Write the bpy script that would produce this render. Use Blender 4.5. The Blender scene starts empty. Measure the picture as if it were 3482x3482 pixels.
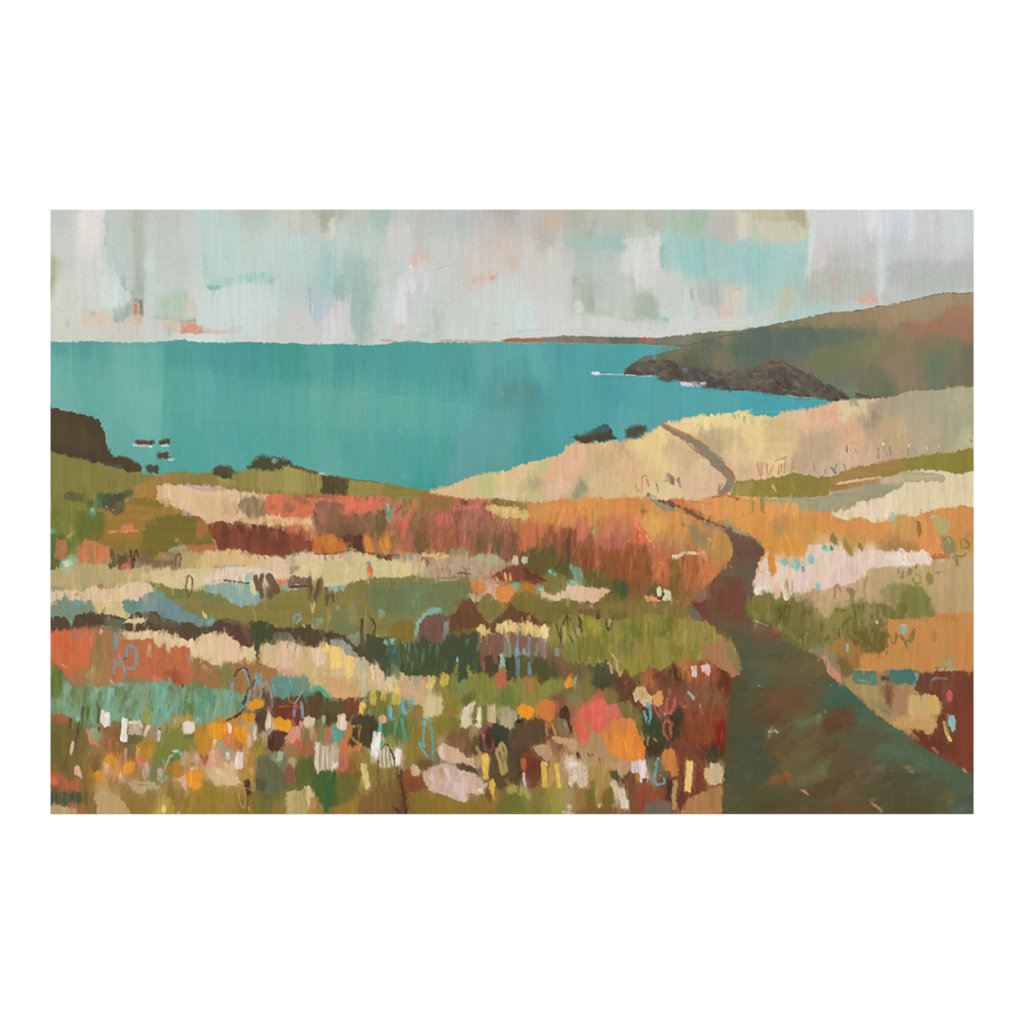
import bpy, math, random
import numpy as np

# ------------------------------------------------------------------ camera, sky, sun, exposure
# 1 unit = 1 m.  The painting hangs in the XZ plane (its paint surface at y = 0), facing -Y.
MM = 0.0005                       # size in metres of one "pixel" unit used to lay the picture out
CX, CY = 1741.0, 1741.0           # middle of the view, in those units
EYE = 1.55                        # height of the middle of the view above the ground

def wx(x): return (x - CX) * MM
def wz(y): return EYE - (y - CY) * MM

sc = bpy.context.scene
cam_d = bpy.data.cameras.new('camera'); cam = bpy.data.objects.new('camera', cam_d)
sc.collection.objects.link(cam); sc.camera = cam
cam_d.lens = 50; cam_d.sensor_width = 36; cam_d.clip_end = 200; cam_d.clip_start = 0.05
cam.location = (0, -3482 * MM * 50 / 36, EYE); cam.rotation_euler = (math.radians(90), 0, 0)

SUN_EL, SUN_AZ = math.radians(36), math.radians(-24)      # azimuth from straight in front of the wall, - = left
world = bpy.data.worlds.new('World'); sc.world = world; world.use_nodes = True
wn = world.node_tree.nodes; wl = world.node_tree.links
bg = wn.get('Background'); sky = wn.new('ShaderNodeTexSky'); sky.sky_type = 'NISHITA'; sky.sun_disc = False
sky.sun_elevation = SUN_EL; sky.sun_rotation = math.radians(180) + SUN_AZ * -1
sky.air_density = 1.0; sky.dust_density = 2.5
wl.new(sky.outputs[0], bg.inputs[0]); bg.inputs[1].default_value = 0.05
sun_d = bpy.data.lights.new('sun', 'SUN'); sun = bpy.data.objects.new('sun', sun_d)
sc.collection.objects.link(sun); sun_d.energy = 4.3; sun_d.angle = math.radians(0.5); sun_d.color = (1.0, 0.965, 0.92)
sun.rotation_euler = (math.radians(90) - SUN_EL, 0, SUN_AZ)
sc.view_settings.view_transform = 'Standard'; sc.view_settings.look = 'None'
sc.view_settings.exposure = 0.0; sc.view_settings.gamma = 1.0
LIGHT = np.array([1.476, 1.429, 1.362]); SHEEN = np.array([.0183, .0144, .0135])   # light the surface sends back for a base colour of 1, and its gloss (measured)

# ------------------------------------------------------------------ paint engine: strokes, patches and glazes laid on a fine grid
X0, X1, Y0, Y1 = 171.0, 3311.0, 712.0, 2768.0
PITCH = 2.6
NX = int(round((X1 - X0) / PITCH)) + 1; NY = int(round((Y1 - Y0) / PITCH)) + 1
gx = np.linspace(X0, X1, NX).astype(np.float32); gy = np.linspace(Y0, Y1, NY).astype(np.float32)
dx = (X1 - X0) / (NX - 1); dy = (Y1 - Y0) / (NY - 1)
rng = np.random.RandomState(7)

def upsample(a, n, axis):
    m = a.shape[axis]; t = np.linspace(0, m - 1.001, n); i = t.astype(int); f = (t - i); f = f * f * (3 - 2 * f)
    sh = [1, 1]; sh[axis] = n; f = f.reshape(sh).astype(np.float32)
    return np.take(a, i, axis) * (1 - f) + np.take(a, np.minimum(i + 1, m - 1), axis) * f
def noise(cx, cy, seed):
    r = np.random.RandomState(seed)
    a = r.uniform(-1, 1, (max(2, int((Y1 - Y0) / cy) + 2), max(2, int((X1 - X0) / cx) + 2))).astype(np.float32)
    return upsample(upsample(a, NY, 0), NX, 1)
N_warp_x = noise(38, 38, 1) * .6 + noise(13, 13, 2) * .45
N_warp_y = noise(38, 38, 3) * .6 + noise(13, 13, 4) * .45
N_drag = noise(11, 260, 5) * .6 + noise(5.5, 120, 6) * .5          # bristle tracks running up and down
N_v = noise(9, 150, 8) * .55 + noise(4.5, 60, 9) * .5
N_h = noise(150, 9, 10) * .55 + noise(60, 5, 11) * .5
N_fine = noise(4.5, 4.5, 12)
N_patch = noise(70, 95, 13) * .7 + noise(28, 40, 14) * .4
N_rx = noise(5, 9, 17); N_ry = noise(7, 7, 18); N_lost = noise(60, 60, 19) * .7 + noise(25, 25, 20) * .4
N_dry = noise(5.5, 16, 15) * .6 + noise(5, 5, 16) * .6
BR = np.random.RandomState(3).uniform(-1, 1, (256, 256)).astype(np.float32)   # bristle table
BR = (BR + np.roll(BR, 1, 1) + np.roll(BR, 2, 1)) / 1.7

IMG = np.zeros((NY, NX, 3), np.float32)
HGT = np.zeros((NY, NX), np.float32)
PID = np.zeros((NY, NX), np.int32)
PARTS = []                                   # (name, label)
def new_part(name, label=None):
    PARTS.append((name, label)); return len(PARTS) - 1
def hexc(s):
    s = s.lstrip('#'); return np.array([int(s[i:i + 2], 16) / 255 for i in (0, 2, 4)], np.float32)

TILE = {'O': (0, 0, 3482 / 1932)}
for i, x0 in enumerate((160, 960, 1760, 2540)):
    TILE['S%d' % (i + 1)] = (x0, 700, 800 / 1932); TILE['A%d' % (i + 1)] = (x0, 1150, 800 / 1932)
for r, y0 in (('B', 1650), ('C', 2030), ('D', 2380)):
    for i, x0 in enumerate((160, 760, 1360, 1960)):
        TILE['%s%d' % (r, i + 1)] = (x0, y0, 600 / 1932)
    TILE['%s5' % r] = (2560, y0, 780 / 1932)
def pts(s, tile=None):
    """'S1 10 20 30 40 S2 5 6' -> array of points in layout units"""
    out = []; buf = []
    for t in s.split():
        if t in TILE: tile = t; continue
        buf.append(float(t))
        if len(buf) == 2:
            x0, y0, k = TILE[tile]; out.append((x0 + buf[0] * k, y0 + buf[1] * k)); buf = []
    return np.array(out, np.float32)

def window(x0, y0, x1, y1):
    i0 = max(0, int((x0 - X0) / dx)); i1 = min(NX, int((x1 - X0) / dx) + 2)
    j0 = max(0, int((y0 - Y0) / dy)); j1 = min(NY, int((y1 - Y0) / dy) + 2)
    if i1 <= i0 or j1 <= j0: return None
    return slice(j0, j1), slice(i0, i1)
ONLY = [None]                                # when set, paint only lands on these parts
def blend(w, col, a, part, h, hmap=None):
    if ONLY[0] is not None: a = a * np.isin(PID[w], ONLY[0])
    a3 = a[..., None]
    IMG[w] = IMG[w] * (1 - a3) + col * a3
    if h: HGT[w] = HGT[w] * (1 - a * .7) + h * a * (1 if hmap is None else hmap)
    if part is not None:
        p = PID[w]; p[a > 0.5] = part; PID[w] = p

def poly_sd(P, xx, yy):
    """signed distance to polygon, + inside"""
    d2 = np.full(xx.shape, 1e9, np.float32); ins = np.zeros(xx.shape, bool)
    n = len(P)
    for i in range(n):
        ax, ay = P[i]; bx, by = P[(i + 1) % n]
        ex, ey = bx - ax, by - ay; L = ex * ex + ey * ey + 1e-6
        px = xx - ax; py = yy - ay
        t = np.clip((px * ex + py * ey) / L, 0, 1)
        qx = px - t * ex; qy = py - t * ey
        np.minimum(d2, qx * qx + qy * qy, out=d2)
        if ay != by:
            c = ((ay > yy) != (by > yy)) & (px < (yy - ay) * ex / (by - ay if by != ay else 1e-6))
            ins ^= c
    d = np.sqrt(d2); return np.where(ins, d, -d)

def P(s, col, soft=3, rag=5, vr=0, a=1.0, st=.03, dirn='v', part=None, h=0.0, mix=None, dry=0, field=None, name=None, label=None):
    """a patch of paint with a ragged brushed edge"""
    q = pts(s)
    if name: part = new_part(name, label)
    m = soft * 2 + rag * 1.5 + vr * 1.2 + 4
    w = window(q[:, 0].min() - m, q[:, 1].min() - m, q[:, 0].max() + m, q[:, 1].max() + m)
    if w is None: return part
    xx, yy = np.meshgrid(gx[w[1]], gy[w[0]])
    fr = min(rag, 4) * .8
    xx = xx + N_warp_x[w] * rag + N_rx[w] * fr; yy = yy + N_warp_y[w] * rag + N_drag[w] * vr + N_ry[w] * fr
    d = poly_sd(q, xx, yy)
    sf = np.maximum(soft, .5) * (.55 + 1.5 * np.clip(N_lost[w] + .25, 0, 1)) if rag > 2 else max(soft, .5)
    al = np.clip(d / sf * .5 + .5, 0, 1); al = al * al * (3 - 2 * al) * a
    if dry:
        al = al * np.clip((N_dry[w] + (1.0 - dry) * 1.6 - .3) * 2.2 + .5, 0, 1)
    if field is not None: c = field[w]
    else: c = np.broadcast_to(hexc(col), xx.shape + (3,))
    if mix:
        f = np.clip((N_patch[w] + mix[1]) * 2, 0, 1)[..., None] * (mix[2] if len(mix) > 2 else .8)
        c = c * (1 - f) + hexc(mix[0]) * f
    s_ = (N_v if dirn == 'v' else N_h)[w]
    c = c * (1 + s_[..., None] * st) 
    blend(w, c, al, part, h, 1 + s_ * .5)
    return part

def K(s, col, w_=10, taper=0.0, soft=1.5, a=1.0, dry=0.0, st=.05, part=None, h=0.10, rag=1.5, col2=None, name=None, label=None, sq=False):
    """one loaded brush stroke along a line; w_ = width in layout units"""
    q = pts(s)
    if name: part = new_part(name, label)
    r = w_ / 2; m = r + soft + rag + 4
    w = window(q[:, 0].min() - m, q[:, 1].min() - m, q[:, 0].max() + m, q[:, 1].max() + m)
    if w is None: return part
    xx, yy = np.meshgrid(gx[w[1]], gy[w[0]])
    xx = xx + N_warp_x[w] * rag; yy = yy + N_warp_y[w] * rag
    best = np.full(xx.shape, 1e9, np.float32); U = np.zeros_like(xx); V = np.zeros_like(xx)
    if len(q) == 1: q = np.vstack([q, q + [0.1, .1]])
    q = q.copy(); r_in = 0 if sq else r * .75
    for e_, n_ in ((0, 1), (-1, -2)):
        v_ = q[n_] - q[e_]; l_ = float(math.hypot(*v_)) + 1e-6; q[e_] = q[e_] + v_ / l_ * min(r_in, l_ * .42)
    tot = sum(math.hypot(*(q[i + 1] - q[i])) for i in range(len(q) - 1)) + 1e-6; acc = 0
    for i in range(len(q) - 1):
        (ax, ay), (bx, by) = q[i], q[i + 1]; ex, ey = bx - ax, by - ay; L = math.hypot(ex, ey) + 1e-6
        t = ((xx - ax) * ex + (yy - ay) * ey) / L
        tc = np.clip(t, 0, L); u = ((yy - ay) * ex - (xx - ax) * ey) / L
        if len(q) == 2 and w_ > 5:            # a single loaded dab: squarish, its two ends left ragged by the bristles
            bi = BR[(np.abs(u + 60) * .42).astype(int) % 256, int(abs(ax) * 3) % 256]
            over = np.maximum(np.abs(t - L / 2) - L / 2 + bi * min(.34 * r, 4.5), 0)
            wob = 1 + .13 * np.sin(tc * (4.5 / (L + r)) + ax) 
            pw = 5.0 if sq else 2.6
            dist = ((np.abs(u) / wob) ** pw + over ** pw) ** (1 / pw)
        else:
            dist = np.hypot(xx - (ax + tc * ex / L), yy - (ay + tc * ey / L))
        dist = dist + taper * r * np.abs((acc + tc) / tot * 2 - 1) ** 2
        b = dist < best
        best = np.where(b, dist, best); U = np.where(b, u, U); V = np.where(b, acc + tc, V); acc += L
    br = BR[(np.abs(V * .06 + ax).astype(int)) % 256, (np.abs(U * .55 + 40).astype(int)) % 256]
    al = np.clip((r - best) / soft + .5, 0, 1) * a
    if w_ > 5 and name is None: al = al * (1 - .35 * np.clip(V / tot * 1.4 - .4 + N_dry[w] * .3, 0, 1))
    if dry:
        k = (br * .5 + N_dry[w]) + (1 - dry) * 1.7 - .35
        al = al * np.clip(k * 1.8 + .5, 0, 1)
    c = np.broadcast_to(hexc(col), xx.shape + (3,))
    if col2:
        f = np.clip(V / tot, 0, 1)[..., None]; c = c * (1 - f) + hexc(col2) * f
    c = c * (1 + br[..., None] * st)
    blend(w, c, al, part, h, 1 + br * .35)
    return part

def BL(s, col, rx, ry, a=.8, ang=0):
    """soft thin glaze, rx ry = radii"""
    q = pts(s)
    c_ = hexc(col); ca, sa = math.cos(math.radians(ang)), math.sin(math.radians(ang))
    for (x, y) in q:
        R = max(rx, ry) * 2.2
        w = window(x - R, y - R, x + R, y + R)
        if w is None: continue
        xx, yy = np.meshgrid(gx[w[1]] - x, gy[w[0]] - y)
        xx = xx + N_warp_x[w] * rx * .25; yy = yy + N_warp_y[w] * ry * .15 + N_drag[w] * ry * .3
        e = ((xx * ca + yy * sa) / rx) ** 2 + ((-xx * sa + yy * ca) / ry) ** 2
        blend(w, c_, (np.exp(-e * e * .6) * a).astype(np.float32), None, 0)

def FIELD(s, sx=1.0, sy=1.0, p=2.4, wa=14, vr=25):
    """a wash whose colour drifts between the mixed colours given at points"""
    tile = None; X = []; C = []; toks = s.replace(';', ' ').split()
    for t in toks:
        if t in TILE: tile = t; continue
        a_, b_, c_ = t.split(','); x0, y0, k = TILE[tile]
        X.append((x0 + float(a_) * k, y0 + float(b_) * k)); C.append(hexc(c_))
    X = np.array(X, np.float32); C = np.array(C)
    stp = 4
    hx = gx[::stp]; hy = gy[::stp]; HX, HY = np.meshgrid(hx, hy)
    num = np.zeros(HX.shape + (3,), np.float32); den = np.zeros(HX.shape, np.float32)
    for (x, y), c in zip(X, C):
        d = ((HX - x) / sx) ** 2 + ((HY - y) / sy) ** 2 + 250
        wgt = (3e3 / d) ** p; num += wgt[..., None] * c; den += wgt
    F = num / den[..., None]
    # look it up through a brushed, wavering grid
    jj, ii = np.meshgrid(np.arange(NY), np.arange(NX), indexing='ij')
    fi = np.clip((ii * dx + N_warp_x * wa) / dx / stp, 0, F.shape[1] - 1.01)
    fj = np.clip((jj * dy + N_warp_y * wa + N_drag * vr) / dy / stp, 0, F.shape[0] - 1.01)
    a0 = fi.astype(int); b0 = fj.astype(int); u = (fi - a0)[..., None]; v = (fj - b0)[..., None]
    return (F[b0, a0] * (1 - u) * (1 - v) + F[b0, a0 + 1] * u * (1 - v) + F[b0 + 1, a0] * (1 - u) * v + F[b0 + 1, a0 + 1] * u * v).astype(np.float32)

def DABS(s, n, w0, w1, l0, l1, ang=90, da=12, jit=.05, a=.6, seed=1, dry=.3, cols=None, h=.03, part=None, cross=False):
    """many short strokes that pick up the colour they land on (or one of cols)"""
    q = pts(s); r = random.Random(seed)
    x0, y0 = q.min(0); x1, y1 = q.max(0)
    for k in range(n):
        x = r.uniform(x0, x1); y = r.uniform(y0, y1)
        inside = False
        for i in range(len(q)):
            (ax, ay), (bx, by) = q[i], q[(i + 1) % len(q)]
            if (ay > y) != (by > y) and x < (y - ay) * (bx - ax) / (by - ay) + ax: inside = not inside
        if not inside: continue
        i = int(np.clip((x - X0) / dx, 0, NX - 1)); j = int(np.clip((y - Y0) / dy, 0, NY - 1))
        c = hexc(r.choice(cols)) if cols else IMG[j, i].copy()
        c = c * (1 + r.uniform(-jit, jit)) + np.array([r.uniform(-1, 1), r.uniform(-1, 1) * .6, r.uniform(-1, 1)]) * jit * .3
        A = math.radians(ang + r.uniform(-da, da)); L = r.uniform(l0, l1) / 2; W = r.uniform(w0, w1)
        ex, ey = math.cos(A), math.sin(A)
        m = L + W + 4; w = window(x - m, y - m, x + m, y + m)
        if w is None: continue
        xx, yy = np.meshgrid(gx[w[1]] - x, gy[w[0]] - y)
        t = xx * ex + yy * ey; u = yy * ex - xx * ey
        ui = ((u + W) * .5).astype(int) % 256
        br = BR[int(x) % 256, ui]
        al = np.clip((W / 2 - np.abs(u)) / 2 + .5, 0, 1) * np.clip((L + br * L * .35 - np.abs(t)) / 4 + .5, 0, 1)
        al = al * np.clip(1 - dry * (.5 - br * .7), 0, 1) * a
        al = al * (PID[w] == PID[j, i]) if not (cols or cross) else al
        blend(w, c * (1 + br[..., None] * .03), al.astype(np.float32), part, h, 1 + br * .4)

# ================================================================== THE PAINTING
FULL = 'O 60 360 1880 360 1880 1570 60 1570'
# ------------------------------------------------------------------ sky
sky_f = FIELD('''S1 60,100,b9c6bd 60,300,c5ccc5 50,450,b9c0ac 150,150,c6cac2 150,400,cbcdc6 330,120,dfdbd4 330,350,d6d4cd 400,250,dcd8d2 350,600,cfd4cc 200,700,cfd3c8 150,900,cfcfc3
600,150,bac8c1 600,350,bdc9c4 560,480,bcc4bd 740,100,b8bcae 740,300,b8c0b4 740,500,b1beb1 740,680,a6b1a6 840,200,c0c9c1 850,450,c6d0c9 1000,150,c0c4bf 1000,400,c3c8c2 1100,500,bfc8bf
1000,650,c3cac4 1200,300,cbccc7 1220,600,ccd0cb 850,700,c5d0c9 560,720,cbd8d2 400,850,cdd1c9 1320,200,bed2ca 1310,450,b1d1c9 1500,300,bcd3ca 1700,300,bdcdc3 1850,300,c1d3cd 1500,500,bdd3cb
1700,100,b6c0b3 1500,800,c7d8d1 1300,800,cdd3cc 1700,750,ccd6d0 1850,850,c2ccc8 1850,700,bdd3d0 1300,1080,d4dcd6 800,1070,ccd0c6 200,1060,cfcdc2 600,1000,ccc8bc 1750,1050,cfcfca
S2 50,80,c3cabb 200,120,c0c2b3 380,80,aeb29c 600,80,b9c2b3 800,90,a8bfb0 1000,90,bec5bd 1200,80,bcbfb6 1400,60,bbc6c0 1600,80,bcbdb5 1850,60,b3ada3 100,300,c3d6cf 350,330,b3cdc6 500,250,c1d0c8
700,300,bacec4 950,250,cdcdc7 1150,200,bfc2bb 1450,150,b9c3bc 1300,400,c9cbc3 1700,200,c6c1bb 1850,350,d0c0b3 100,500,b5cec3 350,500,a9c6be 500,550,a3bdb5 350,650,a1c1ba 640,650,a4bbb0
900,500,c8ccc5 1100,600,d0d1cf 1300,600,c8cdc6 1600,450,d2c8bf 1600,600,d2c4b8 1800,700,c8d2cb 100,750,b9cac1 300,820,bac8cd 480,800,b5c2be 640,850,a2b8af 640,980,a9bdb4 100,900,cdc9c4
420,980,d3d1d1 250,1000,cdc9c4 850,850,c7cfc8 970,800,d6d5d6 1100,800,c9cbcb 1000,950,d3cfc7 1250,850,c3cac1 1500,850,c8cec6 1800,900,cad4cb 1500,1050,d0d2c9 800,1060,c9cec8 1200,1050,bfcac4 400,1080,ced4d3
S3 80,80,c1bdb8 270,120,cbb5a2 500,100,b5b7a3 650,80,bfbcb1 900,120,b9baa6 1100,150,b9b9a8 1300,100,b2bfae 1450,120,a3bda4 1650,80,c1bfb6 1700,200,c4bab2 1880,120,d8cfb8 200,250,bcb6aa 500,230,b0baac
600,320,a8c0b7 800,310,a6c1b8 1000,300,bcd2cb 1250,330,a9cdc6 1430,400,98cac3 1600,350,9fbfb8 1750,400,9fc2be 1900,350,9dcac4 1900,500,8fc7c0 1500,520,9ec5bf 1800,580,a7c7c1 100,350,cfccc4 300,420,d0cfc6
650,450,c0c5bd 900,430,d2cfc9 1080,400,d9d8d2 1050,560,d8d4cd 1250,620,d2d1c9 120,600,cdc9c1 300,650,cccdc8 60,850,cbd9d5 250,850,d0cfcb 580,700,b0bcaf 620,820,b2baae 800,700,bec9bf 850,830,c1c8ba
1000,850,b2beb0 1090,830,abb6a4 900,600,c2c8c0 1250,780,ccd0c9 1400,850,c6d4cf 1550,700,bfbfb9 1620,750,b5bbb7 1450,600,c5cbc2 1750,750,cfc6b9 1820,720,d3ccba 1700,900,d4bfae 1800,900,d0ccbf 1550,900,cecdc9
600,960,cdd0c8 1000,1030,d4d3cc 400,1020,d2d3cd 1300,1000,d3d6d0 1600,1000,cfd4cb 1850,980,c9cdc2
S4 30,70,c1b69c 120,80,bdb89b 280,80,c0b79d 420,100,b5a986 480,100,b8ae8b 300,180,cdc8ad 400,230,c9c8ae 100,200,cfc6ac 560,100,d2d6d8 700,150,d3d2d4 900,100,d4d4d7 1050,120,dbdde2 1250,100,cfd3d7
1400,100,cfd0d4 1550,120,c9cacb 1700,120,d1d5d4 1820,100,c9d3cf 100,350,94c8c3 300,330,a5cdc5 430,380,a6c9c2 60,550,93c3bd 300,520,a3cbc4 200,700,a3cbc2 430,560,a9c8c1 400,650,b1bfb5 560,300,cfd2cd
620,400,d4c7c4 700,430,bfc2bf 560,480,cfcbcb 900,330,c3c7c5 1000,330,c1c4c0 1200,330,c5cacb 1100,400,ced2d2 1400,320,cacdce 1700,350,cfd0d0 650,600,bbbbae 720,620,c3b5a5 850,600,b9bdb0 1000,600,bdc1b8
1080,600,c9d1d0 1250,570,b9b9b4 1450,560,b5b9b3 1700,560,b6bab5 1850,550,b9bdb7 540,680,b6b9ac 800,750,bdc5bb 1200,680,bdc5c0 1500,650,b9c2bd 1750,650,bdc5c0 250,780,b9c5b3 320,760,c3c2a8 600,820,b0ccc7
900,830,b9cbc5 400,870,b5ccc5 150,900,c5cdc2 50,960,c8cdc5 30,830,bdd0c6 1050,760,c9b8ab''', sx=.9, sy=1.2, p=1.7, wa=22, vr=16)
SKY = new_part('painted_sky', 'pale grey, mint and blush sky brushed in upright strokes')
P(FULL, '', field=sky_f, soft=1, rag=0, st=.016, part=SKY, h=.03)
# broad faint marks in the sky
P('S1 0 700 28 420 70 440 66 560 55 640 50 720 28 760', 'a1a574', soft=12, rag=3, vr=6, a=.75)
P('S1 470 20 505 20 500 120 498 520 472 520 466 400', 'b0b09d', soft=7, rag=3, a=.55)
P('S1 300 20 470 20 468 300 462 500 430 560 380 420 290 400 270 200', 'e0dcd5', soft=18, rag=8, vr=14, a=.5)
P('S1 470 340 500 340 505 480 550 540 610 590 640 690 690 720 690 780 650 800 560 840 440 850 420 700 440 600 500 560 462 500', 'cddbd5', soft=7, rag=4, vr=8, a=.8)
P('S1 505 30 700 30 700 660 680 710 640 690 600 600 600 540 550 520 510 500 500 300', 'bbc7c0', soft=8, rag=4, vr=10, a=.6)
P('S1 600 580 640 570 655 680 640 690 605 660', 'a4b4ab', soft=6, a=.7)
P('S1 700 20 780 20 785 400 795 600 790 780 785 900 760 900 750 850 700 870 690 700 705 500', 'b0b8aa', soft=14, rag=5, vr=12, a=.5)
P('S1 725 40 775 40 778 300 770 560 735 560 725 300', 'a9ac9a', soft=10, a=.35)
P('S1 905 60 925 60 920 640 905 640', 'b3b9b3', soft=6, a=.5)
P('S1 800 400 905 300 910 800 800 860', 'c9d2cb', soft=9, rag=5, vr=8, a=.5)
P('S1 1270 30 1310 30 1320 180 1290 380 1330 400 1330 560 1290 620 1275 540', 'a6ccc2', soft=14, rag=6, vr=8, a=.45)
P('S1 910 760 1010 740 1060 690 1160 700 1170 780 1150 860 1120 900 1000 910 910 900', 'aec2ab', soft=12, rag=6, vr=8, a=.75)
P('S1 1000 780 1130 800 1120 890 1020 860', 'a8c9a5', soft=12, a=.5)
P('S1 1150 760 1210 760 1215 900 1160 890', 'd9bd9f', soft=10, a=.6)
P('S1 540 850 700 800 705 880 640 930 570 950 540 920', '93a59d', soft=12, rag=6, vr=8, a=.8)
P('S1 350 870 430 860 535 870 530 960 440 990 340 990 290 960 300 920', 'dec0a6', soft=14, rag=6, vr=8, a=.8)
P('S1 355 860 385 860 390 900 360 920', 'a9a796', soft=6, a=.6)
P('S1 705 770 760 780 785 900 770 960 730 930 705 880', 'b9a68c', soft=7, a=.6)
P('S1 710 800 735 820 730 860 745 900 720 900 705 870', 'c97f55', soft=5, a=.85)
P('S1 730 760 790 760 786 895 755 890 750 850 735 820', '8d8e74', soft=5, a=.8)
K('S1 752 810 760 850', 'e0b27e', 9, a=.6); K('S1 765 780 770 840', '5f5a48', 4, a=.7)
P('S1 640 950 720 890 780 910 785 960 720 980', 'dcb79c', soft=8, a=.8)
P('S1 800 905 1100 900 1220 930 1225 950 1130 960 1000 940 800 920', 'b9b79d', soft=6, a=.75)
P('S1 920 950 1130 950 1225 975 1240 1000 1110 1040 960 1010', 'dab9a3', soft=8, rag=4, a=.85)
P('S1 1085 935 1225 935 1228 955 1150 955', 'a4a085', soft=4, a=.9)
P('S1 1100 955 1222 965 1230 980 1320 1000 1400 1015 1588 1035 1585 1050 1400 1048 1250 1055 1090 1045', 'd9927a', soft=4, rag=3, a=.9, st=.05)
P('S1 1320 1008 1588 1035 1585 1050 1340 1030', 'e59c7d', soft=3, a=.8)
P('S1 1490 1000 1530 985 1600 990 1610 1020 1540 1028 1490 1018', '9fbcb8', soft=6, a=.8)
P('S1 1300 640 1400 600 1560 570 1700 550 1932 560 S2 0 560 S1 1860 640 1700 640 1600 645 1480 675 1340 695', 'a3cbc2', soft=6, rag=4, vr=4, a=.8)
P('S1 1570 570 1720 555 1830 560 1700 625 1580 645', '97c3bc', soft=8, a=.6)
P('S1 1300 650 1370 650 1460 660 1380 690 1310 690', '7fb3a1', soft=6, a=.8)
K('S1 1850 590 1840 630', 'a9a4a0', 16, soft=8, a=.7)
P('S1 1280 700 1500 680 1640 645 1900 660 1900 900 1700 1080 1300 1060 1230 960', 'cad7d1', soft=12, rag=9, vr=6, a=.65)
BL('S1 170 970 S1 1010 1030', 'b5b2a3', 9, 14, .5)
# second sky quarter
P('S2 330 40 430 60 440 120 370 200 345 240 310 220 310 120', 'a9ab93', soft=10, rag=4, vr=8, a=.6)
P('S2 330 230 440 215 430 275 380 270 330 250', 'd9c9a9', soft=5, a=.8)
P('S2 400 100 445 90 440 210 425 260 395 230 380 160', 'd8d5cb', soft=6, a=.7)
P('S2 40 120 310 110 320 220 250 235 60 235', 'c4c4b6', soft=9, rag=4, a=.7)
P('S2 0 245 300 215 340 270 420 275 430 360 520 400 520 560 430 700 230 720 220 600 60 640 0 560', 'b7cfc8', soft=16, rag=8, vr=16, a=.45)
P('S2 310 290 400 330 420 560 400 720 330 740 300 560', '9fc4bf', soft=14, rag=4, vr=16, a=.5)
P('S2 445 560 525 560 525 770 460 800 400 740 420 620', '96b8b1', soft=9, rag=4, vr=10, a=.7)
P('S2 565 600 640 600 690 790 700 900 650 1070 600 1080 590 980 560 820', 'a0b9af', soft=9, rag=4, vr=12, a=.75)
P('S2 630 590 690 580 680 700 640 720', 'a5bfb5', soft=9, a=.6)
K('S2 690 760 685 830', 'a09a88', 7, soft=5, a=.5); K('S2 620 790 650 795', '8a9c94', 4, a=.5)
P('S2 215 740 420 740 400 860 330 950 270 980 230 900', 'b5c4cb', soft=9, rag=4, vr=12, a=.7)
K('S2 225 680 232 880', 'a4b2b8', 7, soft=4, a=.7); K('S2 215 650 230 720', '9db4c4', 12, soft=7, a=.6)
K('S2 240 790 252 900', 'c7d8dc', 4, soft=3, a=.8)
P('S2 440 800 550 800 560 950 600 1080 420 1080 380 950 300 960 360 900', 'd2cfcc', soft=9, rag=4, vr=14, a=.8)
P('S2 400 930 440 930 440 1060 405 1050', 'dddde2', soft=6, a=.7)
P('S2 850 170 1040 160 1055 300 1050 430 960 450 860 400', 'cfcec8', soft=10, rag=5, vr=10, a=.7)
P('S2 1010 150 1050 150 1048 220 1015 210', 'd3dadb', soft=6, a=.7)
P('S2 1040 470 1042 410 1110 370 1190 375 1195 420 1130 480 1070 505', 'dcb5ab', soft=9, rag=6, a=.85)
K('S2 1055 500 1065 508', 'e6e6de', 12, soft=4, a=.9)
P('S2 950 600 1010 590 1015 960 950 970 900 900 930 760', 'dbdbdd', soft=7, rag=4, vr=10, a=.75)
P('S2 1040 600 1100 600 1103 680 1080 705 1045 690', 'd9dade', soft=6, rag=3, a=.8)
P('S2 1150 590 1200 590 1200 660 1170 720 1140 710', 'd2d4d5', soft=6, vr=6, a=.7)
P('S2 1100 620 1140 620 1145 700 1095 740', 'b9bcba', soft=7, a=.5)
P('S2 1010 700 1040 700 1080 900 1020 900', 'c3c5c6', soft=8, a=.6)
P('S2 910 970 1000 975 990 1030 920 1020', 'd9c1bc', soft=7, a=.7)
for t in ('S2 980 1045 982 1052', 'S2 1010 1030 1015 1035', 'S2 1110 1015 1118 1030'): K(t, 'e9ebe6', 6, a=.8, soft=3)
P('S2 1230 820 1260 820 1300 1000 1270 1020 1240 940', 'b4bdb3', soft=8, a=.6)
P('S2 1150 1030 1195 1010 1195 1080 1130 1080', 'aebdb7', soft=7, a=.6); P('S2 700 1060 745 1020 745 1085 710 1090', 'b0beb7', soft=6, a=.6)
P('S2 1400 210 1470 210 1480 400 1400 420', 'cdcec7', soft=10, a=.6)
P('S2 1420 90 1500 90 1510 170 1440 190', 'aab9b4', soft=10, a=.6)
K('S2 1270 525 1320 500 1355 487', 'a8a79d', 4, a=.6)
P('S2 1480 400 1900 380 1905 520 1800 560 1700 620 1580 640 1550 560 1500 540', 'cfc5bc', soft=14, rag=8, vr=8, a=.7)
P('S2 1700 610 1560 640 1570 590 1700 560', 'd8ab9a', soft=9, a=.7)
P('S2 1695 580 1760 560 1758 600 1720 615 1695 605', 'e8967c', soft=4, a=.95)
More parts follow.
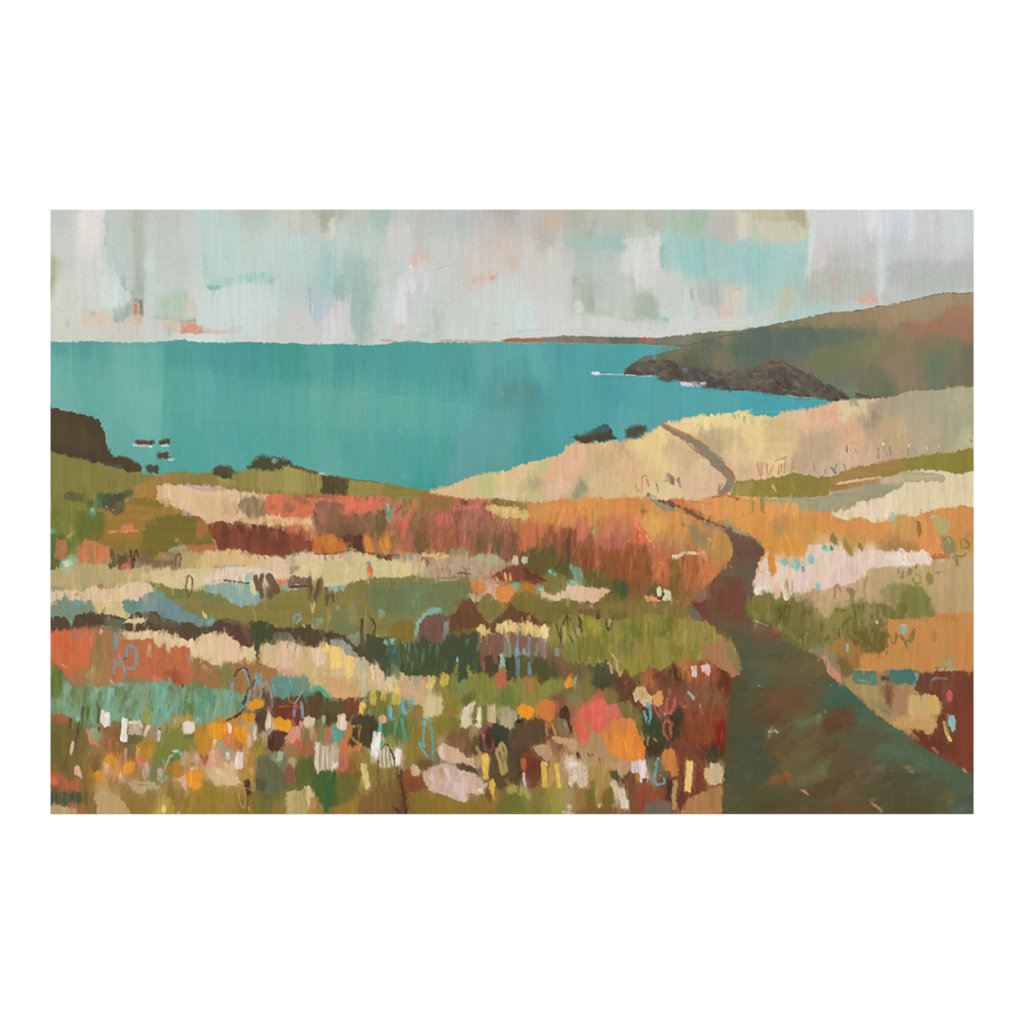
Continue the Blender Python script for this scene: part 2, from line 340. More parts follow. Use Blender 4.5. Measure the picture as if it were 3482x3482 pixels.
P('S2 1862 430 1915 400 1910 520 1870 530', 'd3b59f', soft=6, a=.7)
P('S2 1600 700 1760 610 1900 540 1932 540 1932 760 1800 1000 1500 1030 1300 980 1400 780', 'c9d3cb', soft=14, rag=6, vr=8, a=.5)
K('S2 1740 970 1800 965', 'b9c1ae', 10, soft=8, a=.6)
# third
P('S3 190 80 320 60 330 180 250 230 200 200', 'c5b3a2', soft=18, rag=6, a=.4)
P('S3 540 240 560 200 600 190 610 130 640 90 650 120 630 240 600 260', 'a6ab99', soft=7, vr=4, a=.7)
P('S3 400 265 850 255 900 360 780 365 440 370 400 350', 'a1bfb6', soft=10, rag=6, a=.75, dirn='h')
P('S3 640 265 830 265 820 310 650 310', '98c1bb', soft=12, a=.5)
P('S3 840 280 1160 255 1180 330 1150 500 1090 560 960 620 930 560 820 540 830 420 920 360', 'd6d6d0', soft=12, rag=9, vr=5, a=.85)
P('S3 930 270 1040 270 1030 300 980 315', 'c3dbd5', soft=8, a=.7)
P('S3 1170 290 1300 260 1500 250 1640 290 1810 310 1932 250 1932 610 1830 650 1740 620 1550 620 1400 600 1360 540 1180 540 1160 460', 'a2cac3', soft=9, rag=8, vr=5, a=.65)
P('S3 1500 260 1545 260 1550 600 1510 600', '93b5b0', soft=8, a=.5)
P('S3 1330 300 1505 300 1500 590 1430 580 1320 450', '93cac4', soft=18, vr=8, a=.6)
P('S3 1170 340 1210 340 1205 490 1165 480', '9cb8b1', soft=6, a=.6)
K('S3 1188 490 1188 503', '8c9f98', 8, soft=5, a=.7)
P('S3 1560 180 1640 100 1780 100 1800 290 1720 300 1640 260', 'c3b9b1', soft=9, rag=5, a=.7)
P('S3 1810 60 1932 40 1932 240 1800 290', 'd8d0ba', soft=9, rag=4, a=.8)
P('S3 440 570 480 570 500 620 580 620 600 700 660 800 640 870 740 870 735 895 640 890 540 850 520 780 460 770 440 680', 'a9b3a5', soft=9, rag=7, vr=4, a=.85)
P('S3 470 770 520 780 550 830 550 890 480 870 465 820', 'd5dacb', soft=5, rag=3, a=.9)
P('S3 980 760 1040 730 1050 680 1065 700 1070 730 1150 750 1160 920 1130 950 1000 930 960 860', 'a9b7a6', soft=8, rag=6, vr=4, a=.85)
P('S3 1150 750 1180 700 1210 760 1240 880 1252 920 1170 920', 'cfd3cb', soft=5, a=.8)
P('S3 1165 925 1200 918 1250 925 1252 950 1200 960 1150 955', '93c9bf', soft=4, rag=3, a=.95)
P('S3 780 900 1100 920 1160 955 960 945 800 930', 'b9c2b2', soft=7, a=.6)
P('S3 930 540 960 600 975 740 950 740 920 620', 'b7c0b4', soft=6, a=.6)
P('S3 1370 660 1415 680 1415 770 1440 800 1400 830 1370 760', 'cdd3cc', soft=5, a=.7)
P('S3 1415 690 1440 680 1450 770 1430 775', 'a5b5ac', soft=5, a=.7)
P('S3 1470 630 1670 620 1690 820 1520 825 1480 760', 'b8bbb6', soft=9, rag=7, a=.75)
P('S3 1700 670 1840 665 1860 820 1790 860 1720 870 1690 780', 'd4ccba', soft=8, rag=4, a=.7)
P('S3 1665 830 1750 830 1750 940 1665 950', 'd6bfab', soft=12, a=.7)
P('S3 1770 680 1835 670 1830 690', 'b9a893', soft=4, a=.7)
P('S3 450 920 700 910 1000 960 1600 950 1932 900 1932 980 1500 1030 1150 1065 900 1060 420 1040', 'd2d5ce', soft=12, rag=8, a=.8, dirn='h')
K('S3 430 1012 620 1014 760 1008', 'b3b0a6', 3, a=.5, dry=.5); K('S3 0 1035 120 1020 230 1012', 'bcbbb2', 5, a=.5)
P('S3 0 930 200 970 210 1015 0 1010', 'c6dcdc', soft=9, a=.6)
# fourth
P('S4 0 40 500 32 490 290 420 290 300 300 200 280 100 300 70 260 0 200', 'c6c0a3', soft=8, rag=5, vr=8, a=.35)
P('S4 340 32 500 32 480 190 440 200 420 130 330 110', 'b3a785', soft=7, rag=4, vr=5, a=.7)
P('S4 80 130 400 125 480 200 480 290 300 300 100 300', 'cecaaf', soft=9, rag=5, a=.7)
P('S4 0 250 70 225 90 280 200 285 300 310 490 300 500 480 470 600 440 700 340 690 250 700 200 860 0 900', 'a0cac3', soft=10, rag=6, vr=8, a=.4)
P('S4 300 310 490 300 500 380 320 380', 'b5d1c9', soft=12, a=.5)
P('S4 500 32 530 32 560 300 510 520 485 600 490 560 500 300', 'd9e3e2', soft=8, a=.7)
P('S4 580 360 640 340 660 430 620 490 560 480', 'd8c4be', soft=12, a=.4)
P('S4 700 420 760 425 755 460 710 460', 'adb1af', soft=9, a=.7)
P('S4 860 300 1050 280 1060 420 870 420', 'bfc2be', soft=12, vr=10, a=.5)
for xx_, c_ in ((980, 'dcdfdf'), (1120, 'd6d9da'), (1310, 'dde1e2'), (1480, 'cfd3d2'), (1600, 'd2d7d7'), (860, 'cfd4d6')):
    P('S4 %d 32 %d 32 %d 250 %d 320 %d 260' % (xx_, xx_ + 70, xx_ + 60, xx_ + 30, xx_ + 10), c_, soft=12, rag=4, vr=14, a=.6)
P('S4 600 510 770 510 980 520 1060 560 1060 760 800 800 500 780 480 660 520 580', 'b8bbae', soft=10, rag=8, vr=6, a=.7)
P('S4 660 570 760 570 760 710 680 720', 'c3b5a5', soft=16, a=.45)
P('S4 1150 500 1330 440 1640 440 1700 480 1860 490 1860 660 1600 690 1300 700 1130 620', 'b6b9b4', soft=9, rag=6, vr=6, a=.6)
P('S4 1070 300 1130 420 1130 720 1070 740 1080 560', 'd0d6d5', soft=12, a=.6)
P('S4 900 770 940 745 985 760 1000 740 1070 755 1075 775 950 795 905 790', 'e3a696', soft=5, rag=3, a=.9)
P('S4 300 690 360 690 360 780 320 860 280 860', 'c3c3a6', soft=10, a=.7)
P('S4 150 990 450 860 700 840 900 830 1180 780 1180 800 1000 830 700 870 400 940 200 995', 'b0ccc6', soft=8, a=.7)
DABS('S1 30 40 1930 40 S3 0 40 S4 1860 40 1860 690 700 850 0 950 S1 1000 1060 30 1060', 1500, 9, 30, 40, 130, ang=90, da=5, jit=.02, a=.26, seed=4, dry=.9, h=.02)

# ------------------------------------------------------------------ sea
sea_f = FIELD('''A1 100,80,56a39b 100,250,66aca5 100,450,6db0a9 400,200,5ca69f 400,450,5fa9a3 350,110,4f9e96 620,120,69ada3 620,400,66ada6 850,200,5faba4 850,500,69b0a8 850,750,66aea7 1000,150,4d9e97 1000,500,55a59d
1150,200,53a29a 1400,200,47999a 1700,250,47989a 1300,350,57a8a3 1500,550,50a29d 1800,550,53a49f 1300,750,53a59f 1700,850,4ea29c 600,700,66aaa6 620,950,61a7a2 1200,950,4fa39c 1500,1050,55a6a2 1050,1100,4c9f98 1850,130,449990
A2 80,150,44998f 300,150,57a29b 550,200,4b9a9a 700,100,4c9f9a 900,150,4ea09c 1100,300,4aa09a 1300,150,519f9b 1450,300,4c9a9b 1650,150,5fa7a5 1850,150,5ca9a8 150,500,56a69f 300,520,62aaa3 550,550,62a8a0 650,500,64aba2
850,600,5baaa3 1000,520,62aca3 1200,600,58aaa5 1500,600,58a9a8 1800,500,5b9c98 1850,650,559fa6 100,800,52a39c 400,750,55a69b 550,900,55a29c 900,850,4ea09b 1200,800,50a39f 1300,900,4ca097 1550,850,5ba3a3 1650,850,5f9fa2
1800,950,5ea09f 400,1050,5fa8a3 800,1050,50a29c 1100,1100,4fa59f 1150,1200,3d9993 1500,1050,5f9da0 1400,1150,559f9f 1700,1080,549b98
A3 100,80,57a9aa 350,130,4c9ba5 600,120,51a3a8 850,120,4ba1a6 1100,110,50a6ac 1300,80,4aa3ab 60,250,52a0a2 200,300,5ca9a9 60,480,57948f 140,430,4b929a 400,350,50a1a4 700,200,4b9fa4 500,500,50a1a5 800,450,499da3
1100,450,4fa4a9 300,700,50a1a5 600,620,50a0a6 900,600,56a3a9 1200,600,55a2a9 1400,500,52a4ab 1700,500,54a6ad 200,850,489d9d 60,950,4a9b98 900,700,59a8ab
A4 100,530,47a2b4 400,540,4fa6b5 600,530,52a3ac 200,500,44a0b0''', sx=1, sy=1.4, p=1.7, wa=12, vr=22)
SEA = new_part('painted_sea', 'flat turquoise sea under the straight horizon')
hz = 'S1 20 1110 150 1117 400 1112 520 1118 700 1119 900 1113 1060 1102 1140 1095 1152 1108 1220 1120 1600 1122 1932 1128 S2 0 1130 140 1131 260 1140 500 1137 700 1142 850 1136 930 1117 1100 1114 1200 1124 1400 1122 1700 1120 1760 1108 1850 1122 S3 0 1128 200 1122 700 1130 1000 1138 1250 1150 1500 1165 '
P(hz + 'A4 0 430 700 480 900 600 A3 1932 700 A2 1932 1328 A1 20 1328', '', field=sea_f, soft=3, rag=3, st=.014, part=SEA, h=.04)
wedge = 'A1 28 130 350 180 700 215 1200 275 1600 325 1932 360 A2 0 365 200 395 600 430 700 455 1000 490 1150 500 1250 525 1400 532 1600 560 1932 610 '
P(wedge + 'A2 1932 850 0 720 A1 28 500', '6cb5ad', soft=3, rag=3, a=.16)
P('A1 28 30 ' + wedge.replace('A1 28 130', 'A1 28 130') + 'A3 0 420 0 60 A2 1932 60', '3f9592', soft=3, rag=3, a=.13)
K('A2 600 432 700 457 1000 492 1150 502 1250 527 1400 536', '86c3bb', 4, soft=2, a=.45, dry=.4)
K('A1 950 240 1200 278 1600 328 1932 362', '6fb8b2', 3, soft=2, a=.35, dry=.3)
P('A1 545 60 950 60 952 520 945 800 780 800 545 560', '77b8ae', soft=4, rag=3, a=.25)
P('A1 955 60 1180 60 1200 270 955 245', '44968f', soft=6, a=.3)
P('A1 955 280 1120 290 1130 800 1060 1000 955 800', '479c94', soft=12, a=.25)
P('A2 20 60 140 60 200 150 230 370 60 360', '3f958a', soft=9, a=.35)
P('A2 345 270 420 290 430 400 350 400', '429790', soft=9, a=.4)
P('A2 700 60 1050 70 1060 470 850 460 690 430', '47999a', soft=12, a=.25)
P('A2 1740 230 1760 230 1765 330 1745 420', '4b8f92', soft=4, a=.6); K('A2 1860 180 1865 330', '4f9597', 6, soft=4, a=.5)
P('A3 0 360 150 380 170 470 100 520 40 570 0 570 A2 1820 540 1770 400 1850 380', '5a8f8b', soft=9, rag=6, a=.65)
P('A2 1770 390 1800 400 1820 480 1770 480', '76a9a5', soft=7, a=.5)
P('A2 1460 780 1640 680 1900 680 1800 1040 1500 1120 1360 1170 1370 1060 1460 980', '649fa2', soft=10, rag=5, vr=8, a=.45)
P('A2 1040 1000 1350 850 1370 1130 1200 1230 1080 1220', '47a098', soft=12, vr=8, a=.3)
P('A2 1080 1215 1200 1180 1300 1200 1290 1225 1180 1240', '35938e', soft=6, a=.7)
P('A2 970 1110 1020 1110 1025 1150 980 1155', '79a9a8', soft=6, a=.5); K('A2 1125 1115 1138 1145', '3b8480', 9, soft=4, a=.7)
K('A2 960 745 972 770', '8cc2b8', 10, soft=6, a=.35); K('A2 660 190 680 182', '2f7f88', 5, soft=3, a=.5)
P('A3 90 60 220 60 200 300 120 300', '60adac', soft=12, a=.4)
P('A3 1860 430 1932 440 A4 0 430 200 460 400 485 600 505 720 518 600 560 400 585 200 610 0 615 A3 1800 600', '4ba3ad', soft=8, a=.6)
DABS(hz + 'A3 1800 560 1100 650 500 780 0 1000 A2 1200 1200 300 1080 A1 1600 1020 1000 1080 560 940 430 640 30 540', 1500, 14, 40, 50, 200, ang=90, da=5, jit=.016, a=.25, seed=9, dry=.9, h=.02)
for s_ in ('S2 815 1105 930 1112', 'S2 1010 1112 1080 1114', 'S2 1300 1108 1450 1106 1550 1110', 'S2 1550 1110 1720 1117'): K(s_, 'b99b8c', 8, soft=4, a=.75, dry=.4, h=0)

# ------------------------------------------------------------------ far shore and the long hill
hill_f = FIELD('''S3 100,1108,a3714f 300,1095,857f6c 500,1100,7f7a69 620,1085,7e7867 850,1110,666e60 1100,1110,7a7568 1400,1100,80796a 1700,1060,7f7a66 1600,1150,5f6657 1850,1150,5e6c5c 1850,1050,6b7263
S4 100,1050,5f6c60 300,1000,8b7c64 500,940,96805f 700,900,9f8564 900,920,9d8462 1100,900,a38a69 1000,1000,8b7a5c 1250,880,a78d6b 1400,830,a68f70 1650,770,a78e6d 1820,750,a6886a 200,1100,5e6a60 500,1060,637066
700,1040,6b7562 800,1120,74745c 1000,1100,7a7857 1050,1150,83825a 1300,1050,967c5b 1200,1150,8c7658 1500,1120,867858 1700,1170,7f7b5e 350,1060,5f6d62
A4 100,80,5c6a5c 300,100,66716a 500,60,667168 250,150,6b6a5c 600,120,78775a 700,230,727858 600,200,737a5a 900,200,7f7560 900,80,858058 1100,150,8a7860 1250,200,927b60 1300,350,8d7a62 1500,100,81775c 1550,200,6f7a60
1700,250,7d7560 1800,150,776f5c 1800,300,7c7058 1000,350,777258 800,350,757563 860,430,7b8069 1100,420,6b7058 500,280,7b725f
A3 1200,150,6d6d52 1400,120,6a6f58 1600,80,6e745f 1800,100,5d6e5b 1680,170,85745a 1300,100,7d7558 1750,200,76705c 1400,180,65644f 1900,200,5f7060 1850,260,6f6b55''', sx=1, sy=1, p=2.2, wa=16, vr=16)
HILL = new_part('painted_hill', 'long olive brown headland rising to the right edge')
ridge = 'S3 1150 1082 1300 1070 1500 1045 1700 1028 1932 1008 S4 0 1005 150 995 200 985 330 950 500 915 600 890 700 873 850 868 1000 840 1200 805 1400 765 1530 725 1650 708 1750 718 1900 712 '
P(ridge + 'A4 1900 600 900 520 830 500 600 400 0 300 A3 1700 300 1200 300 870 260 960 195 1050 148 1200 112 1340 80 1340 62 1250 55', '', field=hill_f, soft=3, rag=3, st=.02, part=HILL, h=.05)
P('S2 1790 1106 1830 1092 1932 1087 S3 0 1090 200 1083 380 1064 600 1071 900 1079 1150 1082 1350 1062 1350 1160 1200 1148 1000 1138 600 1130 200 1121 0 1126 S2 1830 1120', '', field=hill_f, soft=3, rag=2, st=.02, part=new_part('painted_far_shore', 'thin brown spit of land on the horizon'), h=.05)
K('S3 0 1105 130 1112', 'b06b42', 6, soft=4, a=.6); K('S2 1795 1105 1830 1100', 'd59a66', 5, a=.8); K('S2 1830 1098 1932 1096', '8a7058', 6, a=.7)
ONLY[0] = [len(PARTS) - 1, HILL]
for c_, s_ in (('8c8573', 'S3 470 1075 520 1118'), ('75705f', 'S3 580 1078 590 1120'), ('868070', 'S3 670 1080 730 1120'), ('636c60', 'S3 780 1085 790 1125'), ('6a7062', 'S3 900 1090 905 1125'), ('8a8071', 'S3 1090 1095 1100 1130'), ('77705f', 'S3 1210 1085 1215 1135'), ('8a8373', 'S3 1290 1080 1290 1140')):
    K(s_, c_, 26, soft=8, a=.5, h=0)
P('S3 980 1082 1135 1083 1120 1097 1040 1105 990 1098', 'cf6045', soft=3, rag=2, a=.95)
P('S3 1150 1085 1700 1030 1932 1012 1932 1045 1700 1070 1600 1090 1480 1120 1340 1150 1250 1145 1150 1120', '857e6d', soft=7, rag=4, a=.5)
K('S3 1300 1148 1420 1143 1500 1118 1600 1090 1700 1065 1850 1045', '5b5443', 4, soft=3, a=.6, dry=.3)
K('S3 1620 1090 1700 1078', 'a3684a', 7, soft=4, a=.6)
P('S4 0 1010 180 1000 350 1010 480 1000 700 1000 900 1000 1050 1020 980 1080 850 1100 700 1130 500 1208 0 1208', '606d62', soft=12, rag=7, a=.6)
P('S4 180 1000 330 950 500 915 700 880 1000 850 1200 820 1150 920 1000 1000 700 990 400 1000', '98815f', soft=12, rag=6, a=.45, dirn='h')
P('A4 560 90 760 40 960 50 1000 150 800 300 600 330 520 250', '787a56', soft=18, rag=8, vr=12, a=.45)
P('A4 1230 0 1290 0 1290 400 1240 400', '957d62', soft=12, a=.5)
P('A4 1480 100 1620 80 1640 380 1500 400', '6e7a62', soft=16, vr=8, a=.5)
P('S4 1130 900 1200 1000 1180 1040 1120 990', 'b08a66', soft=10, a=.5)
P('S4 1320 960 1420 945 1470 960 1560 960 1610 870 1680 820 1870 820 1870 1125 1700 1090 1600 1070 1540 1020 1490 1060 1420 1090 1330 1060', 'a8745b', soft=9, rag=6, a=.85, st=.02)
P('S4 1620 870 1690 825 1860 822 1860 900 1650 900', 'b07a60', soft=8, a=.5)
P('S4 1490 970 1600 930 1600 1010 1530 1010 1500 1040', 'aa7250', soft=9, a=.7)
K('S4 210 985 330 952 480 918', '6d5c45', 4, soft=2, a=.7); K('S4 490 915 600 890 700 875', '5f6350', 6, soft=3, a=.7); K('S4 880 863 930 857', '5b4432', 5, a=.8, soft=2)
K('S4 960 852 1050 835 1150 818', '6a4c35', 4, soft=2, a=.8, dry=.2); K('S4 1130 818 1190 806', 'd9a374', 5, a=.7); K('S4 840 872 1000 855 1110 830', 'd0a37a', 4, a=.5, dry=.4)
K('S4 1190 806 1400 768 1530 730 1640 712', '6e5f4a', 4, soft=2, a=.5, dry=.2); K('S4 1560 722 1670 706', '5d6655', 5, a=.7); K('S4 1690 718 1860 715', '6b4a35', 4, a=.8, dry=.3)
K('S4 850 868 960 858', '5f5b49', 4, a=.6)
DABS(ridge + 'A4 1860 380 1100 470 500 300 A3 1500 200 1200 150', 500, 12, 34, 30, 80, ang=88, da=14, jit=.02, a=.22, seed=21, dry=.8, h=.02)
ONLY[0] = None
# ------------------------------------------------------------------ rocks of the headland, surf
CL = new_part('painted_cliff', 'dark brown rocky foot of the headland')
P('A3 865 292 900 240 960 200 1100 185 1250 190 1330 220 1400 235 1500 250 1560 235 1700 280 1800 285 1932 280 A4 0 275 60 235 110 190 280 190 420 250 560 330 640 370 700 390 830 470 830 500 720 517 600 500 400 482 200 460 0 422 A3 1932 432 1700 422 1540 408 1520 362 1340 356 1230 356 1170 335 1180 318 1120 306 870 300', '5f584b', soft=4, rag=5, st=.04, part=CL, h=.06, mix=('4e4840', 0, .5))
for c_, a_, s_ in (('66625a', .8, 'A3 960 240 1000 210 1200 200 1280 240 1230 290 1100 270 980 280'), ('4b463b', .8, 'A3 890 290 960 250 1050 270 1100 300'), ('4a453c', .7, 'A3 1230 200 1330 220 1350 330 1260 340'),
                   ('918b7e', .7, 'A3 1360 240 1400 250 1410 310 1370 300'), ('505158', .8, 'A3 1400 290 1500 270 1570 300 1570 340 1430 350'), ('474549', .8, 'A3 1560 340 1700 320 1720 400 1560 405'),
                   ('6b6456', .7, 'A3 1420 200 1560 230 1620 280 1500 270'), ('5d5a60', .6, 'A3 1180 320 1240 320 1240 350 1190 350'), ('5b4843', .8, 'A4 0 300 120 290 140 340 0 360'),
                   ('76675f', .7, 'A4 0 350 130 360 200 400 60 395'), ('4a3a33', .9, 'A4 190 340 280 340 300 430 220 450'), ('4c3d36', .8, 'A4 320 340 360 360 360 430 310 420'), ('66645c', .8, 'A4 360 320 470 300 500 340 430 380 370 370'),
                   ('94735a', .75, 'A4 110 195 280 195 290 240 200 265 130 240'), ('6e5f55', .7, 'A4 300 270 420 260 520 330 400 310'), ('4f4838', .8, 'A4 520 400 620 370 710 390 700 440 560 440'),
                   ('7a6a5b', .6, 'A4 380 420 520 410 560 460 420 470'), ('4b3b29', .85, 'A4 720 440 820 470 820 495 740 500'), ('4f3f35', .7, 'A4 200 440 360 440 500 480 400 480'), ('5f4a45', .6, 'A4 60 400 180 420 180 450 60 430')):
    P(s_, c_, soft=13, rag=9, vr=3, a=a_ * .8)
for c_, s_ in (('3f3a33', 'A3 1080 190 1250 188 1310 215'), ('40424a', 'A3 1410 275 1500 278 1560 300'), ('3c3b40', 'A3 1600 335 1690 345'), ('3a342d', 'A4 400 320 460 315'), ('433b30', 'A3 880 290 1000 298 1110 305'), ('3e3733', 'A4 560 400 680 380'), ('40362e', 'A3 1560 400 1700 415 1932 425 A4 0 420 100 440')):
    K(s_, c_, 6, soft=6, a=.45, h=0)
P('A4 880 480 890 440 1000 470 1140 487 1000 492', '5f4f3c', soft=5, a=.8)
K('A4 700 500 830 508 840 497', '4f4030', 6, a=.8); K('A4 830 470 860 420 870 480', '74826c', 14, soft=6, a=.7)
def surf(s, w_, a=.95, c='c9d2d0', lab=None): K(s, c, w_, soft=2, a=a, dry=.15, name='painted_surf', label=lab, h=.08)
surf('A3 610 288 650 290 680 288', 11, lab='white splash off the tip of the headland')
K('A3 645 278 655 292', 'eef0ee', 8, a=.9); K('A3 680 283 740 284', '5b6a6d', 3, a=.8)
surf('A3 680 297 760 296 870 298 1000 310 1110 310', 4, a=.8)
P('A3 1330 358 1400 352 1548 362 1545 400 1420 396 1345 388', 'd0ccd0', soft=3, rag=3, a=.95, part=new_part('painted_surf', 'broad lilac white block of surf under the cliff'), h=.09, dry=.1)
K('A3 1345 358 1440 354', 'a3513c', 3, a=.6)
surf('A4 350 472 420 488 530 492', 3, a=.8)
P('S3 1130 1185 1190 1170 1340 1160 1330 1145 S3 1300 1150', 'a07a55', soft=5, a=.6)

# ------------------------------------------------------------------ far sandy fields
sand_f = FIELD('''A2 1300,1260,dab887 1500,1220,d9bb88 1650,1180,cfc08a 1700,1210,c1c083 1850,1150,dcc28c 1850,1280,d8c59a
A3 60,1100,ddc391 120,1180,b8ab7c 180,1060,d0c287 250,1120,e2b58a 330,1220,dfb997 60,1280,ccc184 400,1000,dcb48d 450,1120,dcb28a 520,1230,a49b76 600,930,cdb185 600,1200,cfc090 720,1000,c9ad80 750,1200,d3b887
650,1300,d2bb84 720,880,ddbf89 880,870,c6ac81 900,1000,dab288 1000,960,dcbc8b 1100,840,e4cb8b 1000,880,e3cb8a 1150,960,e2cd8e 1200,1050,dfc98c 1300,900,cfb488 1400,1000,ccb088 1500,1080,dcc09a 1250,1280,dcc896
1400,1200,d8bc95 1600,1200,dcb894 1120,1100,d9be86 1400,730,e6cf98 1500,680,ecd995 1700,700,ead598 1850,650,ead48d 1600,800,c9b184 1800,850,cfb98a 1560,850,bda77d 1880,760,e5cd92 1800,950,dcc391 1750,1100,d3b58a
1880,1080,cbb48e 1890,950,d9c595
A4 60,700,e6d292 60,900,e4cd90 250,720,d2b985 250,850,dcc48b 220,950,e8cf93 60,1060,e0b592 350,870,d7bb8c 400,640,dcc59a 550,630,e2b694 650,630,e5ab8b 600,720,dcb891 500,880,c2a682 600,820,bfa585 450,1000,c2a888
650,950,c0a988 850,580,dccb9d 950,560,ddcb9f 720,720,dcaf8c 850,760,d3ae89 900,850,dab18e 800,950,d6b794 750,1080,cbb293 1050,520,cdb790 1020,650,ac967e 1100,560,a79a83 1060,640,ac9783 1200,580,a9a285 1150,700,bda982
1230,720,c9b184 1200,830,b9a17c 1400,550,aba68a 1350,700,b1a68b 1550,600,a9a98c 1700,520,b3ab8d 1830,480,a9ab8a 1700,700,a6a587 1500,800,b6aa8a 1830,700,a7a886 1780,850,b5b68c 1650,850,a9a27f 1080,900,bfa588
1000,980,d0b293 1250,950,bea07a 1400,900,b7a78a''', p=2.2, wa=22, vr=22)
SAND = new_part('painted_field', 'pale yellow and sand coloured field sloping up to the right above the bay')
P('A2 1180 1262 1290 1222 1450 1180 1600 1120 1800 1098 1932 1050 A3 0 1050 130 1010 320 968 390 910 450 862 520 835 700 865 850 840 930 835 1000 808 1060 780 1120 760 1165 715 1200 690 1290 690 1380 662 1520 638 1700 618 1932 598 A4 0 622 100 632 200 635 300 610 400 582 500 585 600 552 715 532 730 515 860 500 1000 492 1140 487 1270 455 1350 440 1500 425 1620 420 1740 400 1900 400 1900 1340 A3 1900 1360 0 1360 A2 1100 1328', '', field=sand_f, soft=5, rag=6, vr=5, st=.03, part=SAND, h=.08)
ONLY[0] = [SAND]
P('A4 125 660 390 650 400 720 395 860 400 960 240 1000 130 990 140 800', 'd5bf88', soft=7, rag=5, a=.55, dirn='h', st=.07)
for y_, c_ in ((690, 'cdb684'), (740, 'c6b080'), (790, 'd0b985'), (835, 'ccae82'), (880, 'dcc690'), (925, 'd2ba85')): K('A4 150 %d 380 %d' % (y_, y_ - 6), c_, 14, soft=6, a=.5, dry=.5, h=.05)
P('A3 1480 720 1560 770 1650 740 1690 900 1640 960 1590 890 1530 840', 'bda87d', soft=8, rag=7, a=.7)
P('A3 1660 740 1740 750 1790 830 1760 930 1700 900', 'cbb588', soft=8, rag=7, a=.7)
P('A3 1030 820 1200 740 1260 780 1300 830 1200 850 1180 1000 1220 1100 1150 1150 1100 1000 1080 900 1010 920 880 920 880 860', 'e5ce8d', soft=8, rag=7, a=.6)
P('A3 1280 830 1400 860 1500 960 1480 1000 1380 1050 1250 1050 1180 930', 'cab289', soft=12, rag=8, a=.6)
P('A3 1500 1040 1560 1030 1710 1150 1700 1190 1600 1280 1400 1270 1380 1180', 'dbb897', soft=9, rag=5, a=.5)
P('A3 870 860 950 1000 920 1000 850 900', 'bda57c', soft=9, a=.7)
P('A3 520 870 640 850 700 880 640 990 540 980', 'ceb07f', soft=12, rag=8, a=.5)
P('A3 500 1150 560 1160 520 1310 470 1310 480 1220', '8d947a', soft=9, rag=7, a=.75)
K('A3 480 1190 500 1280', '8a9a8a', 10, a=.5, soft=6); K('A3 530 1170 545 1230', '7f8a72', 6, a=.6, soft=4)
P('A3 80 1160 200 1150 190 1220 90 1220', 'a3a078', soft=14, rag=8, a=.7)
P('A3 170 1010 260 1000 240 1060 130 1090', 'b5c07f', soft=14, a=.5); P('A2 1600 1130 1720 1120 1740 1180 1700 1230 1600 1200', 'afbf78', soft=14, rag=6, a=.6)
P('A3 200 1080 300 1070 280 1180 220 1150', 'e5b088', soft=14, a=.6); P('A3 260 1200 420 1190 430 1280 280 1290', 'dfbb9d', soft=9, rag=6, a=.7)
P('A3 400 920 520 850 560 900 540 1080 460 1130 380 1080', 'dfb794', soft=12, rag=8, a=.6)
P('A4 400 640 500 600 590 560 720 560 720 700 640 780 560 830 480 740 400 700', 'e2bb98', soft=12, rag=8, a=.55)
P('A4 510 610 560 600 560 650 520 650', 'e6a385', soft=9, a=.7); P('A4 620 600 710 595 690 655 640 640', 'e6987a', soft=7, a=.8)
P('A4 600 770 740 740 770 830 740 900 660 1000 520 1100 420 1110 400 920 500 850', 'bda689', soft=12, rag=8, a=.6)
P('A4 1000 530 1060 515 1110 500 1100 640 1060 740 1020 850 990 830 990 640', 'a8967f', soft=8, rag=5, a=.6)
K('A4 1042 590 1040 730', '93806f', 14, soft=7, a=.7)
P('A4 1110 500 1260 455 1270 640 1120 670', 'a8a083', soft=9, rag=5, a=.6)
P('A4 1265 460 1500 425 1520 700 1330 720 1290 640', 'aaa58b', soft=8, rag=4, vr=8, a=.6)
P('A4 1290 640 1310 860 1240 950 1150 960 1180 800 1090 760 1180 660', 'c2aa80', soft=10, rag=6, a=.5)
for x_, c_ in ((1450, 'b3aa8c'), (1570, 'a1a488'), (1690, '9da084'), (1760, 'b2ab8d'), (1830, 'a3a688'), (1640, 'b0aa8c')):
    P('A4 %d 430 %d 420 %d 800 %d 830' % (x_, x_ + 50, x_ + 40, x_ + 10), c_, soft=12, rag=5, vr=12, a=.5)
P('A4 1750 740 1860 720 1860 900 1780 920', 'bcbc92', soft=10, rag=5, a=.7)
DABS('A2 1180 1262 1450 1180 1932 1050 A3 350 960 520 835 850 840 1200 690 1932 598 A4 400 582 860 500 1500 425 1900 400 1900 1000 A3 1900 1320 A2 1100 1328', 1500, 9, 22, 24, 70, ang=95, da=22, jit=.035, a=.4, seed=31, dry=.7, h=.06)
ONLY[0] = None
for s_ in ('A3 1770 625 1790 665', 'A3 1812 628 1815 650', 'A3 1862 640 1862 700', 'A3 1310 680 1330 672'): K(s_, '7db5ab', 9, soft=4, a=.8, dry=.3)
K('A4 20 622 120 605 380 600', '87b5a0', 5, a=.4, dry=.5)
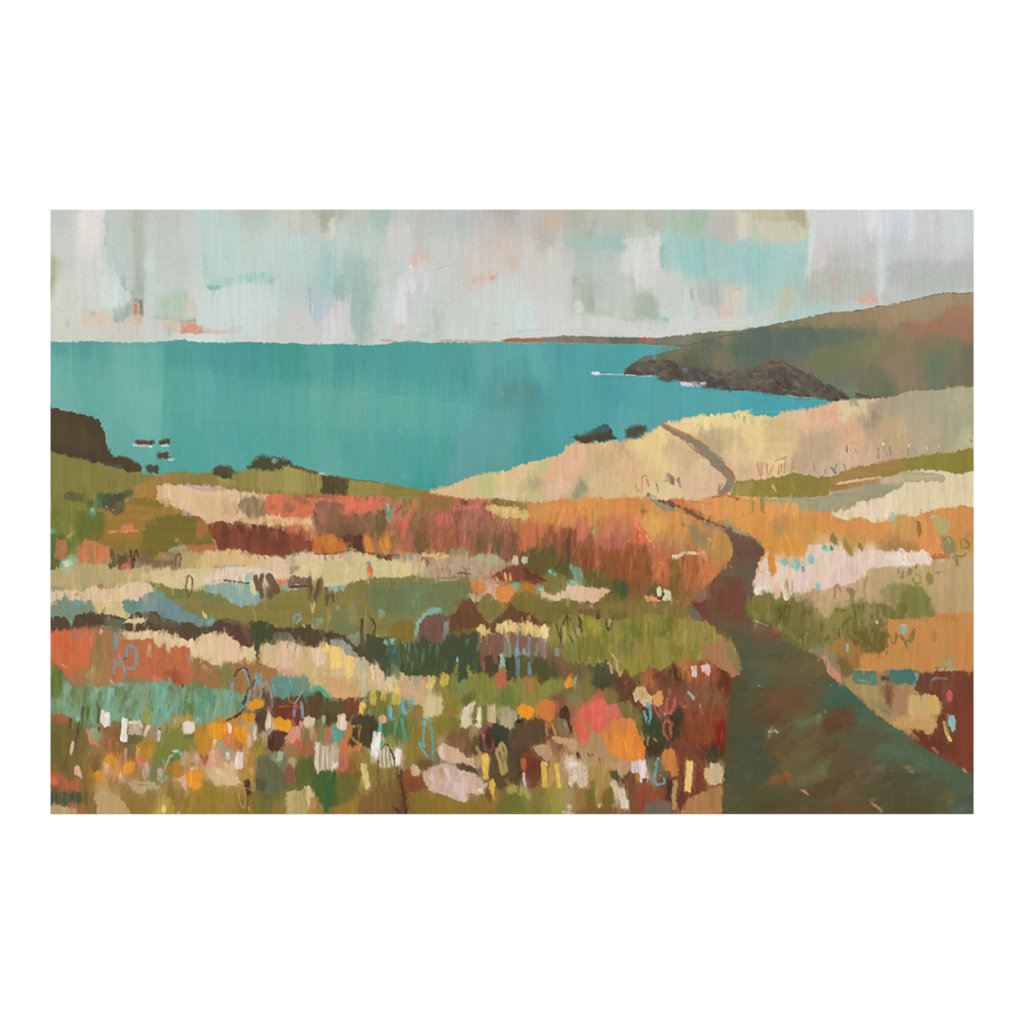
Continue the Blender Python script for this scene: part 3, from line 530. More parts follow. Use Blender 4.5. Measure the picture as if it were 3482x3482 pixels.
# small marks in the far field
BRN = 'c08a5d'
def mark(s, c, w_, label=None, a=.8, dry=.35, name='painted_stem', **k): K(s, c, w_ * .6, soft=1.5, a=a, dry=dry, name=name, label=label, h=.08, **k)
for s_ in ('A4 85 1020 110 1140', 'A4 120 1020 122 1130', 'A4 165 1030 168 1125', 'A4 222 1040 180 1120', 'A4 265 1035 255 1115', 'A4 285 1030 280 1100', 'A4 315 980 305 1110', 'A4 378 1000 365 1090 392 1050'):
    mark(s_, BRN, 9)
K('A4 230 1010 330 975', '5d5a48', 3, a=.6, dry=.4)
mark('A4 550 1030 555 1090', 'bd835c', 10); mark('A4 645 1060 640 1115', '8f8672', 7)
mark('A4 690 1060 735 1115', '6b7b78', 13, 'blue grey slanting mark in the field'); mark('A4 735 1035 720 1080', '7a8680', 9); mark('A4 790 1030 810 1090', '77827b', 9)
mark('A4 825 940 822 880', '6e6a58', 8); mark('A4 840 870 870 855 895 865 895 890', 'a08c70', 4); mark('A4 890 910 910 950', '8b7a64', 6); mark('A4 850 960 870 1020', 'b29a7c', 5)
mark('A4 1080 900 1080 990', '97897c', 14); mark('A4 1170 890 1180 960', '8c857c', 14); mark('A4 1120 900 1140 960', 'a79a86', 9); K('A4 1120 858 1120 880', 'f0e3c8', 6, a=.9)
mark('A4 1150 950 1160 980', '9a8a80', 9); mark('A4 1320 920 1325 960', '99927f', 12); mark('A4 1370 900 1385 950', '9d9887', 12); K('A4 1330 875 1332 900', 'ece2c8', 6, a=.9)
K('A4 1475 890 1480 915', 'dcd3ae', 5, a=.8); K('A4 1575 885 1582 893', 'd8cda8', 6, a=.8); K('A4 1832 830 1848 850', '6d6f50', 4, a=.8)
mark('A3 1020 1130 1025 1260', 'c68f6e', 12, 'faded terracotta upright mark'); mark('A3 965 1200 985 1260 1005 1240', 'c68f6e', 9); mark('A3 1060 1150 1075 1220', 'c08a68', 12)
K('A3 1020 1135 1050 1125 1065 1150', 'c5906f', 8, a=.7, dry=.3)
P('A3 1215 1140 1240 1100 1290 1150 1280 1200 1240 1195', '8f8776', soft=5, rag=5, a=.75); P('A3 1250 1145 1280 1150 1275 1195 1255 1190', '7f5c48', soft=4, a=.8)
mark('A3 1320 1140 1335 1225', '99876f', 13); K('A3 1318 1150 1320 1180', '6e5844', 5, a=.7); K('A3 1200 1170 1260 1170', 'a9ab9a', 9, a=.6, soft=4)
mark('A3 1140 1190 1158 1270', '857764', 7); K('A3 1070 1275 1075 1310', '66716b', 12, a=.8, soft=4); K('A3 1085 1285 1140 1310', '8f9485', 7, a=.6)
mark('A3 1650 1195 1660 1260', '8f7a66', 8); K('A3 1680 1190 1640 1260', '8a7466', 6, a=.6)

# ------------------------------------------------------------------ winding upper path
P('A3 1165 712 1185 690 1250 725 1290 750 1380 790 1470 830 1540 870 1600 930 1680 990 1730 1060 1775 1130 1785 1190 1750 1250 1700 1290 1640 1310 1650 1270 1700 1210 1710 1160 1690 1120 1620 1070 1580 1020 1500 950 1430 870 1350 820 1290 790 1240 755', '8e8268', soft=3, rag=3, st=.03, part=new_part('painted_path', 'narrow grey brown path curving down the sandy field'), h=.12, dirn='h')
K('A3 1190 698 1260 728 1380 782 1460 828 1530 880', 'd0764c', 6, soft=2, a=.85, dry=.25); K('A3 1560 905 1660 990 1720 1050', 'b7a080', 4, a=.6, dry=.3)
K('A3 1190 730 1250 760 1300 800 1360 830 1430 900 1520 962', 'b8664b', 5, soft=2, a=.75, dry=.3); K('A3 1600 1050 1670 1100 1700 1140', 'a8755f', 4, a=.7)
K('A3 1725 1060 1760 1110 1782 1170', 'c06a42', 10, soft=3, a=.85, dry=.2); K('A3 1185 702 1195 720', 'b27d58', 8, a=.8)
K('A3 1230 735 1400 820 1530 900 1640 1000 1710 1090 1745 1170', '8a8068', 14, soft=6, a=.5)
K('A3 1550 970 1620 1050', '847a78', 8, soft=4, a=.5); K('A3 1720 1220 1660 1280', '8b7d70', 22, soft=5, a=.6)

# ------------------------------------------------------------------ left cliff, rocks and bushes at the water's edge
P('A1 20 566 80 580 150 598 230 605 360 640 425 662 442 690 450 720 475 770 490 830 505 900 525 940 550 966 600 968 660 975 700 1000 770 1040 780 1098 700 1100 600 1070 440 1040 240 1000 120 965 20 950', '52422c', soft=3, rag=4, st=.05, part=new_part('painted_cliff', 'square dark brown cliff at the left edge of the bay'), h=.1, mix=('4a3d2e', .1, .6))
K('A1 100 590 200 588 240 600', 'b99e86', 5, a=.7, dry=.3); K('A1 240 605 340 620 400 650', '6e9088', 4, a=.5); K('A1 445 680 470 740 490 830 510 920', '86a396', 5, a=.6, dry=.3)
P('A1 60 700 300 720 400 850 420 960 200 900 60 850', '5a4a30', soft=20, rag=8, a=.6); P('A1 470 1030 600 1040 640 1080 520 1070', '5d6350', soft=8, a=.7)
K('A1 560 970 660 980 740 1020', '7d6658', 6, a=.5, soft=4)
def rock(s, c, label, **k): return P(s, c, soft=3, rag=4, st=.05, h=.1, name='painted_rock', label=label, **k)
K('A1 705 875 740 882', 'cfe0dc', 8, a=.8, soft=4); K('A1 740 882 860 886', 'd9b8a8', 8, a=.8, soft=3, dry=.2); K('A1 840 890 862 888', 'e8ece8', 6, a=.8)
rock('A1 730 845 750 838 870 842 885 862 870 875 740 872', '5e4740', 'long low brown rock in the bay, leftmost of three'); K('A1 735 838 860 838', 'a28580', 4, a=.5)
K('A1 925 882 1000 884', 'd3dcd8', 7, a=.9, soft=3); rock('A1 925 838 960 830 970 818 980 830 1012 830 1012 868 920 878', '524838', 'blocky brown rock in the bay beside the long one')
K('A1 1000 998 1045 995', 'bfe0dc', 8, a=.7, soft=4); K('A1 1000 945 1020 975', 'a5867c', 7, a=.6); rock('A1 908 945 990 940 1008 975 990 990 935 992 905 985', '5e443c', 'small tilted brown rock nearest the shore')
rock('A1 812 1055 830 1043 922 1046 922 1080 912 1112 870 1110 812 1090', '4f4c3e', 'dark rock touching the tip of the green bank')

gb = 'A1 20 935 120 945 250 985 420 1030 560 1065 700 1095 780 1100 850 1110 900 1140 890 1160 800 1180 710 1220 715 1290 640 1340 '
BANK = P(gb + 'B1 700 300 640 500 500 560 200 900 40 930', '847c3c', soft=4, rag=5, st=.05, h=.08, mix=('7f7434', -.1, .7), name='painted_grass_bank', label='olive green slope at the left edge')
P('A1 30 950 200 1000 240 1200 120 1280 30 1200', '827f3a', soft=12, rag=6, vr=8, a=.6); P('A1 450 1050 560 1080 620 1200 480 1150', '8a7c45', soft=9, a=.6); P('A1 160 1020 420 1050 500 1150 420 1300 250 1280', '858139', soft=10, rag=6, vr=9, a=.5)
STR = P('A1 880 1160 960 1120 1080 1098 1250 1105 1380 1100 1500 1092 1620 1082 1720 1072 1932 1078 A2 0 1058 100 1050 180 1075 260 1098 330 1120 400 1130 550 1160 700 1175 860 1188 900 1190 1020 1225 1130 1240 1200 1260 1200 1300 A2 600 1328 0 1328 A1 1300 1290 1000 1200', '93833f', soft=4, rag=6, st=.06, h=.1, mix=('85733a', 0, .6), name='painted_grass_bank', label='olive strip of grass along the shore')
P('A1 950 1130 1100 1098 1380 1100 1390 1200 1200 1200 1080 1160', '8a7a3a', soft=8, rag=5, a=.7); P('A1 1000 1110 1080 1100 1090 1150 980 1190', '9b7c36', soft=8, a=.6)
P('A1 1400 1110 1530 1110 1560 1200 1420 1215', 'a29352', soft=7, rag=5, a=.8); P('A1 1560 1100 1720 1090 1760 1230 1560 1230', '978948', soft=9, a=.6)
P('A1 1720 1090 1932 1080 1932 1250 1740 1240', 'a19150', soft=9, a=.7); P('A2 0 1062 100 1055 160 1080 160 1270 0 1260', 'a49a4f', soft=7, rag=5, a=.85)
P('A2 160 1090 320 1120 320 1290 170 1280', '968847', soft=7, a=.7, st=.1)
for x_ in (180, 215, 250, 290): K('A2 %d 1110 %d 1270' % (x_, x_ + 8), 'a4965a', 7, a=.6, dry=.4)
P('A2 320 1120 410 1125 555 1162 545 1200 530 1300 450 1310 320 1310 318 1230', '574b2a', soft=4, rag=5, a=.95, st=.06, mix=('4d4427', 0), part=new_part('painted_bush', 'dark square bush in the olive shore strip'), h=.1)
P('A2 560 1165 840 1190 840 1260 760 1300 560 1290', '9a8b47', soft=7, rag=4, a=.8, dirn='h', st=.07); P('A2 840 1190 1180 1255 1170 1300 800 1300', '8b7c3a', soft=7, a=.7, dirn='h', st=.07)
K('A2 60 1050 150 1068 240 1095 330 1118', '5a4f2e', 12, a=.8, dry=.3); K('A2 400 1128 560 1160 800 1180', '6c6434', 5, a=.7, dry=.3); K('A2 300 1110 350 1118', 'b4d2d6', 8, a=.8, dry=.3)
def bush(s, label, c='4f4a30', **k): P(s, c, soft=8, rag=8, st=.05, h=.08, name='painted_bush', label=label, mix=('5c5a3c', -.1, .6), **k)
bush('A1 1365 1110 1370 1060 1420 1035 1500 1045 1545 1075 1520 1150 1450 1145', 'small round dark bush on the shore')
bush('A1 1650 1050 1700 985 1760 970 1932 985 A2 20 1000 80 1025 70 1050 0 1060 A1 1932 1080 1800 1080 1720 1070 1650 1070', 'broad dark bush with a pale gap on the shore')
K('A1 1855 1010 1885 1005', '8fb0a6', 20, soft=6, a=.75); K('A1 1680 1000 1730 975', '7d9488', 10, soft=6, a=.5); K('A1 1600 950 1600 985', '7ab0aa', 10, soft=6, a=.4)
bush('A3 445 820 500 795 600 770 640 740 700 700 740 710 790 780 810 830 760 845 710 860 640 850 560 865 510 850 470 835', 'long dark bush above the sandy field, left of two', c='4e4733')
P('A3 610 760 640 735 700 700 750 725 745 770 660 780', '43686e', soft=8, rag=5, a=.8)
bush('A3 885 830 890 760 920 720 990 710 1050 720 1065 770 1040 795 960 815 900 835', 'dark bush beside the top of the path, right of two', c='505040')

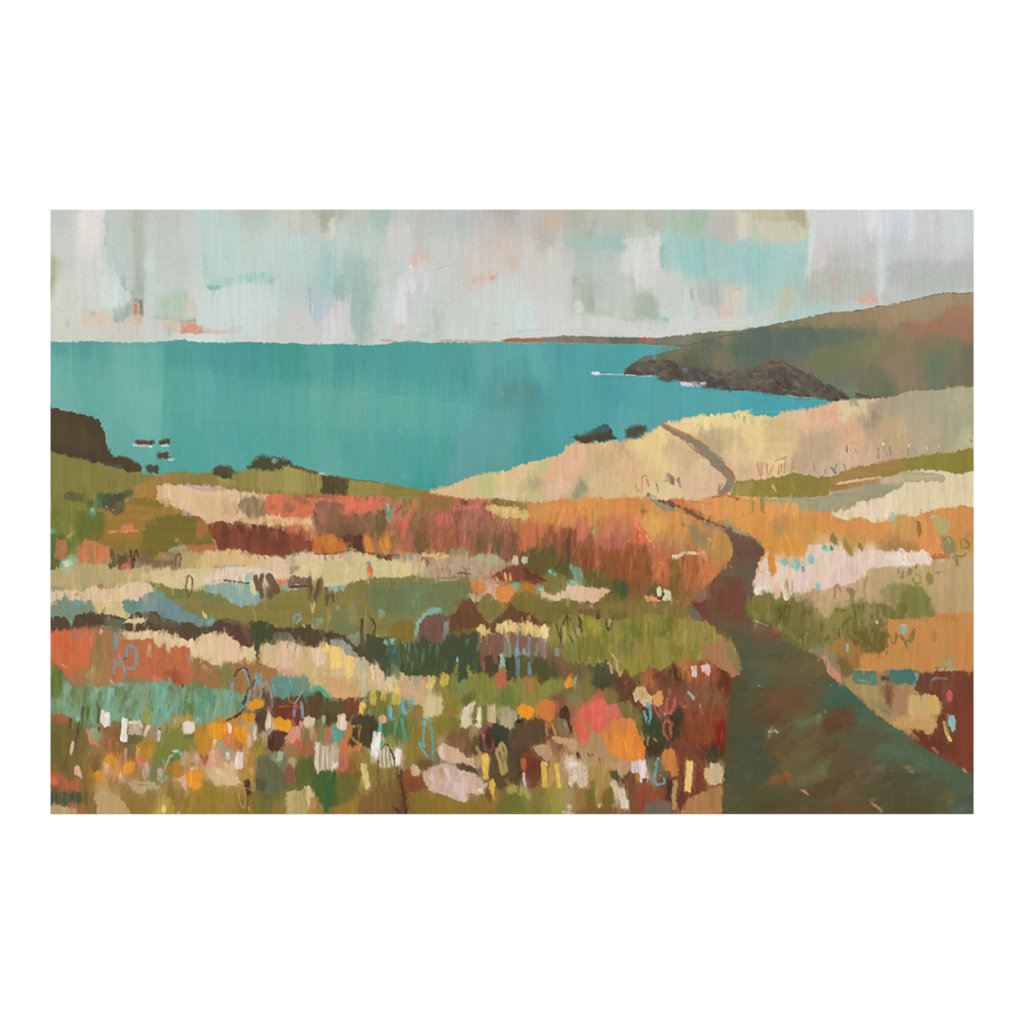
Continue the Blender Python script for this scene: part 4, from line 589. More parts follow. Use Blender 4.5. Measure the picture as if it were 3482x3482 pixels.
# ------------------------------------------------------------------ near fields: a loose underpainting
land_f = FIELD('''B1 60,200,6f7030 200,350,7a7a35 80,700,556c2c 430,450,67702f 100,250,666b2c 60,860,59622a 300,50,7f7a38 550,330,6b6d30 640,600,937232 700,300,a57c3c 900,350,a1742f 850,600,8d7031 1100,250,9a7635 1050,50,a97b39
1300,500,7a6b2d 1550,500,7e6c2e 1400,400,75682b 1200,650,776a2d 1700,450,ab6f3a 1750,650,b56f45 1450,150,c7a16c 1350,60,e0c199 1600,150,e0bb93 1750,250,d2ab7b 850,790,8b7548 1100,840,816950 1400,850,927a5c 1560,850,bfa66b
1800,800,cfb06f 250,950,bfa26b 500,1000,b9a26c 800,1000,aea272 1100,980,c6a870 1300,960,dac38a 1600,1000,d8c59a 1850,980,e0c8a4 200,1170,dcb98e 500,1180,e3c29b 900,1160,dfc59d 1100,1130,dfc0a0 1350,1150,82753a 1700,1250,83783b
100,1270,7d9079 1100,1240,7a958a 1850,1150,869a8c
B2 200,80,dcbb84 80,200,c9a47c 250,220,9a7c58 400,200,a67f56 550,200,d9764f 700,180,c87a52 880,260,dd7550 880,180,96694a 600,260,c07348 300,390,e0b98c 700,390,dfb97e 900,400,dcb07f 1100,250,99684c 1060,330,b26b50
1400,200,e0714d 1550,220,e2734f 1700,220,cf7452 1350,380,7e5c3b 1600,380,7d6138 1200,430,9d6349 750,470,cf6a42 150,500,6f4632 300,520,8b4a34 500,580,94533a 700,600,8e4d37 860,550,99503a 100,600,90543a 600,680,8a4935
850,680,92543a 1050,680,b5652f 1200,620,b96f3c 1400,620,5e3c2e 1580,600,cf8038 1700,600,93602f 1780,620,c58038 1350,530,6d4a2f 1850,600,6f5a2c 1500,530,6f502f 1650,480,7c6a38 1850,350,c8705a 1880,440,b9735a
100,800,dcae76 350,830,d9b280 600,830,dcb896 900,830,dcc6a2 1000,900,d3bd86 1200,900,c9b67f 1300,950,c3b37c 1500,900,c9ba83 1800,900,cfbf8a 400,930,e5c5ae 150,960,e2cdb4 800,970,dec0a0 1400,800,c5ac8c
1000,1200,8a7b3a 1300,1200,857a3b 1500,1100,7b7c44 1800,1150,637549 1800,1080,76794a 600,1230,86793a 200,1180,8ba497
B3 100,100,938344 400,180,8b7136 200,330,8a6c3c 80,300,c8714f 30,420,cf6a4c 30,580,c9694a 150,430,8f5a3a 220,550,6f5a2f 400,350,cc6a4c 380,500,8a5636 450,420,c26548 550,330,b9674c 600,430,c06e50 550,620,a96a34
700,350,b3684d 750,550,ad624a 900,400,a3604a 900,300,c4614a 880,620,7a5a36 1050,620,6b5937 1000,400,a76a4b 1150,450,905840 1200,620,6a4732 800,260,cf7a62 1100,260,d3b26d 1300,330,cda968 1250,400,b27b42
1400,500,c96f46 1350,620,cb6b47 1500,550,cf7048 1600,350,dd8d4a 1800,250,dd8c48 1850,350,dc9050 1450,280,cc8e4f 1700,450,c07a48 1650,600,97553a 1800,550,8b5238 1850,700,7a4730 1500,750,65602f 1700,800,5f5730
1550,900,6f5c30 1750,900,61552f 1200,750,7c4a33 500,900,a98a6e 400,850,b59b7c 700,880,b09776 950,820,a9a876 850,980,b89a78 900,760,9c9a62 450,770,d6b272 650,740,9d8d55 150,880,c8ab7a 80,900,d9bf86 1300,980,8b4a33
1450,1000,763f30 1100,1000,a1673f 1700,1050,84773a 1600,1120,8a7a3c 200,1130,6f7a50 500,1100,67774a 700,1130,6f7845 1000,1150,dca787 860,1100,d68044 1150,1170,d8833f 1400,1120,b07434 1400,1230,7f6f30 960,1240,7a6b34 1750,1200,d5b992 1880,1150,dfb892
B4 100,250,dc9848 300,250,da9147 500,200,d98a45 700,250,d5894a 100,450,c9764f 250,420,c7783f 350,500,cb7a52 550,400,cf7a4c 480,500,b07045 400,600,b86850 250,650,c0684e 100,650,a05f40 200,800,945434 100,850,8c5232
400,800,91542f 600,750,8f5a3a 500,950,94542f 300,950,7f4b2a 150,1000,66602a 450,1100,5d5a30 600,1000,9a5a34 850,400,e09e52 850,500,df9d50 700,550,d9623f 950,550,c48848 1000,650,b87a4c 900,700,bc6d50 850,800,bb6a44
950,900,c9693f 900,1000,c8683c 1100,900,a66539 1200,850,ab6a3e 1250,600,b0803f 1150,500,d29450 1050,350,d8914c 1350,600,9a8050 1400,500,c4854c 1550,550,c98650 1500,700,a9834a 1650,700,b98840 1450,850,c9713f
1300,950,ba683c 1400,950,cf7a42 1250,1050,a5633a 1050,1050,6e5a30 1150,1150,8a6238 1050,1200,7b6034 700,1100,8a5a36 850,1130,5f5a34 1300,300,d28247 1500,250,de9450 1700,250,df9b50 1850,400,dc9446 1350,180,d9955c
B5 100,180,e09a52 300,200,dca05c 200,300,d88f47 400,300,dd9549 600,280,dc8d48 100,380,d98e48 220,350,b88c55 400,400,d19a50 300,520,dc9840 180,500,d6913e 450,450,d99a4a 700,330,d5904c 900,350,da9149 1050,330,db924a 1250,350,cf9854
1350,300,d1945a 1550,250,d98d4c 1500,400,dc9048 1750,300,cf8c4c 1750,450,c98a48 1450,500,e09250 1200,500,b5844e 850,450,c79648 160,700,d8913e
600,650,e2c5a8 300,750,e2c5b0 400,800,e3c5b5 900,600,e0c3a8 700,750,dfc3b4 850,700,dcc0a8 550,560,e6ccb2 250,620,deb98f 100,800,dcc0a8
1000,800,bfa271 1200,800,bda070 1100,720,c4a676 1500,700,bb9a68 1700,700,bf9f6e 1700,850,bb9c70 1600,900,baa070 1450,850,b29a63 600,900,c0986c 800,900,c49f74 1000,900,c39f72 1300,900,80793f 1200,870,938650 1800,650,c9a26c
C4 400,150,7f6a32 150,130,7e5434 600,200,8a6e30 800,100,8b7036 1000,100,a0733f 1150,180,a5753f 100,300,a89936 200,350,a5982f 350,400,8f8a38 600,350,7a7a30 500,300,8c8838 850,250,9a8a3a 950,350,6f6c30 1100,300,a08d42 1300,400,a08a48
1450,350,a69450 150,500,6d6d2e 250,550,7a6430 500,550,77713c 400,700,94873a 600,700,928532 750,600,927d40 900,700,94803c 1100,600,96823a 1250,600,a08444 1400,550,b48952 1550,600,a57a4c 1600,700,a98058 1700,550,94713f
100,650,7f7f35 60,830,6d5a3c 60,950,7f713a 100,1050,6f6a35 250,800,555438 250,950,43452f 400,900,5c4734 550,950,5f3d2c 650,850,6d6632 900,850,8a4f33 1000,950,704833 1100,850,533b28 800,900,a8603a 1180,800,b56f38 1300,850,a35a35
1400,800,96512f 1600,850,6b3524 1500,900,a2583a 1500,1050,7f5a3c 1300,1000,87543a 1600,1000,74402c 600,1150,4e352a 1300,1150,7f5137 1500,1150,80553a 1100,1100,7c4836 450,1250,d0704f 200,1200,e0654f 1200,1250,7b4633 1500,1250,8f4a30 350,1130,8b6a3c
C5 60,100,70702e 200,150,5d5a30 350,150,6b6a33 500,120,8a7c4c 600,100,c4a775 700,150,a19450 850,150,7f763a 950,200,938a50 1100,150,a48c60 1250,100,8a8248 1400,80,797438 1700,60,bd9a6d 450,300,6c6330 350,300,6f6a34 650,300,8d7f40
750,400,a97c3c 900,320,6f5f2c 1050,350,6e5e2c 1100,420,8a6c35 1200,200,c98a4c 1400,220,c98a4c 1600,180,bb7c40 1700,250,c5843f 1500,300,bb8248 1300,400,bb8446 1600,450,b98648 1750,400,c4803c 1200,520,cf8e4c 1500,550,cb8c48
1000,550,c9853f 750,520,8a6638 850,560,87643a 650,600,a87a5c 700,500,8a7a5a 940,680,5f8068 1250,680,4d7268 1000,800,ab9154 1150,820,895a3e 1250,800,a67c55 1450,750,70453c 1600,720,7c4a3c 1700,650,7f4a3a 1750,800,7a4535 1600,820,84503c
1750,950,7f4428 1050,950,80784a  C1 60,140,7d9078 200,120,7c927f 400,120,7f9078 350,80,6f94a0 650,100,d6c08a 700,180,d3bb80 900,100,6d8b78 1100,80,7f9488 1300,120,6a8a8a 1450,170,6f8d85 1150,180,6f6e55 1650,260,7a9a8a 1500,50,85783a 1800,100,7f7636 100,290,5b4434 180,320,5d4a38 400,230,5a4334 500,280,5c4332 750,290,6a7058 950,330,5a4632 1050,320,56462f 1300,280,635a3e 1500,330,5f5236 1750,350,54392e 1350,380,8a6c48 950,400,e0be98 1150,420,dfb98a 1450,460,dcc48e 1650,540,dfc394 1800,480,e3c49c 1750,620,e0c390 1850,650,e3c6a8 100,450,d0653a 250,550,cd663a 400,600,ca693e 400,430,c56f45 600,450,a8754c 560,600,a0773f 650,700,a8774a 950,480,c8673c 900,700,bd6c44 1050,600,c26a42 1250,600,bd6a42 1400,600,c0663e 1200,780,c26a48 1400,800,b06a40 1500,900,c45a3c 1350,900,a35538 700,950,b87248 550,900,a87c4c 350,850,b8774c 250,820,c06c44 100,700,a46f3c 1700,750,a9743c 1750,900,9f7340 1900,900,a07438 100,850,65702f 130,1000,626f33 200,1100,7f9a70 300,1050,6c7638 420,1050,6c7a3c 300,1200,6f7a3e 550,1050,7c9e7c 700,1100,79a896 850,1100,68783c 950,1000,7a8450 900,1200,6b7a3e 1050,1100,7a8f62 1200,1050,6fa68a 1230,1200,70a790 1400,1150,74a190 1350,1000,6d7250 1550,1100,5f8a64 1700,1050,4f8a74 1700,1200,5c8a70 1800,1100,5a9080 1450,1250,6a7c48 100,1250,8a9a6c 500,1150,75906c 1000,1000,8a7a50 C2 80,130,837538 300,150,85783a 600,150,877a3c 900,150,877a3c 1100,150,84773e 1400,150,7c7c50 1700,80,6f7b50 1600,150,6a744a 1850,100,6c7a50 1850,230,75723a 1400,350,837438 1200,300,83763a 700,250,84783a 1050,270,86987c 100,70,8aa596 300,60,8ea79c 60,300,6f5c48 150,400,6a3f30 250,430,6b4a38 400,380,454a31 450,470,454930 650,430,6e6348 900,450,53432c 800,380,5a4733 1100,430,5c5238 1300,520,939688 1450,450,85917a 1350,450,6a5c3c 1500,560,5c4d34 1650,600,53502f 1650,400,5c6140 1800,600,414a38 1900,600,5a7468 1700,730,565130 1780,780,434c34 1930,750,7f8a5c 80,560,e3bd98 100,650,e3b28c 250,620,d6b985 480,600,d4b784 680,600,e0b993 800,580,e3c2a0 900,650,cfb27b 680,780,dcaf86 1050,620,e3c09c 850,800,cbae78 1220,650,ecc76e 1380,720,e6c471 1500,720,b9ac88 1650,850,d8c09a 1750,930,d2b78a 1830,900,d6b98c 1150,880,d2a06a 1250,950,cf9f65 1400,1000,d2a068 1300,1050,cfa06a 1450,880,c5b47c 1000,900,c9ae74 1250,830,c7a872 100,740,a8744a 50,850,6f6a3c 200,850,a0754a 300,800,9c6a42 450,830,9a6a42 480,950,9f7a48 100,1000,7a8a60 150,1050,6fa080 60,1150,7a8a5c 220,1100,5c4c3a 380,1080,958060 500,830,9b6842 600,950,5d8a80 700,950,6a8c80 880,930,829076 650,1050,7a9278 950,1050,5f8a68 1080,1030,4fa07c 650,1150,5f3a2c 800,1120,5f3f2e 1000,1100,5c4630 1150,1150,5c6038 1300,1180,7c5632 1450,1150,84502e 950,1200,6c5a34 1100,1220,7f7042 800,1230,8f3c30 600,1240,7a3a2c 1600,1200,77632a 1700,1200,7c7a34 1850,1230,7d7a38 1550,1100,708a6c 1600,1000,a9a070 1650,1080,6f6c34 1900,1050,cdb45c 1400,1250,6a4328 C3 100,100,6b7b53 300,100,6f8a68 600,80,6f7140 80,400,7f6e2c 450,50,6d7a48 450,130,6f9a88 250,200,85b0a0 750,60,7a4a3a 800,150,6a3f30 300,300,7a5c4c 250,400,7a5440 450,350,7a6450 500,400,7a8870 700,280,65452c 600,330,6f5a34 850,250,6e3f28 1000,100,7f7236 1000,200,7d7035 1200,200,6f4428 1400,180,6a3f28 1300,120,7a5030 1600,200,74602f 1700,100,7a7235 1850,130,7e6c34 1500,100,7a7035 1850,300,857c38 1780,380,a08f4c 1650,350,8b7c3c 1650,250,6a4a2c 900,360,e0be6c 1180,340,e0c077 1400,360,dec07a 1500,400,e0c182 1580,370,e8cc8c 650,500,454c36 500,550,464f38 700,650,444f3a 800,550,434c38 400,600,4c5338 250,600,59623c 100,580,6c7a5c 50,700,4d5434 300,750,4b4c2e 150,780,525730 800,750,454c34 650,850,444a2e 950,480,7c5444 1050,550,75503e 930,600,765640 1150,500,7f6c58 1250,450,84604c 1350,500,8a6a58 1400,450,86604c 1500,500,8a7a64 1650,550,7c6450 1300,600,7a7a64 1000,750,524430 950,700,59432e 1200,750,4a4a2c 1350,750,605434 1550,750,524830 1450,650,7a6854 1700,700,7f5a40 1800,800,7a5038 1880,700,7c5c40 1850,550,84803c 1750,650,8a6044 1900,450,8c8c50 1600,830,4c482c 1450,850,5c5830 750,350,6f642c 1100,720,8fa888 60,850,c9a876 150,900,c5a97c 250,950,cfa078 50,1000,c8b076 200,1050,ccb080 220,1130,cba878 450,1000,7c7430 600,900,888034 700,950,7d8a50 900,900,868238 1000,1000,828038 850,1050,827c36 650,1050,788450 780,1080,646838 550,1100,84742c 550,1230,8a7430 1100,900,be6246 1250,950,8c8840 1300,1050,8a883e 1200,1120,6a7534 1400,1000,b0704a 1500,1000,a8702c 1480,1100,9a7c34 1700,950,84803a 1650,1000,848040 1800,1050,756c38 1750,1100,80503c 350,1200,d0b888 360,1100,cbb180 100,1200,84703a 180,1250,98742c 760,1150,7a7038 1000,1150,7a7c38 1620,1200,cd703c 1380,1220,ee9626 1160,1230,a0946c 1850,1200,956044 1780,1250,7a4c3a 1900,1120,8a7c54 D1 60,150,b06a45 200,220,8f6238 100,320,6c6434 300,280,6b6034 400,400,7c6234 150,450,6a6030 60,600,705f2e 250,600,786030 150,750,6f5c2a 350,800,8c6a34 450,550,84662f 600,350,87623a 650,500,905f38 720,600,96602f 550,700,7a5f2a 750,450,845a34 900,450,66603a 900,600,8a6c30 1050,550,b8842c 700,680,d88c2e 880,740,d8882e 560,810,d08a2c 700,780,c88c60 640,760,cf9c7c 850,850,b0845a 1000,800,8a6034 1000,640,cf6f4c 1080,760,c59a80 1150,700,746a2a 1250,600,6a6c34 1350,400,8a8138 1200,400,a08a70 1400,300,8c8240 1500,450,847c34 1400,600,5f7a4c 1550,620,b0886c 1650,600,b88a68 1380,780,a8762c 1700,500,bd8028 1850,350,e08c1c 1850,500,b08c64 1800,680,cf9c74 1850,850,c9aa78 1600,860,dd8a24 1480,900,c99c78 1250,800,8f7a50 1200,850,7a7a48 1100,880,7a6a30 100,850,c0663c 80,930,8c5a34 300,950,b0603a 200,920,945830 100,1030,5a5838 300,1060,5c5236 450,950,826a2e 750,900,806a2c 600,1000,b89c68 700,1120,bc9e6c 650,1200,bc9e68 100,1200,b69c6c 250,1200,b8965c 350,1180,a06c38 900,1100,8c6c2c 1100,1100,8f6e2c 1000,950,b09868 1200,970,a8905c 1400,1000,8a6f2c 1550,1100,94742e 1300,1200,a0802e 1750,1000,96762e 1700,1200,96782c 1850,1150,997e2e 1900,1000,8f7a2c 500,1150,8a6c38 1280,1200,d0b448 480,350,a89468 500,450,d09070 D2 60,350,dd8a28 60,450,cc6a3c 200,400,cc8630 300,300,c0a888 300,350,b89c80 150,480,a8703c 50,250,c87c2c 400,450,857a2c 380,600,a08030 280,650,b0843c 450,450,a08a5c 520,500,7a5a3c 550,430,5c3c2c 400,250,54382a 520,250,c0a688 480,330,9a8c60 600,350,bf9470 700,250,e08f20 800,230,7a3830 650,120,82382e 800,370,cf8c70 700,430,c47a5c 850,500,a0603c 800,550,94683c 870,350,8a6c34 950,230,cdb288 960,380,b08e68 900,450,8a6c38 1050,350,85703c 1050,220,6a8854 1150,350,b56a50 1250,350,509070 1300,230,d8bc90 1250,120,705030 1000,100,5f5430 1100,200,5c5630 1400,280,8a6440 1330,420,c0703a 1400,480,a0603a 1450,380,4c3c28 1600,300,4a402a 1570,400,4c4028 1100,600,a88c74 1120,700,b09478 1300,650,c0684c 1400,600,a87038 1500,600,967838 1600,600,8c7834 1670,550,d8c8b8 1780,620,b8a890 1850,450,7f7834 1850,300,54683c 1780,250,567048 1800,180,8a7a50 1650,150,6a7440 1900,650,d8c8b8 60,650,c0a068 60,780,d0ae78 180,650,d8b098 100,870,d0b078 250,750,a87c2c 300,800,b88c44 50,950,9a7c2c 100,1050,9a7a2c 250,1050,7a5c2c 420,750,7a6c44 430,900,66603c 550,800,66683c 600,700,68704c 600,650,88987c 700,600,8c7038 750,680,a08c58 720,800,8a5040 850,700,626438 850,850,626030 950,750,54602c 1100,850,50643c 1250,850,64602c 1100,1000,48602c 1200,1000,5c6230 1350,950,6c602c 1400,750,846028 1500,850,8a6c2c 1550,900,bfa054 1400,1050,8a6a30 500,1050,606434 300,1150,86702c 450,1170,746c30 620,1150,8a702c 780,1100,b0a060 850,1200,b09c58 950,1080,cba868 1100,1170,6c6830 1250,1200,9a7830 1500,1150,8a6434 1700,1000,86642f 1850,1100,7a5a30 1850,950,7c6030 1850,750,8a7434 1700,850,8a7034 1900,850,6a4c30 650,950,6c6a34 1650,800,7c6830 D3 50,100,6a8a5c 50,350,5a7844 150,200,94803a 350,130,d3c08c 200,400,90742c 150,550,8c762c 350,350,8c7430 500,300,86752c 560,120,94802f 620,250,66682c 720,180,d4bc98 800,100,8a7a3a 860,200,d8c098 1000,150,c8ac74 1170,200,aa9c78 1150,60,6c7a30 1370,110,f09826 1300,230,4c3c28 1620,120,cf743a 1450,300,6a4c32 1550,350,6a4630 1200,400,50442e 1100,380,3e3c28 950,350,704034 1000,480,4c3a2a 900,450,563c28 700,400,7a5434 600,430,84643c 700,330,7c6a2c 800,350,6a5c30 1250,500,4c3828 1400,550,5c3626 1550,530,b89468 1650,600,ae8454 1600,400,6a3628 1750,560,7c4430 1850,480,c09868 1800,400,8a5c3c 1800,300,7c6844 1870,300,9c5038 1400,650,94432c 1350,750,70382a 1450,800,6c3424 1550,850,a88440 1500,700,6f3a28 1700,750,9a7444 1700,850,c49a50 1850,700,d8c09c 1850,850,a88458 1750,950,a89050 500,530,c8a680 600,600,d0a884 700,620,c4ac8c 800,700,b89a78 750,560,5c462c 150,680,8a7438 200,720,7a5830 160,770,ba9470 100,850,8a4c2c 180,930,8a4c2c 60,980,7a5030 400,650,72603a 350,850,cca48c 500,850,c09c84 650,900,cca490 700,1000,d0a8a0 850,900,b08e70 750,750,5c5030 850,780,4c4028 920,700,e0b84c 1000,850,6f5a34 1080,720,94744a 1130,700,a88850 1080,900,54402a 1200,850,5a4a30 1150,600,4f4a34 1000,950,bc9440 1000,1050,a06a34 950,1030,74482c 850,1050,8a6c38 200,1100,8a6c2c 400,1150,8c702c 700,1150,8a6e2c 900,1150,7c6c30 1250,970,a09448 1150,1050,706430 1300,1100,807830 1400,1050,84803c 1500,1000,746030 1600,1000,86783c 1500,1150,74682c 1700,1100,94883c 1650,1150,8a7c38 1850,1100,b09468 1900,1000,94703c 1380,900,c0a898 1300,900,70503a 60,1100,5a3c28 1250,700,5c4430 D4 100,150,e0684c 250,100,e4604c 400,150,cf6450 80,350,d85f4c 250,250,d85a48 60,250,d0703c 350,300,d07c3c 550,300,d8782c 450,450,e08630 600,550,e0802c 400,550,e08630 700,600,cf7030 250,450,bf9058 280,420,e08c34 550,100,7a6c34 680,200,7f6c38 700,350,8a7038 150,500,b8986c 200,600,b08c60 400,700,bf9860 250,730,b08850 60,750,cdb494 60,850,c0a68c 150,850,a48a48 300,850,aa8240 500,750,ba8c60 640,720,cfb4ac 720,770,e0c8c4 430,830,5c5030 540,850,6a4430 450,1000,b09c60 500,1080,c0a48c 350,1050,7a6430 150,1000,7c662e 230,950,a07c44 60,1050,8c6c34 100,1180,84642c 350,1180,74562c 620,1000,8a5430 700,1030,98492f 850,1000,8a4a30 900,1180,6a604c 800,1200,6a6450 650,1200,944430 600,900,6c5030 800,130,5c4430 850,250,3c4830 780,330,40462c 850,450,5c4a30 850,550,4c3a28 1000,300,54482f 950,450,4c4a2c 1100,150,4c4a30 1100,280,4a3426 1000,100,a0503c 1250,150,8a4a34 1200,50,8a5a40 1500,80,82583c 1300,300,743c28 1450,250,84422a 1400,400,8a4228 1570,400,84281c 1550,250,8c4428 1200,450,7c452f 1150,550,824230 1300,600,6f3c2a 1020,650,c4743a 1080,750,bc7034 850,700,6a6a48 920,780,6f5c3c 1400,650,6c3a2a 1500,600,3e3826 1500,800,c0a870 1430,800,c9a860 1240,800,edc270 1150,800,6a3424 1350,800,743c2c 1350,950,7a3c2c 1080,1000,b0905c 1020,950,54342a 1150,1050,6c3024 1350,1120,b0794a 1500,1100,a87448 1270,1200,b0804a 1580,1000,8a5a34 1590,1150,8a6440 D5 1300,50,c09860 1150,60,9a7a50 1250,100,bc9058 1400,100,bf9a60 1500,50,c8a058 1350,180,c59656 1480,220,c9985a 1100,100,7c7c50 1020,60,a09458 1600,100,704034 1750,100,823c24 1700,250,7c3c28 1800,400,803f2a 1600,350,6a3828 1450,320,703a2c 1550,420,7a4432 1750,500,7a3c2a 1640,270,c4a050   1150,900,9a7850 1220,900,b78258 900,770,8a8355''', p=2.3, wa=20, vr=12)
NEAR = new_part('painted_meadow', 'flowery meadow ground in loose strokes of olive, ochre and rust')
P('B1 20 250 650 300 960 130 1500 -20 1932 30 B2 500 90 1400 110 1932 140 B3 240 130 600 130 1000 150 1500 190 B4 200 140 700 130 900 165 1300 170 1500 120 1932 130 B5 60 110 400 130 1200 0 1900 -20 1900 1000 D5 1930 1040 D1 20 1330', '', field=land_f, soft=4, rag=6, vr=4, st=.05, part=NEAR, h=.08)

# a first layer of short upright strokes over the meadow, picking up the colour below
DABS('B1 20 250 650 300 960 130 1932 30 B3 0 200 1500 200 B5 60 130 1900 0 D5 1900 1020 D1 20 1300', 5200, 8, 24, 22, 64, ang=92, da=22, jit=.055, a=.5, seed=41, dry=.7, h=.07)
def V(s, c, soft=2.5, rag=4, a=.95, **k):
    k.setdefault('st', .05); k.setdefault('h', .1); return P(s, c, soft=soft, rag=rag, a=a, **k)
ML = [0]
def M(s, c, name='painted_patch', label=None, **k):      # a separate patch of meadow colour, its own part
    k.setdefault('vr', 3); return V(s, c, name=name, label=label, **k)

# ------------------------------------------------------------------ row B, left
V('A1 690 1320 715 1215 800 1180 880 1150 900 1120 1010 1130 1020 1200 930 1260 900 1330', 'a97b3a')
M('B1 1200 15 1300 -10 1520 -5 1620 45 1750 70 1932 62 B2 0 55 200 70 400 90 520 100 470 150 420 170 410 250 460 320 700 345 950 372 975 440 850 445 600 440 400 440 230 430 0 425 B1 1932 380 1740 408 1700 370 1600 325 1520 290 1400 235 1310 145 1210 158', 'dfbb8f', label='blush sand drift under the olive shore strip', mix=('e3b796', 0, .6))
V('B1 1200 20 1300 10 1290 140 1210 150', 'd9b274', a=.6); V('B1 1620 100 1932 130 1932 360 1740 400 1650 280', 'd9b27e', soft=9, a=.6)
P('B2 100 380 700 350 950 378 970 432 400 432', 'dfb97f', soft=5, rag=4, a=.8, dirn='h', st=.07)
K('B1 1530 -5 1620 30 1750 55 1850 40', 'c58ec0', 9, soft=5, a=.75, dry=.3); K('B1 1500 300 1560 340', 'cfa0b4', 24, soft=9, a=.6); K('B1 1350 205 1440 240', 'ead596', 5, a=.8)
V('B2 160 220 190 150 280 120 340 110 400 160 470 180 480 240 440 330 320 370 240 360', '8c6f50', soft=6, rag=7, a=.85, vr=7, mix=('6e5a3c', 0, .6)); V('B2 0 180 150 180 160 320 20 330', 'c79b74', soft=7, a=.7)
M('B2 450 130 530 95 700 110 980 140 1100 135 1250 150 1380 130 1450 165 1640 150 1740 190 1750 270 1650 330 1400 320 1300 350 1250 280 1180 260 1050 280 980 340 930 375 700 350 470 320 440 240', 'd8704e', label='coral pink band below the dark square bush', rag=6, mix=('cf7a55', 0, .5))
V('B2 1300 190 1400 140 1480 190 1600 140 1700 180 1720 260 1500 300 1350 290', 'e37054', soft=5, a=.85); V('B2 720 150 850 200 960 260 970 330 850 330 780 260', 'dc6c4e', soft=5, a=.8)
for s_, c_ in (('B2 500 200 580 210 570 260 500 250', '9c6a40'), ('B2 640 210 720 180 790 260 740 300 650 280', '96603e'), ('B2 750 130 880 140 960 190 940 230 850 190', '8f6244'), ('B2 1010 190 1150 180 1300 200 1320 280 1200 290 1010 270', '8a5f48')):
    V(s_, c_, soft=5, rag=6, a=.85, vr=4)
M('B2 980 300 1100 270 1230 290 1270 320 1500 300 1770 280 1780 420 1740 520 1560 480 1500 540 1250 600 1100 520 1000 500 970 420', '8c6246', label='dusty brown bank right of the coral band', vr=8, rag=7, mix=('6e5236', 0, .8))
V('B2 1020 290 1110 280 1130 380 1120 450 1050 440', 'b8715c', soft=6, a=.7, vr=5); V('B2 1250 330 1400 330 1450 450 1380 540 1260 480', '765034', soft=8, a=.6, vr=8)
V('B2 1530 330 1760 300 1760 420 1560 430', '7f6440', soft=8, a=.6, vr=6); V('B2 1540 480 1720 490 1700 580 1600 570', '78693a', soft=6, a=.7, vr=6)
P('B2 1765 200 1800 190 1850 250 1830 400 1790 410 1770 300', '6f9880', soft=5, rag=4, vr=5, a=.9); V('B2 1700 450 1750 460 1740 540 1680 550', '4c5c38', a=.7)
for s_ in ('B2 1775 190 1790 230', 'B2 1800 200 1810 280'): K(s_, 'd8d2b0', 4, a=.7, dry=.5)
M('B2 20 420 150 410 230 440 400 440 560 470 700 520 780 545 900 590 990 640 980 740 850 730 780 720 740 790 680 810 560 770 400 790 340 780 230 730 0 700 B1 1932 720 1860 700 1860 640 1760 500 1750 410 1932 400', '87452f', label='deep rust red bank with dark grasses', vr=8, rag=7, mix=('6a3a2a', 0, .6), st=.08)
V('B2 600 440 900 440 960 500 990 560 850 560 700 500', 'cc6a42', soft=5, rag=6, a=.85, vr=5); V('B2 490 510 590 510 600 590 520 570', 'a8553c', soft=5, a=.7); V('B2 920 560 1010 560 1000 610 930 600', 'd07658', a=.8)
V('B2 700 560 900 560 920 700 760 700', '9c5038', soft=10, a=.6, vr=8)
K('B2 240 440 420 455 600 500 780 550', '5a3526', 14, soft=4, a=.75, dry=.3); K('B2 0 560 20 430 60 430 40 600 0 720', '6a3c28', 16, soft=4, a=.8, dry=.2); K('B2 150 420 190 440 200 520', '5c3424', 22, soft=5, a=.8, dry=.2)
M('B2 970 600 1060 560 1200 540 1280 610 1350 700 1200 740 1040 750 980 700', 'c8702f', name='painted_patch', label='bright burnt orange patch in the rust red bank', rag=6, dry=.15)
V('B2 1150 560 1210 550 1260 620 1220 700 1150 700', 'd98438', soft=5, a=.8)
M('B2 1280 560 1380 540 1500 560 1530 640 1520 730 1400 690 1330 670', '5a3628', label='dark maroon patch between two orange patches')
for s_, l_ in (('B2 1560 570 1610 740', 'left of two orange flower marks on the bank'), ('B2 1760 570 1775 700', 'right of two orange flower marks on the bank')):
    K(s_, 'd8873a', 30, soft=4, a=.95, dry=.15, name='painted_flower', label=l_, h=.12)
K('B2 1610 560 1610 760', 'd07a34', 14, a=.7, dry=.3); K('B2 1860 500 1830 570', 'cfa56a', 18, soft=5, a=.8, dry=.3)
K('B2 1000 760 1200 750 1350 720 1600 745 1760 755', '6f4232', 8, soft=3, a=.8, dry=.25); K('B2 1680 790 1932 780', '5a3426', 18, soft=4, a=.85, dry=.2); K('B2 1870 785 1932 795', '66a890', 10, a=.8)
